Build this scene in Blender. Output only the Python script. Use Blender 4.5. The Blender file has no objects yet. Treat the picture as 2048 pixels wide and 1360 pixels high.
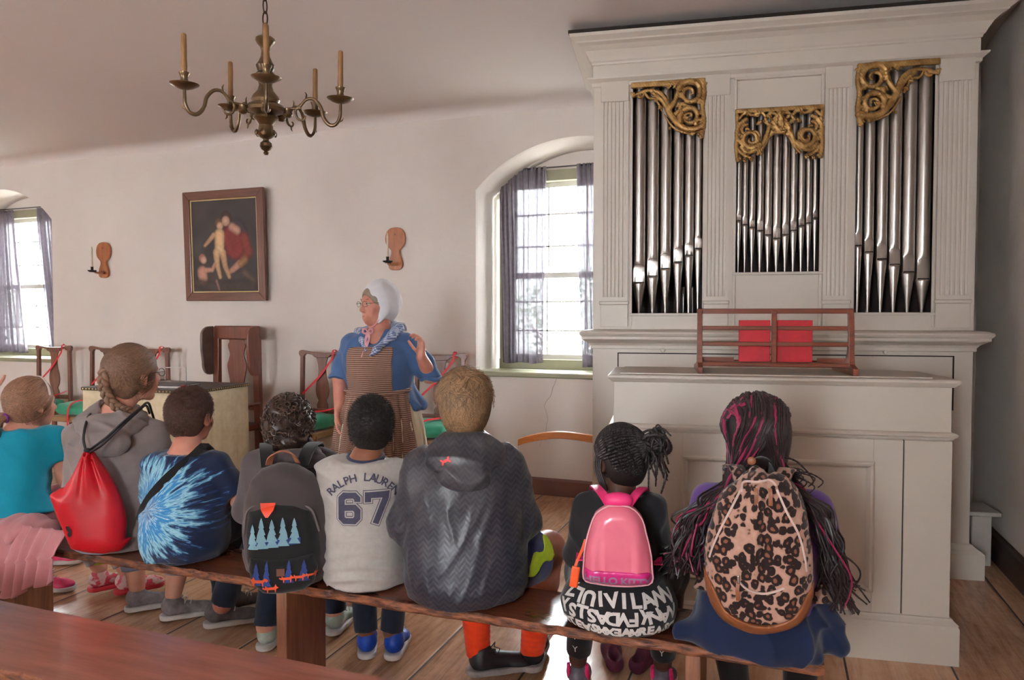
import bpy, bmesh, math, random
import numpy as np
from mathutils import Vector, Matrix
from mathutils.bvhtree import BVHTree

# ------------------------------------------------------------------ camera, world, light, exposure
SC = bpy.context.scene
COL = SC.collection
R = math.radians

cam_d = bpy.data.cameras.new('camera')
cam_d.sensor_width = 36.0
cam_d.lens = 36.0 * 1415.0 / 2048.0
cam_d.clip_start = 0.05
cam = bpy.data.objects.new('camera', cam_d)
COL.objects.link(cam)
cam.location = (0, 0, 1.4)
cam.rotation_euler = (R(90 - 1.82), 0, R(20.4))
SC.camera = cam

SC.view_settings.view_transform = 'Standard'
SC.view_settings.look = 'None'
SC.view_settings.gamma = 1.0
SC.view_settings.exposure = 0.74
SC.view_settings.use_curve_mapping = False
SC.cycles.use_denoising = True
SC.cycles.max_bounces = 8
SC.cycles.diffuse_bounces = 5
SC.cycles.transparent_max_bounces = 10
SC.cycles.caustics_reflective = False
SC.cycles.caustics_refractive = False
SC.cycles.sample_clamp_indirect = 6.0

world = bpy.data.worlds.new('overcast_sky')
SC.world = world
world.use_nodes = True
wn = world.node_tree
bgn = wn.nodes['Background']
bgn.inputs['Color'].default_value = (0.90, 0.96, 1.0, 1)
bgn.inputs['Strength'].default_value = 34.0


def fill_light(name, loc, rot, w, h, power, col):
    d = bpy.data.lights.new(name, 'AREA')
    d.shape = 'RECTANGLE'
    d.size = w
    d.size_y = h
    d.energy = power
    d.color = col
    o = bpy.data.objects.new(name, d)
    COL.objects.link(o)
    o.location = loc
    o.rotation_euler = rot
    return o


# added fill lamps, one outside each added opening of the unseen rear wall
REARW = [(-8.6, .6), (-5.2, .55), (-.75, .62)]
for _x, _w in REARW:
    fill_light('window_daylight', (_x, -2.62, 1.65), (R(90), 0, 0), _w, 1.3, 24 * (_w - .18), (1.0, 0.965, 0.95))


# ------------------------------------------------------------------ object helpers
def thing(name, label, cat, loc=(0, 0, 0), rotz=0.0, group=None):
    o = bpy.data.objects.new(name, None)
    COL.objects.link(o)
    o.empty_display_size = 0.05
    o.location = loc
    o.rotation_euler = (0, 0, rotz)
    o['label'] = label
    o['category'] = cat
    if group:
        o['group'] = group
    return o


def tag(o, label, cat, group=None):
    o['label'] = label
    o['category'] = cat
    if group:
        o['group'] = group
    return o


def root_of(o):
    while o.parent:
        o = o.parent
    return o


class MB:
    def __init__(s):
        s.v = []
        s.f = []
        s.m = []

    def add(s, vs, fs, mi=0):
        n = len(s.v)
        s.v += [tuple(map(float, p)) for p in vs]
        s.f += [tuple(n + i for i in f) for f in fs]
        s.m += [mi] * len(fs)
        return s

    def box(s, x0, x1, y0, y1, z0, z1, mi=0, bev=0.0):
        if bev > 0:
            b = min(bev, (x1 - x0) * .45, (y1 - y0) * .45, (z1 - z0) * .45)
            vs = []
            for x, sx in ((x0, 1), (x1, -1)):
                for y, sy in ((y0, 1), (y1, -1)):
                    for z, sz in ((z0, 1), (z1, -1)):
                        vs += [(x, y + sy * b, z + sz * b), (x + sx * b, y, z + sz * b), (x + sx * b, y + sy * b, z)]
            bm = bmesh.new()
            for p in vs:
                bm.verts.new(p)
            bmesh.ops.convex_hull(bm, input=bm.verts)
            bm.verts.ensure_lookup_table()
            bm.verts.index_update()
            s.add([v.co[:] for v in bm.verts], [[v.index for v in f.verts] for f in bm.faces], mi)
            bm.free()
            return s
        vs = [(x, y, z) for x in (x0, x1) for y in (y0, y1) for z in (z0, z1)]
        fs = [(0, 1, 3, 2), (4, 6, 7, 5), (0, 4, 5, 1), (2, 3, 7, 6), (0, 2, 6, 4), (1, 5, 7, 3)]
        return s.add(vs, fs, mi)

    def lathe(s, prof, n=20, c=(0, 0, 0), mi=0, cap=True, axis=None):
        vs = []
        for r, z in prof:
            for k in range(n):
                a = 2 * math.pi * k / n
                vs.append((r * math.cos(a), r * math.sin(a), z))
        if axis is not None:
            q = Vector((0, 0, 1)).rotation_difference(Vector(axis))
            vs = [tuple(q @ Vector(p)) for p in vs]
        vs = [(p[0] + c[0], p[1] + c[1], p[2] + c[2]) for p in vs]
        fs = []
        m = len(prof)
        for i in range(m - 1):
            for k in range(n):
                k2 = (k + 1) % n
                fs.append((i * n + k, i * n + k2, (i + 1) * n + k2, (i + 1) * n + k))
        if cap:
            if prof[0][0] > 1e-6:
                fs.append(tuple(range(n - 1, -1, -1)))
            if prof[-1][0] > 1e-6:
                fs.append(tuple((m - 1) * n + k for k in range(n)))
        return s.add(vs, fs, mi)

    def tube(s, pts, rad, n=8, mi=0, closed=False, flat=1.0, up=None):
        pts = [Vector(p) for p in pts]
        m = len(pts)
        if not hasattr(rad, '__len__'):
            rad = [rad] * m
        vs = []
        prevn = None
        for i, p in enumerate(pts):
            if closed:
                t = pts[(i + 1) % m] - pts[i - 1]
            else:
                t = pts[min(i + 1, m - 1)] - pts[max(i - 1, 0)]
            if t.length < 1e-9:
                t = Vector((0, 0, 1))
            t.normalize()
            if up is not None:
                nn = Vector(up)
            elif prevn is None:
                nn = Vector((0, 0, 1)) if abs(t.z) < .9 else Vector((1, 0, 0))
            else:
                nn = prevn
            nn = (nn - t * nn.dot(t))
            if nn.length < 1e-6:
                nn = t.orthogonal()
            nn.normalize()
            prevn = nn
            b = t.cross(nn)
            for k in range(n):
                a = 2 * math.pi * k / n
                vs.append(tuple(p + nn * (math.cos(a) * rad[i] * flat) + b * (math.sin(a) * rad[i])))
        fs = []
        for i in range(m if closed else m - 1):
            j = (i + 1) % m
            for k in range(n):
                k2 = (k + 1) % n
                fs.append((i * n + k, i * n + k2, j * n + k2, j * n + k))
        if not closed:
            fs.append(tuple(range(n - 1, -1, -1)))
            fs.append(tuple((m - 1) * n + k for k in range(n)))
        return s.add(vs, fs, mi)

    def prism(s, poly, d0, d1, plane='xz', mi=0):
        """extrude a 2-D polygon; plane 'xz' extrudes along y, 'xy' along z, 'yz' along x"""
        def P(u, w, d):
            return (u, d, w) if plane == 'xz' else ((u, w, d) if plane == 'xy' else (d, u, w))
        n = len(poly)
        vs = [P(u, w, d0) for u, w in poly] + [P(u, w, d1) for u, w in poly]
        fs = [tuple(range(n)), tuple(range(2 * n - 1, n - 1, -1))]
        fs += [(i, n + i, n + (i + 1) % n, (i + 1) % n) for i in range(n)]
        return s.add(vs, fs, mi)

    def build(s, name, mats, parent=None, smooth=None, world=False, kind=None, bevel=0.0, bseg=2):
        me = bpy.data.meshes.new(name)
        vs = s.v
        if world and parent:
            L = root_of(parent).location
            vs = [(x - L.x, y - L.y, z - L.z) for x, y, z in vs]
        me.from_pydata(vs, [], s.f)
        if not isinstance(mats, (list, tuple)):
            mats = [mats]
        for m in mats:
            me.materials.append(m)
        if len(mats) > 1:
            me.polygons.foreach_set('material_index', s.m)
        bm = bmesh.new()
        bm.from_mesh(me)
        bmesh.ops.recalc_face_normals(bm, faces=bm.faces)
        bm.to_mesh(me)
        bm.free()
        o = bpy.data.objects.new(name, me)
        COL.objects.link(o)
        if parent:
            o.parent = parent
        if kind:
            o['kind'] = kind
        if bevel > 0:
            bv = o.modifiers.new('bevel', 'BEVEL')
            bv.width = bevel
            bv.segments = bseg
            bv.limit_method = 'ANGLE'
            bv.angle_limit = R(40)
        if smooth is not None:
            me.shade_smooth()
            me.set_sharp_from_angle(angle=R(smooth))
        return o


def np_mesh(name, V, F, mat, parent=None, world=True, smooth=True):
    me = bpy.data.meshes.new(name)
    V = np.asarray(V, float)
    if world and parent is not None:
        V = V - np.array(root_of(parent).location)
    me.from_pydata(V.tolist(), [], F.tolist() if hasattr(F, 'tolist') else F)
    for m in (mat if isinstance(mat, (list, tuple)) else [mat]):
        me.materials.append(m)
    if smooth:
        me.shade_smooth()
    o = bpy.data.objects.new(name, me)
    COL.objects.link(o)
    if parent is not None:
        o.parent = parent
    return o


# ------------------------------------------------------------------ materials
def lin(c):
    r = []
    for v in c[:3]:
        v = v / 255.0
        r.append(v / 12.92 if v <= 0.04045 else ((v + 0.055) / 1.055) ** 2.4)
    return (r[0], r[1], r[2], 1.0)


def mixrgb(nt, fac, a, b, mode='MIX'):
    n = nt.nodes.new('ShaderNodeMix')
    n.data_type = 'RGBA'
    n.blend_type = mode
    for sock, val in ((0, fac), (6, a), (7, b)):
        if hasattr(val, 'is_linked') or hasattr(val, 'links'):
            nt.links.new(val, n.inputs[sock])
        else:
            n.inputs[sock].default_value = val
    return n.outputs[2]


def mathn(nt, op, a, b=None, c=None, clamp=False):
    n = nt.nodes.new('ShaderNodeMath')
    n.operation = op
    n.use_clamp = clamp
    for i, val in enumerate((a, b, c)):
        if val is None:
            continue
        if hasattr(val, 'links'):
            nt.links.new(val, n.inputs[i])
        else:
            n.inputs[i].default_value = val
    return n.outputs[0]


def noise(nt, vec, scale, detail=3, rough=.5, dist=0.0):
    n = nt.nodes.new('ShaderNodeTexNoise')
    n.inputs['Scale'].default_value = scale
    n.inputs['Detail'].default_value = detail
    n.inputs['Roughness'].default_value = rough
    n.inputs['Distortion'].default_value = dist
    if vec is not None:
        nt.links.new(vec, n.inputs['Vector'])
    return n.outputs['Fac']


def objco(nt, sc=(1, 1, 1), loc=(0, 0, 0), rot=(0, 0, 0)):
    t = nt.nodes.new('ShaderNodeTexCoord')
    m = nt.nodes.new('ShaderNodeMapping')
    m.inputs['Scale'].default_value = sc
    m.inputs['Location'].default_value = loc
    m.inputs['Rotation'].default_value = rot
    nt.links.new(t.outputs['Object'], m.inputs['Vector'])
    return m.outputs['Vector']


def ramp(nt, fac, stops):
    n = nt.nodes.new('ShaderNodeValToRGB')
    while len(n.color_ramp.elements) < len(stops):
        n.color_ramp.elements.new(0.5)
    for e, (p, c) in zip(n.color_ramp.elements, stops):
        e.position = p
        e.color = c
    nt.links.new(fac, n.inputs['Fac'])
    return n.outputs['Color']


def base_mat(name, rough=.5, metal=0.0, spec=.5, sheen=0.0, coat=0.0):
    m = bpy.data.materials.new(name)
    m.use_nodes = True
    b = m.node_tree.nodes['Principled BSDF']
    b.inputs['Roughness'].default_value = rough
    b.inputs['Metallic'].default_value = metal
    b.inputs['Specular IOR Level'].default_value = spec
    b.inputs['Sheen Weight'].default_value = sheen
    b.inputs['Coat Weight'].default_value = coat
    b.inputs['Coat Roughness'].default_value = .15
    return m, m.node_tree, b


def bump(nt, b, h, strength=.3, dist=.01):
    n = nt.nodes.new('ShaderNodeBump')
    n.inputs['Strength'].default_value = strength
    n.inputs['Distance'].default_value = dist
    nt.links.new(h, n.inputs['Height'])
    nt.links.new(n.outputs['Normal'], b.inputs['Normal'])


def M(name, c1, c2=None, rough=.5, metal=0.0, scale=8.0, stretch=(1, 1, 1), bmp=0.0, bscale=None, spec=.5, sheen=0.0,
      coat=0.0, detail=4, contrast=(.3, .7), bdist=.01, sss=0.0):
    m, nt, b = base_mat(name, rough, metal, spec, sheen, coat)
    c2 = c2 or tuple(v * .88 for v in c1)
    v = objco(nt, stretch)
    f = noise(nt, v, scale, detail)
    col = ramp(nt, f, [(contrast[0], lin(c2)), (contrast[1], lin(c1))])
    nt.links.new(col, b.inputs['Base Color'])
    if bmp > 0:
        f2 = noise(nt, v, bscale or scale * 4, 3)
        bump(nt, b, f2, bmp, bdist)
    if sss > 0:
        b.inputs['Subsurface Weight'].default_value = sss
        b.inputs['Subsurface Radius'].default_value = (.012, .005, .003)
        b.inputs['Subsurface Scale'].default_value = 1.0
    return m


def fabric(name, c1, c2=None, rough=.85, weave=900.0, wb=.15, scale=14.0, sheen=.2):
    m, nt, b = base_mat(name, rough, 0, .3, sheen)
    c2 = tuple(.6 * a_ + .4 * b_ for a_, b_ in zip(c1, c2)) if c2 else tuple(v * .92 for v in c1)
    v = objco(nt)
    f = noise(nt, v, scale, 4)
    col = ramp(nt, f, [(.3, lin(c2)), (.7, lin(c1))])
    nt.links.new(col, b.inputs['Base Color'])
    bump(nt, b, noise(nt, v, weave * .5, 1), wb, .001)
    return m


def wood(name, c1, c2, axis='x', rough=.35, scale=5.0, coat=.25, bmp=.05):
    m, nt, b = base_mat(name, rough, 0, .5, 0, coat)
    st = {'x': (.9, 12, 12), 'y': (12, .9, 12), 'z': (12, 12, .9)}[axis]
    v = objco(nt, st)
    f = noise(nt, v, scale, 6, .6, .6)
    v2 = objco(nt, tuple(s * .25 + .2 for s in st))
    f2 = noise(nt, v2, scale, 2)
    ff = mathn(nt, 'ADD', mathn(nt, 'MULTIPLY', f, .65), mathn(nt, 'MULTIPLY', f2, .35))
    col = ramp(nt, ff, [(.33, lin(c2)), (.66, lin(c1))])
    nt.links.new(col, b.inputs['Base Color'])
    bump(nt, b, f, bmp, .003)
    return m


# ------------------------------------------------------------------ smooth implicit bodies meshed with surface nets
def V3(*a):
    return np.array(a if len(a) > 1 else a[0], float)


def rotz(a):
    c, s_ = math.cos(a), math.sin(a)
    return np.array([[c, -s_, 0], [s_, c, 0], [0, 0, 1.0]])


def rotx(a):
    c, s_ = math.cos(a), math.sin(a)
    return np.array([[1.0, 0, 0], [0, c, -s_], [0, s_, c]])


def roty(a):
    c, s_ = math.cos(a), math.sin(a)
    return np.array([[c, 0, s_], [0, 1.0, 0], [-s_, 0, c]])


def cap(a, b, ra, rb=None):
    return ('cap', V3(a), V3(b), float(ra), float(ra if rb is None else rb))


def ccap(a, b, ra, rb=None, tilt=None):
    """capsule cut flat at b (optionally along another normal)"""
    a, b = V3(a), V3(b)
    n = (b - a) / np.linalg.norm(b - a) if tilt is None else V3(tilt) / np.linalg.norm(tilt)
    return ('ccp', a, b, float(ra), float(ra if rb is None else rb), n)


def ell(c, r, rot=None):
    return ('ell', V3(c), V3(r), np.eye(3) if rot is None else rot)


def rbox(c, h, rot=None, rr=.01):
    return ('box', V3(c), V3(h), np.eye(3) if rot is None else rot, rr)


def stack(levels, yaw=0.0, pw=2.0):
    """levels: (z, cx, cy, rx, ry) bottom to top"""
    L = np.array(sorted(levels), float)
    return ('stk', L, yaw, pw)


def chain(pts, rads):
    return [cap(pts[i], pts[i + 1], rads[i], rads[i + 1]) for i in range(len(pts) - 1)]


def pillow(poly, org, U, N, T, Rr, T0=.0, back=None):
    """soft cushion filling a 2-D outline (u along U, v along z); N is the outward normal, T half thickness, Rr edge rounding"""
    org, U, N = V3(org), V3(U), V3(N)
    P = np.array(poly, float)
    pts = [org + U * u + V3(0, 0, v) + N * s_ * (T + T0) for u, v in poly for s_ in (-1, 1)]
    lo, hi = np.min(pts, axis=0) - .01, np.max(pts, axis=0) + .01
    tb = T if back is None else back

    def fn(X, Y, Z):
        X, Y, Z = np.broadcast_arrays(X, Y, Z)
        u = (X - org[0]) * U[0] + (Y - org[1]) * U[1] + (Z - org[2]) * U[2]
        n = (X - org[0]) * N[0] + (Y - org[1]) * N[1] + (Z - org[2]) * N[2]
        v = Z - org[2]
        d = np.full(u.shape, 9.0)
        ins = np.zeros(u.shape, bool)
        m = len(P)
        for i in range(m):
            a, b = P[i], P[(i + 1) % m]
            e = b - a
            t = np.clip(((u - a[0]) * e[0] + (v - a[1]) * e[1]) / (e @ e + 1e-12), 0, 1)
            d = np.minimum(d, np.hypot(u - a[0] - t * e[0], v - a[1] - t * e[1]))
            c = ((a[1] > v) != (b[1] > v)) & (u < (b[0] - a[0]) * (v - a[1]) / (b[1] - a[1] + 1e-12) + a[0])
            ins ^= c
        s_ = np.where(ins, d, -d)
        q = np.clip(s_ / Rr, 0, 1)
        prof = np.sqrt(np.maximum(1 - (1 - q) ** 2, 0))
        th = np.where(n > 0, T, tb) * prof + T0 * (q > 0)
        di = (np.abs(n) - th) * .75
        do = np.sqrt(np.maximum(-s_, 0) ** 2 + np.maximum(np.abs(n) - T0, 0) ** 2)
        return np.where(s_ > 0, np.maximum(di, -s_ * .9), do)
    return ('fn', lo, hi, fn)


def grow(p, d):
    k = p[0]
    if k == 'cap':
        return ('cap', p[1], p[2], p[3] + d, p[4] + d)
    if k == 'ccp':
        return ('ccp', p[1], p[2], p[3] + d, p[4] + d, p[5])
    if k == 'ell':
        return ('ell', p[1], p[2] + d, p[3])
    if k == 'box':
        return ('box', p[1], p[2] + d, p[3], p[4])
    L = p[1].copy()
    L[:, 3] += d
    L[:, 4] += d
    L[0, 0] -= d * .5
    L[-1, 0] += d
    return ('stk', L, p[2], p[3])


def bbox(p):
    k = p[0]
    if k == 'fn':
        return p[1], p[2]
    if k in ('cap', 'ccp'):
        return np.minimum(p[1] - p[3], p[2] - p[4]), np.maximum(p[1] + p[3], p[2] + p[4])
    if k == 'ell':
        e = np.sqrt(((p[3] * p[2][None, :]) ** 2).sum(1))
        return p[1] - e, p[1] + e
    if k == 'box':
        e = np.abs(p[3] * p[2][None, :]).sum(1)
        return p[1] - e, p[1] + e
    L = p[1]
    r = np.maximum(L[:, 3], L[:, 4])
    return V3((L[:, 1] - r).min(), (L[:, 2] - r).min(), L[0, 0]), V3((L[:, 1] + r).max(), (L[:, 2] + r).max(), L[-1, 0])


def evalp(p, X, Y, Z):
    k = p[0]
    if k == 'fn':
        return p[3](X, Y, Z)
    if k == 'ccp':
        d = evalp(('cap',) + p[1:5], X, Y, Z)
        n, b = p[5], p[2]
        return np.maximum(d, (X - b[0]) * n[0] + (Y - b[1]) * n[1] + (Z - b[2]) * n[2])
    if k == 'cap':
        a, b = p[1], p[2]
        ba = b - a
        l2 = max(float(ba @ ba), 1e-12)
        px, py, pz = X - a[0], Y - a[1], Z - a[2]
        t = np.clip((px * ba[0] + py * ba[1] + pz * ba[2]) / l2, 0, 1)
        return np.sqrt((px - t * ba[0]) ** 2 + (py - t * ba[1]) ** 2 + (pz - t * ba[2]) ** 2) - (p[3] + t * (p[4] - p[3]))
    if k == 'ell':
        c, r, M3 = p[1], p[2], p[3]
        px, py, pz = X - c[0], Y - c[1], Z - c[2]
        q = [M3[0, i] * px + M3[1, i] * py + M3[2, i] * pz for i in range(3)]
        k0 = np.sqrt(sum((q[i] / r[i]) ** 2 for i in range(3)))
        k1 = np.sqrt(sum((q[i] / r[i] ** 2) ** 2 for i in range(3)))
        return k0 * (k0 - 1) / np.maximum(k1, 1e-6)
    if k == 'box':
        c, h, M3, rr = p[1], p[2], p[3], p[4]
        px, py, pz = X - c[0], Y - c[1], Z - c[2]
        q = [np.abs(M3[0, i] * px + M3[1, i] * py + M3[2, i] * pz) - (h[i] - rr) for i in range(3)]
        out = np.sqrt(sum(np.maximum(a, 0) ** 2 for a in q))
        return out + np.minimum(np.maximum(np.maximum(q[0], q[1]), q[2]), 0) - rr
    L, yaw, pw = p[1], p[2], p[3]
    z = np.clip(Z, L[0, 0], L[-1, 0])
    z1 = z[0, 0, :] if z.ndim == 3 else z
    # smooth interpolation of the levels
    zi = L[:, 0]
    def ip(col):
        v = np.interp(z1, zi, L[:, col])
        return v
    def sm(col):
        w = (zi[-1] - zi[0]) * .04
        v = sum(np.interp(np.clip(z1 + o * w, zi[0], zi[-1]), zi, L[:, col]) for o in (-1, -.5, 0, .5, 1)) / 5
        return v
    cx, cy, rx, ry = sm(1), sm(2), sm(3), sm(4)
    px, py = X - cx, Y - cy
    c, s_ = math.cos(-yaw), math.sin(-yaw)
    qx, qy = px * c - py * s_, px * s_ + py * c
    if pw == 2.0:
        k0 = np.sqrt((qx / rx) ** 2 + (qy / ry) ** 2)
        k1 = np.sqrt((qx / rx ** 2) ** 2 + (qy / ry ** 2) ** 2)
        d = k0 * (k0 - 1) / np.maximum(k1, 1e-6)
    else:
        k0 = (np.abs(qx / rx) ** pw + np.abs(qy / ry) ** pw) ** (1 / pw)
        d = (k0 - 1) * np.minimum(rx, ry)
    dz = np.maximum(L[0, 0] - Z, Z - L[-1, 0])
    return np.where(dz > 0, np.sqrt(np.maximum(d, 0) ** 2 + dz ** 2), np.maximum(d, dz))


class Field:
    def __init__(s, lo, hi, h):
        s.lo = V3(lo)
        s.h = h
        s.n = np.ceil((V3(hi) - s.lo) / h).astype(int) + 1
        s.D = np.full(tuple(s.n), 0.2, np.float32)

    def grid(s, i0=(0, 0, 0), i1=None):
        i1 = s.n if i1 is None else i1
        ax = [(s.lo[k] + s.h * np.arange(i0[k], i1[k])) for k in range(3)]
        return ax[0][:, None, None], ax[1][None, :, None], ax[2][None, None, :]

    def _sl(s, p, mg):
        a, b = bbox(p)
        i0 = np.clip(np.floor((a - mg - s.lo) / s.h).astype(int), 0, s.n)
        i1 = np.clip(np.ceil((b + mg - s.lo) / s.h).astype(int) + 1, 0, s.n)
        return i0, i1

    def add(s, prims, k=.02):
        for p in (prims if isinstance(prims, list) else [prims]):
            i0, i1 = s._sl(p, k + .03)
            if (i1 <= i0).any():
                continue
            X, Y, Z = s.grid(i0, i1)
            if p[0] == 'stk':
                X, Y, Z = np.broadcast_arrays(X, Y, Z)
            d = evalp(p, X, Y, Z).astype(np.float32)
            sl = tuple(slice(i0[j], i1[j]) for j in range(3))
            D = s.D[sl]
            hh = np.maximum(k - np.abs(D - d), 0) / k
            s.D[sl] = np.minimum(D, d) - hh * hh * k * .25
        return s

    def sub(s, prims, k=.01):
        for p in (prims if isinstance(prims, list) else [prims]):
            i0, i1 = s._sl(p, k + .03)
            if (i1 <= i0).any():
                continue
            X, Y, Z = s.grid(i0, i1)
            if p[0] == 'stk':
                X, Y, Z = np.broadcast_arrays(X, Y, Z)
            d = -evalp(p, X, Y, Z).astype(np.float32)
            sl = tuple(slice(i0[j], i1[j]) for j in range(3))
            D = s.D[sl]
            hh = np.maximum(k - np.abs(D - d), 0) / k
            s.D[sl] = np.maximum(D, d) + hh * hh * k * .25
        return s

    def cut(s, nrm, pt):
        """remove everything on the positive side of the plane"""
        X, Y, Z = s.grid()
        n = V3(nrm) / np.linalg.norm(nrm)
        d = (X - pt[0]) * n[0] + (Y - pt[1]) * n[1] + (Z - pt[2]) * n[2]
        s.D = np.maximum(s.D, d.astype(np.float32))
        return s

    def disp(s, fn):
        """fn(X,Y,Z) -> signed offset, positive pushes outwards"""
        idx = np.nonzero(np.abs(s.D) < .05)
        X = s.lo[0] + s.h * idx[0]
        Y = s.lo[1] + s.h * idx[1]
        Z = s.lo[2] + s.h * idx[2]
        s.D[idx] -= fn(X, Y, Z).astype(np.float32)
        return s

    def mesh(s, smooth=1):
        D = s.D
        # close the box
        D[0], D[-1], D[:, 0], D[:, -1], D[:, :, 0], D[:, :, -1] = [np.maximum(a, 1e-3) for a in
            (D[0], D[-1], D[:, 0], D[:, -1], D[:, :, 0], D[:, :, -1])]
        S = D < 0
        cnt = np.zeros(tuple(s.n - 1), np.int8)
        corners = [(i, j, k) for i in (0, 1) for j in (0, 1) for k in (0, 1)]
        def cs(A, c):
            return A[c[0]:A.shape[0] - 1 + c[0], c[1]:A.shape[1] - 1 + c[1], c[2]:A.shape[2] - 1 + c[2]]
        for c in corners:
            cnt += cs(S, c)
        act = (cnt > 0) & (cnt < 8)
        I = np.argwhere(act)
        idx = np.full(act.shape, -1, np.int64)
        idx[act] = np.arange(len(I))
        vals = [D[I[:, 0] + c[0], I[:, 1] + c[1], I[:, 2] + c[2]] for c in corners]
        acc = np.zeros((len(I), 3))
        n = np.zeros(len(I))
        for a in range(8):
            for b in range(a + 1, 8):
                ca, cb = np.array(corners[a]), np.array(corners[b])
                if np.abs(ca - cb).sum() != 1:
                    continue
                va, vb = vals[a], vals[b]
                m = (va < 0) != (vb < 0)
                t = np.where(m, va / np.where(m, va - vb, 1), 0)
                acc += (ca + t[:, None] * (cb - ca)) * m[:, None]
                n += m
        V = (I + acc / n[:, None])
        F = []
        for ax in range(3):
            o1, o2 = [(1, 2), (2, 0), (0, 1)][ax]
            sa = [slice(None)] * 3
            sb = [slice(None)] * 3
            sa[ax] = slice(0, -1)
            sb[ax] = slice(1, None)
            A, B = S[tuple(sa)], S[tuple(sb)]
            m = A != B
            E = np.argwhere(m)
            ok = (E[:, o1] > 0) & (E[:, o2] > 0) & (E[:, o1] < s.n[o1] - 1) & (E[:, o2] < s.n[o2] - 1)
            E = E[ok]
            fl = A[E[:, 0], E[:, 1], E[:, 2]]
            q = []
            for d1, d2 in ((1, 1), (0, 1), (0, 0), (1, 0)):
                e = E.copy()
                e[:, o1] -= d1
                e[:, o2] -= d2
                q.append(idx[e[:, 0], e[:, 1], e[:, 2]])
            q = np.stack(q, 1)
            q[~fl] = q[~fl][:, ::-1]
            F.append(q)
        F = np.concatenate(F)
        F = F[(F >= 0).all(1)]
        for _ in range(smooth):
            S1 = np.zeros_like(V)
            c = np.zeros(len(V))
            for a in range(4):
                b = (a + 1) % 4
                for i, j in ((a, b), (b, a)):
                    np.add.at(S1, F[:, i], V[F[:, j]])
                    np.add.at(c, F[:, i], 1)
            V = V * .5 + .5 * S1 / np.maximum(c, 1)[:, None]
        return s.lo + V * s.h, F

    def build(s, name, mat, parent=None, smooth=1):
        V, F = s.mesh(smooth)
        return np_mesh(name, V, F, mat, parent)


def field_for(prims, h, pad=.03):
    lo = np.min([bbox(p)[0] for p in prims], axis=0) - pad
    hi = np.max([bbox(p)[1] for p in prims], axis=0) + pad
    return Field(lo, hi, h)


def folds(seed, amp=.006, freq=40.0, n=4, stretch=(1, 1, 1), sharp=1.5):
    rg = np.random.RandomState(seed)
    ks = []
    for i in range(n):
        d = rg.normal(size=3) * np.array(stretch)
        d /= np.linalg.norm(d)
        ks.append((d * freq * rg.uniform(.55, 1.5), rg.uniform(0, 6.28), rg.normal(size=3) * freq * .35, rg.uniform(0, 6.28)))

    def fn(X, Y, Z):
        t = 0
        for k, ph, k2, p2 in ks:
            w = np.sin(X * k2[0] + Y * k2[1] + Z * k2[2] + p2)
            v = np.sin(X * k[0] + Y * k[1] + Z * k[2] + ph + 1.6 * w)
            t = t + np.sign(v) * np.abs(v) ** sharp * (.6 + .4 * w)
        return amp * t / n * 1.6
    return fn


def creases(seed, amp=.006, freq=30.0, n=3, stretch=(1, 1, 1)):
    """narrow sharp folds"""
    rg = np.random.RandomState(seed)
    ks = []
    for i in range(n):
        d = rg.normal(size=3) * np.array(stretch)
        d /= np.linalg.norm(d)
        e = rg.normal(size=3)
        ks.append((d * freq * rg.uniform(.6, 1.4), rg.uniform(0, 6.28), e * freq * .28, rg.uniform(0, 6.28), rg.normal(size=3) * freq * .3))

    def fn(X, Y, Z):
        t = 0
        for k, ph, k2, p2, k3 in ks:
            w = np.sin(X * k2[0] + Y * k2[1] + Z * k2[2] + p2)
            m = .5 + .5 * np.sin(X * k3[0] + Y * k3[1] + Z * k3[2] + ph)
            v = X * k[0] + Y * k[1] + Z * k[2] + ph + 2.0 * w
            t = t + (1 - np.abs(np.sin(v * .5))) ** 3 * m
        return amp * (t - .3)
    return fn


def dup(root, loc, rz=0.0, label=None, group=None):
    r = root.copy()
    COL.objects.link(r)
    r.location = loc
    r.rotation_euler = (0, 0, rz)
    if label:
        r['label'] = label
    if group:
        r['group'] = group
    for ch in list(root.children):
        c = ch.copy()
        COL.objects.link(c)
        c.parent = r
        for g in list(ch.children):
            d = g.copy()
            COL.objects.link(d)
            d.parent = c
    return r


# ------------------------------------------------------------------ flat prints laid onto curved surfaces
def text_polys(txt, size=1.0, bold=.0):
    cu = bpy.data.curves.new('t', 'FONT')
    cu.body = txt
    cu.size = size
    cu.align_x = 'CENTER'
    cu.align_y = 'CENTER'
    cu.resolution_u = 3
    cu.offset = bold
    o = bpy.data.objects.new('t', cu)
    COL.objects.link(o)
    dg = bpy.context.evaluated_depsgraph_get()
    me = bpy.data.meshes.new_from_object(o.evaluated_get(dg))
    V = [tuple(v.co[:2]) for v in me.vertices]
    F = [tuple(p.vertices) for p in me.polygons]
    bpy.data.objects.remove(o)
    bpy.data.curves.remove(cu)
    bpy.data.meshes.remove(me)
    return V, F


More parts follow.
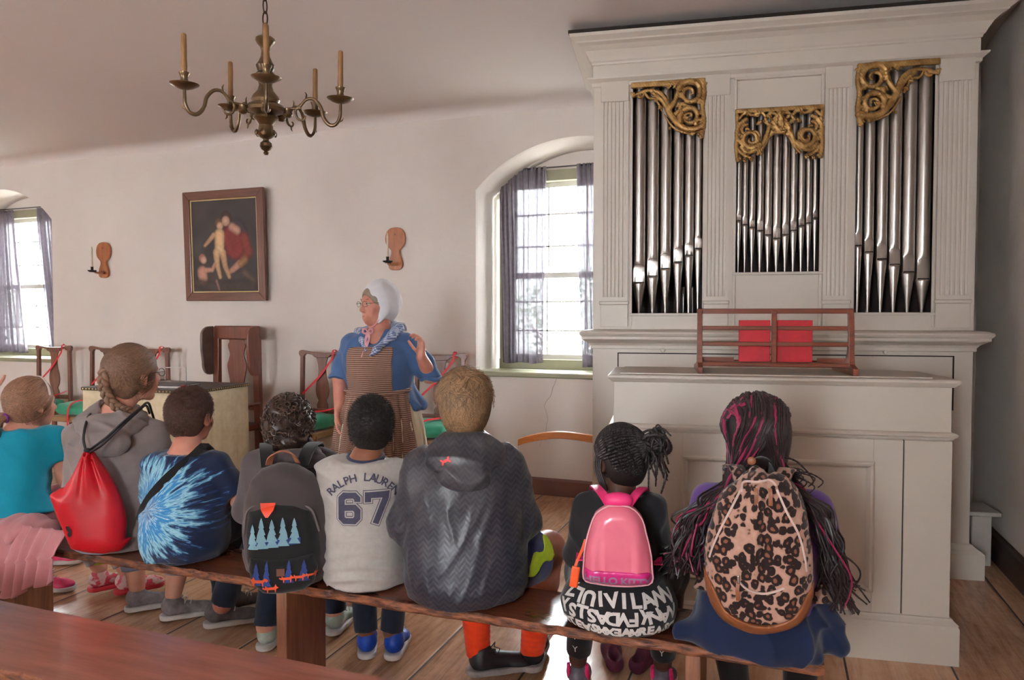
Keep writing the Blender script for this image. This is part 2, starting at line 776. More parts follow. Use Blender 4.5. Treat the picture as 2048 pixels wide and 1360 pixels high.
def decal(name, V2, F2, place, target, direction, mat, parent, off=.0015, maxe=.012, thick=0.0):
    """place(u,v) -> 3-D start point; the print is pressed along `direction` onto target objects"""
    bm = bmesh.new()
    vs = [bm.verts.new((u, w, 0)) for u, w in V2]
    for f in F2:
        try:
            bm.faces.new([vs[i] for i in f])
        except ValueError:
            pass
    bmesh.ops.triangulate(bm, faces=bm.faces)
    for _ in range(6):
        es = [e for e in bm.edges if e.calc_length() > maxe]
        if not es:
            break
        bmesh.ops.subdivide_edges(bm, edges=es, cuts=1)
        bmesh.ops.triangulate(bm, faces=bm.faces)
    trees = []
    for t in (target if isinstance(target, list) else [target]):
        L = Vector(root_of(t).location)
        me = t.data
        trees.append(BVHTree.FromPolygons([v.co + L for v in me.vertices], [tuple(p.vertices) for p in me.polygons]))
    d = Vector(direction).normalized()
    bad = []
    for v in bm.verts:
        p = Vector(place(v.co.x, v.co.y))
        best = None
        for tr in trees:
            hit = tr.ray_cast(p, d)
            if hit[0] is not None and (best is None or hit[3] < best[3]):
                best = hit
        if best is None or best[3] > 1.2:
            bad.append(v)
        else:
            v.co = best[0] - d * off + best[1] * off * (1 if best[1].dot(d) < 0 else -1)
    bmesh.ops.delete(bm, geom=bad, context='VERTS')
    bm.verts.ensure_lookup_table()
    for i, v in enumerate(bm.verts):
        v.index = i
    V = np.array([v.co[:] for v in bm.verts]) if len(bm.verts) else np.zeros((0, 3))
    F = [tuple(v.index for v in f.verts) for f in bm.faces]
    bm.free()
    if not F:
        return None
    return np_mesh(name, V, F, mat, parent, smooth=False)


def lerp(a, b, t):
    return V3(a) * (1 - t) + V3(b) * t


def smooth_path(pts, n=24):
    P = np.array(pts, float)
    m = len(P)
    t = np.linspace(0, m - 1, n)
    out = []
    for x in t:
        i = min(int(x), m - 2)
        u = x - i
        p0, p1, p2, p3 = P[max(i - 1, 0)], P[i], P[i + 1], P[min(i + 2, m - 1)]
        out.append(.5 * ((2 * p1) + (-p0 + p2) * u + (2 * p0 - 5 * p1 + 4 * p2 - p3) * u ** 2 + (-p0 + 3 * p1 - 3 * p2 + p3) * u ** 3))
    return np.array(out)
# ------------------------------------------------------------------ the room
XL, XR, YB, YW, ZC = -10.4, 1.21, -2.2, 5.30, 3.09

m_plaster, _nt, _b = base_mat('white_plaster', .75, 0, .3)
_v = objco(_nt)
_f = noise(_nt, _v, 1.3, 4)
_c = ramp(_nt, _f, [(.3, lin((214, 204, 197))), (.7, lin((226, 217, 210)))])
_nt.links.new(_c, _b.inputs['Base Color'])
bump(_nt, _b, mathn(_nt, 'ADD', mathn(_nt, 'MULTIPLY', noise(_nt, _v, 2.2, 3), 3.0), mathn(_nt, 'MULTIPLY', noise(_nt, _v, 26, 3), .35)), .25, .02)
m_ceil = M('ceiling_plaster', (232, 224, 221), (226, 218, 214), rough=.8, scale=.8, bmp=.1, bscale=2.5, bdist=.02)
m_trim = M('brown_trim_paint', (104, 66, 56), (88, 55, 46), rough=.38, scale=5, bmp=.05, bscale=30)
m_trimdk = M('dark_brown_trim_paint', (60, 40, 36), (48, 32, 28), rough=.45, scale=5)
m_wingreen = M('sage_window_paint', (152, 148, 122), (140, 138, 112), rough=.45, scale=6, bmp=.05)
m_winwhite = M('sash_paint', (220, 218, 208), (205, 204, 192), rough=.4, scale=6)

# floor: wide old boards running towards the window wall
m_floor, nt, b = base_mat('worn_floorboards', .3, 0, .5)
tc = nt.nodes.new('ShaderNodeTexCoord')
sep = nt.nodes.new('ShaderNodeSeparateXYZ')
nt.links.new(tc.outputs['Object'], sep.inputs[0])
xs = mathn(nt, 'MULTIPLY', mathn(nt, 'ADD', sep.outputs['X'], 12.456), 1 / .398)
brd = mathn(nt, 'FLOOR', xs)
fr = mathn(nt, 'FRACT', xs)
wn1 = nt.nodes.new('ShaderNodeTexWhiteNoise')
wn1.noise_dimensions = '1D'
nt.links.new(brd, wn1.inputs['W'])
off = nt.nodes.new('ShaderNodeCombineXYZ')
nt.links.new(mathn(nt, 'MULTIPLY', sep.outputs['X'], 11.0), off.inputs[0])
nt.links.new(mathn(nt, 'ADD', mathn(nt, 'MULTIPLY', sep.outputs['Y'], 1.1), mathn(nt, 'MULTIPLY', wn1.outputs['Value'], 40.0)), off.inputs[1])
nt.links.new(mathn(nt, 'MULTIPLY', brd, 3.7), off.inputs[2])
g1 = noise(nt, off.outputs[0], 3.0, 6, .6, .8)
wearv = objco(nt, (1, 1, 1))
g2 = noise(nt, wearv, 2.1, 5, .6)
g3 = noise(nt, wearv, 26, 3, .6)
tone = mathn(nt, 'ADD', mathn(nt, 'ADD', mathn(nt, 'MULTIPLY', g1, .45), mathn(nt, 'MULTIPLY', wn1.outputs['Value'], .22)), mathn(nt, 'ADD', mathn(nt, 'MULTIPLY', g2, .22), mathn(nt, 'MULTIPLY', g3, .12)))
colr = ramp(nt, tone, [(.30, lin((142, 100, 74))), (.5, lin((196, 154, 122))), (.72, lin((220, 186, 156)))])
d0 = mathn(nt, 'MINIMUM', fr, mathn(nt, 'SUBTRACT', 1.0, fr))
gap = mathn(nt, 'LESS_THAN', d0, .011)
col = mixrgb(nt, gap, colr, lin((28, 17, 12)))
nt.links.new(col, b.inputs['Base Color'])
nt.links.new(mathn(nt, 'ADD', mathn(nt, 'MULTIPLY', g2, .30), mathn(nt, 'MULTIPLY', gap, .4)), b.inputs['Roughness'])
soft = mathn(nt, 'MINIMUM', mathn(nt, 'MULTIPLY', d0, 30.0), 1.0)
bump(nt, b, mathn(nt, 'ADD', mathn(nt, 'ADD', mathn(nt, 'MULTIPLY', soft, .8), mathn(nt, 'MULTIPLY', g1, .12)), mathn(nt, 'MULTIPLY', g2, .5)), .35, .01)


def struct(name, mb, mat, smooth=None, **k):
    return mb.build(name, mat, kind='structure', smooth=smooth, **k)


f = MB().box(XL - .3, XR + .3, YB - .3, YW + .05, -.12, 0)
struct('floor', f, m_floor)


def wall_with_arches(name, x0, x1, y, depth, wins, ztop, mat):
    """front face at y, recesses going back `depth`; wins = (xl, xr, zsill, zspring, ztop_of_arch)"""
    mb = MB()
    xs_ = x0
    N = 28
    for xl, xr, zs, zp, zt in sorted(wins):
        mb.add([(xs_, y, 0), (xl, y, 0), (xl, y, ztop), (xs_, y, ztop)], [(0, 1, 2, 3)])
        w = xr - xl
        hgt = zt - zp
        rad = (w * w / 4 + hgt * hgt) / (2 * hgt)
        arch = []
        for i in range(N + 1):
            x = xl + w * i / N
            dx = x - (xl + xr) / 2
            arch.append((x, zp + math.sqrt(rad * rad - dx * dx) - (rad - hgt)))
        # under the sill
        mb.add([(xl, y, 0), (xr, y, 0), (xr, y, zs), (xl, y, zs)], [(0, 1, 2, 3)])
        for i in range(N):
            (xa, za), (xb, zb) = arch[i], arch[i + 1]
            mb.add([(xa, y, za), (xb, y, zb), (xb, y, ztop), (xa, y, ztop)], [(0, 1, 2, 3)])
        # rounded reveal: front edge eased, inner opening slightly narrower
        loop = [(xl, zs)] + arch + [(xr, zs)]
        cx, cz = (xl + xr) / 2, (zs + zp) / 2
        rings = []
        for dd, sh in ((0, 0), (.004, .003), (.012, .008), (.03, .014), (.2, .025), (depth, .035)):
            rings.append([(x + (cx - x) / (w / 2) * sh, y + dd, z - sh * (.6 if z > zs + .01 else 0)) for x, z in loop])
        for a, b2 in zip(rings[:-1], rings[1:]):
            n = len(a)
            for i in range(n - 1):
                mb.add([a[i], a[i + 1], b2[i + 1], b2[i]], [(0, 1, 2, 3)])
        xs_ = xr
    mb.add([(xs_, y, 0), (x1, y, 0), (x1, y, ztop), (xs_, y, ztop)], [(0, 1, 2, 3)])
    me_o = mb.build(name, mat, kind='structure')
    bm = bmesh.new()
    bm.from_mesh(me_o.data)
    bm.faces.ensure_lookup_table()
    rf = [f_ for f_ in bm.faces if max(v_.co.y for v_ in f_.verts) > y + 1e-5]
    for f_ in rf:
        f_.smooth = True
    bmesh.ops.remove_doubles(bm, verts=[v_ for v_ in bm.verts if v_.co.y > y + 1e-5], dist=.0005)
    bm.to_mesh(me_o.data)
    bm.free()
    return me_o


WIN = [(-8.76, -7.12, .945, 2.43, 2.79), (-2.285, -.63, .945, 2.43, 2.79)]
wall_with_arches('wall_back', XL - .3, XR + .3, YW, .52, WIN, ZC + .02, m_plaster)

# ceiling with a soft plaster cove where it meets the window wall
mb = MB()
prof = []
for i in range(9):
    t = i / 8 * math.pi / 2
    prof.append((YW + .02 - .16 * (1 - math.cos(math.pi / 2 - t)) - 0, 0))
pts = []
rc = .17
for i in range(11):
    t = i / 10 * math.pi / 2
    pts.append((YW + .012 - rc + rc * math.cos(t), ZC - rc * .62 + rc * .62 * math.sin(t)))
pts = [(YW + .012, ZC - rc * .62 - .02)] + pts
nx = 40
for j in range(nx + 1):
    x = XL - .3 + (XR - XL + .6) * j / nx
    sag = .012 * math.sin(x * 1.3) + .008 * math.sin(x * 2.9 + 1)
    for (y, z) in pts:
        mb.v.append((x, y, z + sag))
    for i in range(1, 9):
        y = (YW + .012 - rc) + (YB - .3 - (YW + .012 - rc)) * i / 8
        mb.v.append((x, y, ZC + sag * (1 - i / 8)))
n1 = len(pts) + 8
for j in range(nx):
    for i in range(n1 - 1):
        mb.f.append((j * n1 + i, j * n1 + i + 1, (j + 1) * n1 + i + 1, (j + 1) * n1 + i))
        mb.m.append(0)
struct('ceiling', mb, m_ceil, smooth=60)
# slab above so that no sky leaks in
struct('ceiling_slab', MB().box(XL - .4, XR + .4, YB - .4, YW + .6, ZC + .08, ZC + .2), m_ceil)

struct('wall_right', MB().box(XR, XR + .25, YB - .3, YW + .3, -.05, ZC + .1), m_plaster)
# rear wall (behind the camera) with openings added for fill light; plain left wall
mb = MB()
x = XL - .3
for cx, w in REARW:
    mb.box(x, cx - w / 2, YB - .4, YB, -.05, ZC + .1)
    mb.box(cx - w / 2, cx + w / 2, YB - .4, YB, -.05, .9)
    mb.box(cx - w / 2, cx + w / 2, YB - .4, YB, 2.3, ZC + .1)
    x = cx + w / 2
mb.box(x, XR + .3, YB - .4, YB, -.05, ZC + .1)
struct('wall_front', mb, m_plaster)
mb = MB()
y = YB - .3
mb.box(XL - .4, XL, y, YW + .3, -.05, ZC + .1)
struct('wall_left', mb, m_plaster)

# skirting boards
mb = MB().prism([(YW, 0), (YW - .022, 0), (YW - .022, .118), (YW - .016, .128), (YW - .006, .135), (YW, .135)], XL, XR, 'yz')
struct('baseboard_back', mb, m_trim)
mb = MB().prism([(XR, 0), (XR - .024, 0), (XR - .024, .15), (XR - .012, .165), (XR, .17)], YB, YW - .022, 'xz')
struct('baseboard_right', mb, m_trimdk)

# fine plaster crack under the window
rg = random.Random(4)
pts = []
x, z = -1.60, .92
for i in range(16):
    pts.append((x, YW - .0006, z))
    x += rg.uniform(-.022, .018) - (.012 if 3 < i < 6 else 0)
    z -= .036
o = MB().tube(pts, [.0016] * 6 + [.0011] * 6 + [.0007] * 4, 4).build('trim_plaster_crack', M('crack_shadow', (150, 140, 134), rough=.9), kind='structure')

# the two sash windows in their deep recesses
m_glass, nt, b = base_mat('window_glass', .02, 0, .5)
b.inputs['Transmission Weight'].default_value = 0
tr = nt.nodes.new('ShaderNodeBsdfTransparent')
gl = nt.nodes.new('ShaderNodeBsdfGlossy')
gl.inputs['Roughness'].default_value = .03
fz = nt.nodes.new('ShaderNodeLayerWeight')
fz.inputs['Blend'].default_value = .05
mx = nt.nodes.new('ShaderNodeMixShader')
nt.links.new(mathn(nt, 'MULTIPLY_ADD', mathn(nt, 'POWER', fz.outputs['Facing'], 5.0), .5, .03), mx.inputs[0])
nt.links.new(tr.outputs[0], mx.inputs[1])
nt.links.new(gl.outputs[0], mx.inputs[2])
nt.links.new(mx.outputs[0], nt.nodes['Material Output'].inputs['Surface'])


def sash_window(n, xl, xr):
    y = YW + .36
    z0, z1 = .965, 2.62
    mb = MB()
    # boxed frame
    mb.box(xl, xl + .09, y, y + .12, z0, z1, bev=.004)
    mb.box(xr - .09, xr, y, y + .12, z0, z1, bev=.004)
    mb.box(xl, xr, y, y + .12, z1 - .085, z1 + .005, bev=.004)
    mb.box(xl, xr, y - .01, y + .14, z0, z0 + .085, bev=.004)
    mb.box(xl - .15, xr + .15, y + .11, y + .16, z1, 2.86)
    w = mb.build('window_%d' % n, m_wingreen, kind='structure')
    w['label'] = 'deep-set sash window with sage frame and small panes'
    # sashes: 3 x 4 panes each
    mid = (z0 + z1) / 2 - .04
    for nm, za, zb, yy in (('upper_sash', mid - .02, z1 - .08, y + .07), ('lower_sash', z0 + .08, mid + .025, y + .03)):
        m2 = MB()
        xa, xb = xl + .085, xr - .085
        m2.box(xa, xa + .045, yy, yy + .035, za, zb)
        m2.box(xb - .045, xb, yy, yy + .035, za, zb)
        m2.box(xa, xb, yy, yy + .035, za, za + .045)
        m2.box(xa, xb, yy, yy + .035, zb - .045, zb)
        for k in range(1, 4):
            xx = xa + (xb - xa) * k / 4
            m2.box(xx - .006, xx + .006, yy + .006, yy + .03, za, zb)
        for k in range(1, 3):
            zz = za + (zb - za) * k / 3
            m2.box(xa, xb, yy + .006, yy + .03, zz - .006, zz + .006)
        m2.build(nm, m_winwhite, w)
        MB().box(xa + .02, xb - .02, yy + .016, yy + .019, za + .02, zb - .02).build('window_pane', m_glass, w)
    return w


sash_window(1, -8.66, -7.2)
sash_window(2, -2.22, -.72)
for n, (xl, xr) in enumerate(((-8.76, -7.12), (-2.285, -.63))):
    mb = MB().box(xl - .012, xr + .03, YW - .035, YW + .40, .925, .966, bev=.008)
    struct('windowsill_%d' % (n + 1), mb, m_wingreen)
    # plaster filling between window head and vault
    mb = MB().box(xl - .1, xr + .1, YW + .40, YW + .5, 2.60, 2.95)
    struct('trim_%d' % (n + 1), mb, m_plaster)

# curtains: sheer grey-mauve cotton on a thin rod
m_curt, nt, b = base_mat('sheer_grey_curtain', .9, 0, .2, .3)
v = objco(nt, (1, 1, 1))
f1 = noise(nt, v, 30, 3)
cc = ramp(nt, f1, [(.3, lin((128, 118, 126))), (.7, lin((150, 140, 148)))])
nt.links.new(cc, b.inputs['Base Color'])
trl = nt.nodes.new('ShaderNodeBsdfTranslucent')
trl.inputs['Color'].default_value = lin((104, 98, 106))
trp = nt.nodes.new('ShaderNodeBsdfTransparent')
m1 = nt.nodes.new('ShaderNodeMixShader')
m1.inputs[0].default_value = .45
m2_ = nt.nodes.new('ShaderNodeMixShader')
wv = nt.nodes.new('ShaderNodeTexNoise')
wv.inputs['Scale'].default_value = 900
nt.links.new(mathn(nt, 'MULTIPLY_ADD', wv.outputs['Fac'], .26, .0), m2_.inputs[0])
nt.links.new(b.outputs[0], m1.inputs[1])
nt.links.new(trl.outputs[0], m1.inputs[2])
nt.links.new(m1.outputs[0], m2_.inputs[1])
nt.links.new(trp.outputs[0], m2_.inputs[2])
nt.links.new(m2_.outputs[0], nt.nodes['Material Output'].inputs['Surface'])


def curtain(label, xa, xb, xa2, xb2, y, z1, z0, seed, pleats=7, group=None, dense=1.0):
    rg = np.random.RandomState(seed)
    nu, nv = 130, 40
    U, Vv = np.meshgrid(np.linspace(0, 1, nu), np.linspace(0, 1, nv))
    x0 = xa + (xa2 - xa) * Vv ** 1.2
    x1 = xb + (xb2 - xb) * Vv ** 1.2
    warp = U + .03 * np.sin(U * 9 + seed) + .015 * np.sin(U * 23 + seed * 2) + .012 * np.sin(Vv * 5 + U * 7)
    X = x0 + (x1 - x0) * U
    ph = warp * pleats * 2 * np.pi
    amp = (.014 + .012 * Vv) * dense
    Yc = y + amp * np.sin(ph) + .006 * np.sin(ph * 2.3 + 1 + Vv * 3) + .004 * np.sin(ph * 3.7 + Vv * 2)
    X = X + .35 * amp * np.cos(ph)
    Z = z1 + (z0 - z1) * Vv + .006 * np.sin(U * 11 + seed) * (Vv > .97)
    # gathered heading
    top = np.exp(-Vv * 28)
    Yc = Yc + top * .006 * np.sin(warp * pleats * 6 * np.pi)
    V = np.stack([X, Yc, Z], -1).reshape(-1, 3)
    F = [(j * nu + i, j * nu + i + 1, (j + 1) * nu + i + 1, (j + 1) * nu + i) for j in range(nv - 1) for i in range(nu - 1)]
    o = np_mesh('curtain', V, np.array(F), m_curt)
    sd = o.modifiers.new('cloth_thickness', 'SOLIDIFY')
    sd.thickness = .0012
    tag(o, label, 'curtain', group)
    return o


m_rod = M('iron_rod', (60, 56, 54), rough=.5, metal=.8)
for n, (xl, xr) in enumerate(((-8.66, -7.2), (-2.22, -.72))):
    r_ = MB().tube([(xl - .005, YW + .305, 2.634), (xr + .005, YW + .305, 2.634)], .006, 8).build('curtain_rod', m_rod)
    tag(r_, ['thin dark curtain rod above the far left window', 'thin dark curtain rod above the window beside the organ'][n], 'curtain rod')
curtain('grey sheer curtain on the left side of the window beside the organ', -2.205, -1.785, -2.17, -1.80, YW + .305, 2.645, 1.02, 3, 8)
curtain('narrow grey sheer curtain hanging against the left edge of the organ', -1.52, -.76, -1.47, -.76, YW + .305, 2.645, 1.0, 5, 13)
curtain('grey curtain cut off by the left edge of the picture', -8.62, -8.13, -8.62, -7.95, YW + .305, 2.62, 1.0, 8, 8)
curtain('grey curtain on the right side of the far left window, behind the first chair', -7.74, -7.24, -7.55, -7.2, YW + .305, 2.62, 1.02, 11, 8, dense=1.3)

# outside: pale ground and two trees seen through the bleached glass
m_bounce = M('pale_gravel_ground', (206, 204, 198), (190, 188, 182), rough=.9, scale=.5)  # neutral pale tone chosen for the light it bounces indoors
gr = MB().box(-40, 25, YW + .9, 60, -1.6, -1.5).build('ground_outside', m_bounce, kind='structure')
m_leaf = M('pale_foliage', (170, 190, 160), (140, 165, 135), rough=.8, scale=3)
m_bark = M('grey_bark', (150, 140, 130), rough=.9)


def tree(label, x, y, h, rad, seed):
    t = thing('garden_tree', label, 'tree', (x, y, -1.5))
    rg = random.Random(seed)
    mb = MB().tube([(0, 0, 0), (.05, 0, h * .35), (0, .1, h * .7)], [.12, .09, .04], 8)
    lf = MB()
    for i in range(9):
        a = rg.uniform(0, 6.28)
        b_ = Vector((math.cos(a) * rad * .8, math.sin(a) * rad * .8, h * rg.uniform(.45, .95)))
        mb.tube([(0, 0, h * rg.uniform(.25, .6)), tuple(b_)], [.04, .012], 5)
    for i in range(900):
        a, c_ = rg.uniform(0, 6.28), rg.uniform(-1, 1)
        q = rad * rg.uniform(.3, 1) ** .6
        s_ = math.sqrt(1 - c_ * c_)
        p = Vector((q * s_ * math.cos(a), q * s_ * math.sin(a), h * .72 + q * c_ * .8))
        u = Vector((rg.gauss(0, 1), rg.gauss(0, 1), rg.gauss(0, 1))).normalized()
        w = u.orthogonal().normalized()
        l = rg.uniform(.05, .1)
        lf.add([tuple(p), tuple(p + u * l + w * l * .35), tuple(p + u * l * 2), tuple(p + u * l - w * l * .35)], [(0, 1, 2, 3)])
    mb.build('trunk', m_bark, t)
    lf.build('foliage', m_leaf, t)


tree('pale sunlit tree outside the window beside the organ', -3.9, 14.5, 4.0, 1.5, 2)
tree('pale sunlit tree outside the far left window', -24.0, 15.5, 4.2, 1.7, 5)
# ------------------------------------------------------------------ pipe organ and its console (turned 8.5 degrees to the wall)
OO = (0.709, 3.238, 0.0)
OT = R(8.5)
m_org = M('ivory_organ_paint', (212, 203, 192), (206, 197, 186), rough=.42, scale=3, bmp=.04, bscale=40, spec=.45)
m_orgdk = M('organ_interior_wood', (44, 22, 16), (26, 14, 12), rough=.7, stretch=(9, 9, 1))
m_tin = M('tin_pipe_metal', (196, 192, 186), (176, 170, 166), rough=.33, metal=1.0, scale=4, stretch=(6, 6, .7), bmp=.006, bscale=9)
m_slit = M('pipe_mouth_black', (10, 9, 9), rough=.8)
m_gold = M('carved_gilt', (186, 150, 92), (132, 96, 54), rough=.38, metal=.6, scale=22, bmp=.2, bscale=60)
m_gap = M('shadow_gap_wood', (30, 20, 16), rough=.8)

organ = thing('pipe_organ', 'tall white pipe organ case with silver pipes and gilt carvings against the wall', 'pipe organ', OO, OT)
AL, AR, BF, BK = -1.576, .455, 1.11, 1.93


def mould(mb, prof, al, ar, bf, bk, mi=0):
    """profile of (outset, z) carried round the left side, the front and the right side"""
    rows = []
    for o, z in prof:
        rows.append([(al - o, bk, z), (al - o, bf - o, z), (ar + o, bf - o, z), (ar + o, bk, z)])
    for r0, r1 in zip(rows[:-1], rows[1:]):
        for i in range(3):
            mb.add([r0[i], r0[i + 1], r1[i + 1], r1[i]], [(0, 1, 2, 3)], mi)
    mb.add(rows[-1], [(0, 1, 2, 3)], mi)
    mb.add(rows[0], [(3, 2, 1, 0)], mi)


# lower case
mb = MB().box(AL, AR, BF, BK, 0, 1.24)
mb.build('lower_case', m_org, organ, bevel=.003)
mb = MB()
mould(mb, [(.0, .0), (.055, .0), (.055, .135), (.05, .142), (.042, .150), (.03, .156), (.012, .175), (0, .18)], AL, AR, BF, BK)
mb.build('plinth', m_org, organ)
mb = MB()
mould(mb, [(0, 1.215), (.012, 1.218), (.012, 1.235), (.022, 1.25), (.04, 1.262), (.058, 1.27), (.062, 1.275), (.062, 1.288), (.07, 1.296), (.075, 1.306), (.072, 1.316), (.05, 1.325), (.0, 1.33)], AL, AR, BF, BK)
mb.build('waist_moulding', m_org, organ, smooth=35)
# long recessed panel under the waist moulding
mb = MB()
mb.box(-1.43, .362, BF - .006, BF, 1.188, 1.194)
mb.box(-1.43, -1.424, BF - .006, BF, .9, 1.19)
mb.box(.356, .362, BF - .006, BF, .9, 1.19)
mb.build('key_cover_seam', m_gap, organ)
for a in (-1.17, .02):
    MB().lathe([(.006, 0), (.012, .004), (.013, .012), (.009, .018), (0, .02)], 14, (a, BF, 1.21), axis=(0, -1, 0)).build('knob', m_org, organ, smooth=40)

# upper case: frame of boards with three openings
Z0, Z1 = 1.33, 2.765
W1, W2, W3 = (-1.352, -.950, 1.425, 2.752), (-.775, -.315, 1.656, 2.566), (-.141, .256, 1.428, 2.773)
mb = MB()
FT = .035
mb.box(AL, W1[0], BF, BF + FT, Z0, 2.80)
mb.box(W1[1], W2[0], BF, BF + FT, Z0, 2.80)
mb.box(W2[1], W3[0], BF, BF + FT, Z0, 2.80)
mb.box(W3[1], AR, BF, BF + FT, Z0, 2.80)
mb.box(W1[0], W1[1], BF, BF + FT, Z0, W1[2])
mb.box(W1[0], W1[1], BF, BF + FT, W1[3], 2.80)
mb.box(W2[0], W2[1], BF + .008, BF + FT, Z0, W2[2])
mb.box(W2[0], W2[1], BF + .008, BF + FT, W2[3], 2.80)
mb.box(W3[0], W3[1], BF, BF + FT, Z0, W3[2])
mb.box(W3[0], W3[1], BF, BF + FT, W3[3], 2.80)
mb.box(AL, AL + .03, BF + FT, BK, Z0, 2.80)
mb.box(AR - .03, AR, BF + FT, BK, Z0, 2.80)
mb.box(AL, AR, BK - .03, BK, Z0, 2.80)
mb.box(AL, AR, BF, BK, 2.79, 2.80)
mb.build('upper_case', m_org, organ, bevel=.002)
mb = MB().box(AL + .035, AR - .035, BF + .30, BF + .32, Z0, 2.79)
for w in (W1, W2, W3):
    mb.box(w[0] - .02, w[1] + .02, BF + FT, BF + .3, w[2] - .06, w[2] - .012)
mb.box(AL + .035, AR - .035, BF + .29, BF + .295, 1.4, 1.62)
mb.build('wind_chest', m_orgdk, organ)
# thin mouldings round the openings
mb = MB()
for w in (W1, W2, W3):
    mb.box(w[0] - .012, w[1] + .012, BF - .012, BF + .02, w[2] - .016, w[2], bev=.003)
mb.box(W2[0] - .012, W2[1] + .012, BF - .008, BF + .012, 2.735, 2.765, bev=.004)
mb.box(W2[0] - .012, W2[1] + .012, BF - .004, BF + .012, W2[3] - .002, W2[3] + .01, bev=.002)
for a in (W2[0], W2[1]):
    mb.box(a - .01, a + .006, BF - .006, BF + .006, Z0 + .02, 2.76, bev=.002)
for a in (W1[0], W3[1]):
    mb.box(a - .01, a + .004, BF - .004, BF + .006, Z0 + .02, 2.76, bev=.002)
mb.build('opening_moulding', m_org, organ)


def pilaster(a0, a1, nf):
    mb = MB()
    t = .016
    zb, zt = 1.50, 2.655
    # base and capital blocks
    mb.box(a0, a1, BF - t, BF, 1.345, 1.475, bev=.002)
    mb.box(a0 - .006, a1 + .006, BF - t - .008, BF, 1.475, 1.497, bev=.005)
    mb.box(a0, a1, BF - t, BF, zt, 2.78, bev=.002)
    mb.box(a0, a1, BF - t, BF, zb - .01, zb + .02)
    # fluted shaft as one carved profile
    w = a1 - a0
    prof = [(a0, BF)]
    m = .014
    pitch = (w - 2 * m) / nf
    prof.append((a0, BF - t))
    for i in range(nf):
        c = a0 + m + pitch * (i + .5)
        r = pitch * .36
        for k in range(7):
            an = math.pi * (1 - k / 6)
            prof.append((c + r * math.cos(an), BF - t + .75 * r * math.sin(an)))
    prof.append((a1, BF - t))
    prof.append((a1, BF))
    mb.prism(prof, zb + .02, zt, 'xy')
    return mb.build('pilaster', m_org, organ)


pilaster(-1.533, -1.371, 6)
pilaster(-.944, -.808, 5)
pilaster(-.306, -.166, 5)
pilaster(.262, .432, 6)

# entablature: small band, tall frieze, cove and crown
mb = MB()
mould(mb, [(0, 2.745), (.01, 2.75), (.012, 2.768), (.024, 2.778), (.036, 2.786), (.038, 2.796), (.02, 2.80), (.004, 2.803), (.004, 2.872),
           (.010, 2.876), (.012, 2.886), (.020, 2.894), (.030, 2.915), (.048, 2.945), (.074, 2.968), (.096, 2.978), (.10, 2.986), (.116, 2.996), (.128, 3.004), (.13, 3.022), (0, 3.03)], AL, AR, BF, BK)
mb.build('cornice', m_org, organ, smooth=32)
mb = MB().box(AL - .135, AR + .135, BF - .135, BK, 3.024, 3.040)  # dark strip standing for the shaded gap between cornice and ceiling
mb.build('crown_board', m_gap, organ)

# pipes
def pipe(a, r, zs, zt, zfoot, ztop, b=1.165):
    """a, b position; r radius; zs mouth slit; zt top of the upper lip"""
    n = 22
    rows = []
    lv = [zfoot, zfoot + .012]
    rr = [r * .22, r * .24]
    zf = zs - .012
    for t in (.25, .5, .75, 1.0):
        lv.append(zfoot + .012 + (zf - zfoot - .012) * t)
        rr.append(r * (.24 + .76 * t ** 1.05))
    seq = [(z, q, 0) for z, q in zip(lv, rr)]
    seq += [(zs - .006, r, .0), (zs, r, .6), (zs + .002, r, 1), (zs + (zt - zs) * .5, r, 1), (zt - (zt - zs) * .18, r, .95), (zt, r, .5), (zt + .015, r, .12), (zt + .04, r, 0), (ztop, r, 0)]
    mb = MB()
    for z, q, fl in seq:
        for k in range(n):
            an = 2 * math.pi * k / n
            x, y = q * math.cos(an), q * math.sin(an)
            if fl > 0 and y < -q * .45:
                y = y * (1 - fl) + (-q * .62) * fl
            mb.v.append((a + x, b + y, z))
    for i in range(len(seq) - 1):
        for k in range(n):
            mb.f.append((i * n + k, i * n + (k + 1) % n, (i + 1) * n + (k + 1) % n, (i + 1) * n + k))
            mb.m.append(0)
    m = len(seq)
    mb.f.append(tuple((m - 1) * n + k for k in range(n)))
    mb.m.append(0)
    o = mb.build('pipe', m_tin, organ, smooth=50)
    # arched rim above the flattened lip, lower lip wedge, mouth slit
    m2 = MB()
    pts = []
    for k in range(9):
        t = math.pi * k / 8
        pts.append((a + .74 * r * math.cos(t), b - r * (.70 + .2 * math.sin(t)), zt - .012 + r * .42 * math.sin(t)))
    m2.tube(pts, r * .05, 5)
    m2.build('lip_rim', m_tin, o)
    MB().box(a - r * .78, a + r * .78, b - r * .665, b - r * .5, zs - .006, zs + .006).build('mouth', m_slit, o)
    return o


P1 = [(-1.309, 0.0385, 1.604, 1.71), (-1.231, 0.036, 1.641, 1.744), (-1.157, 0.033, 1.684, 1.772), (-1.086, 0.0305, 1.721, 1.803), (-1.024, 0.0275, 1.758, 1.828), (-0.972, 0.0225, 1.797, 1.867)]
P2 = [(-0.749, 0.0165, 1.95, 1.996), (-0.714, 0.0165, 1.929, 1.978), (-0.675, 0.018, 1.911, 1.962), (-0.631, 0.0195, 1.893, 1.956), (-0.588, 0.0205, 1.867, 1.929), (-0.542, 0.0225, 1.846, 1.916), (-0.495, 0.0205, 1.867, 1.932), (-0.452, 0.0195, 1.889, 1.95), (-0.410, 0.018, 1.913, 1.963), (-0.372, 0.0165, 1.928, 1.976), (-0.337, 0.0155, 1.955, 1.997)]
P3 = [(-0.112, 0.0215, 1.797, 1.869), (-0.058, 0.0265, 1.76, 1.837), (0.007, 0.030, 1.72, 1.808), (0.072, 0.032, 1.689, 1.779), (0.143, 0.034, 1.647, 1.742), (0.216, 0.037, 1.608, 1.719)]
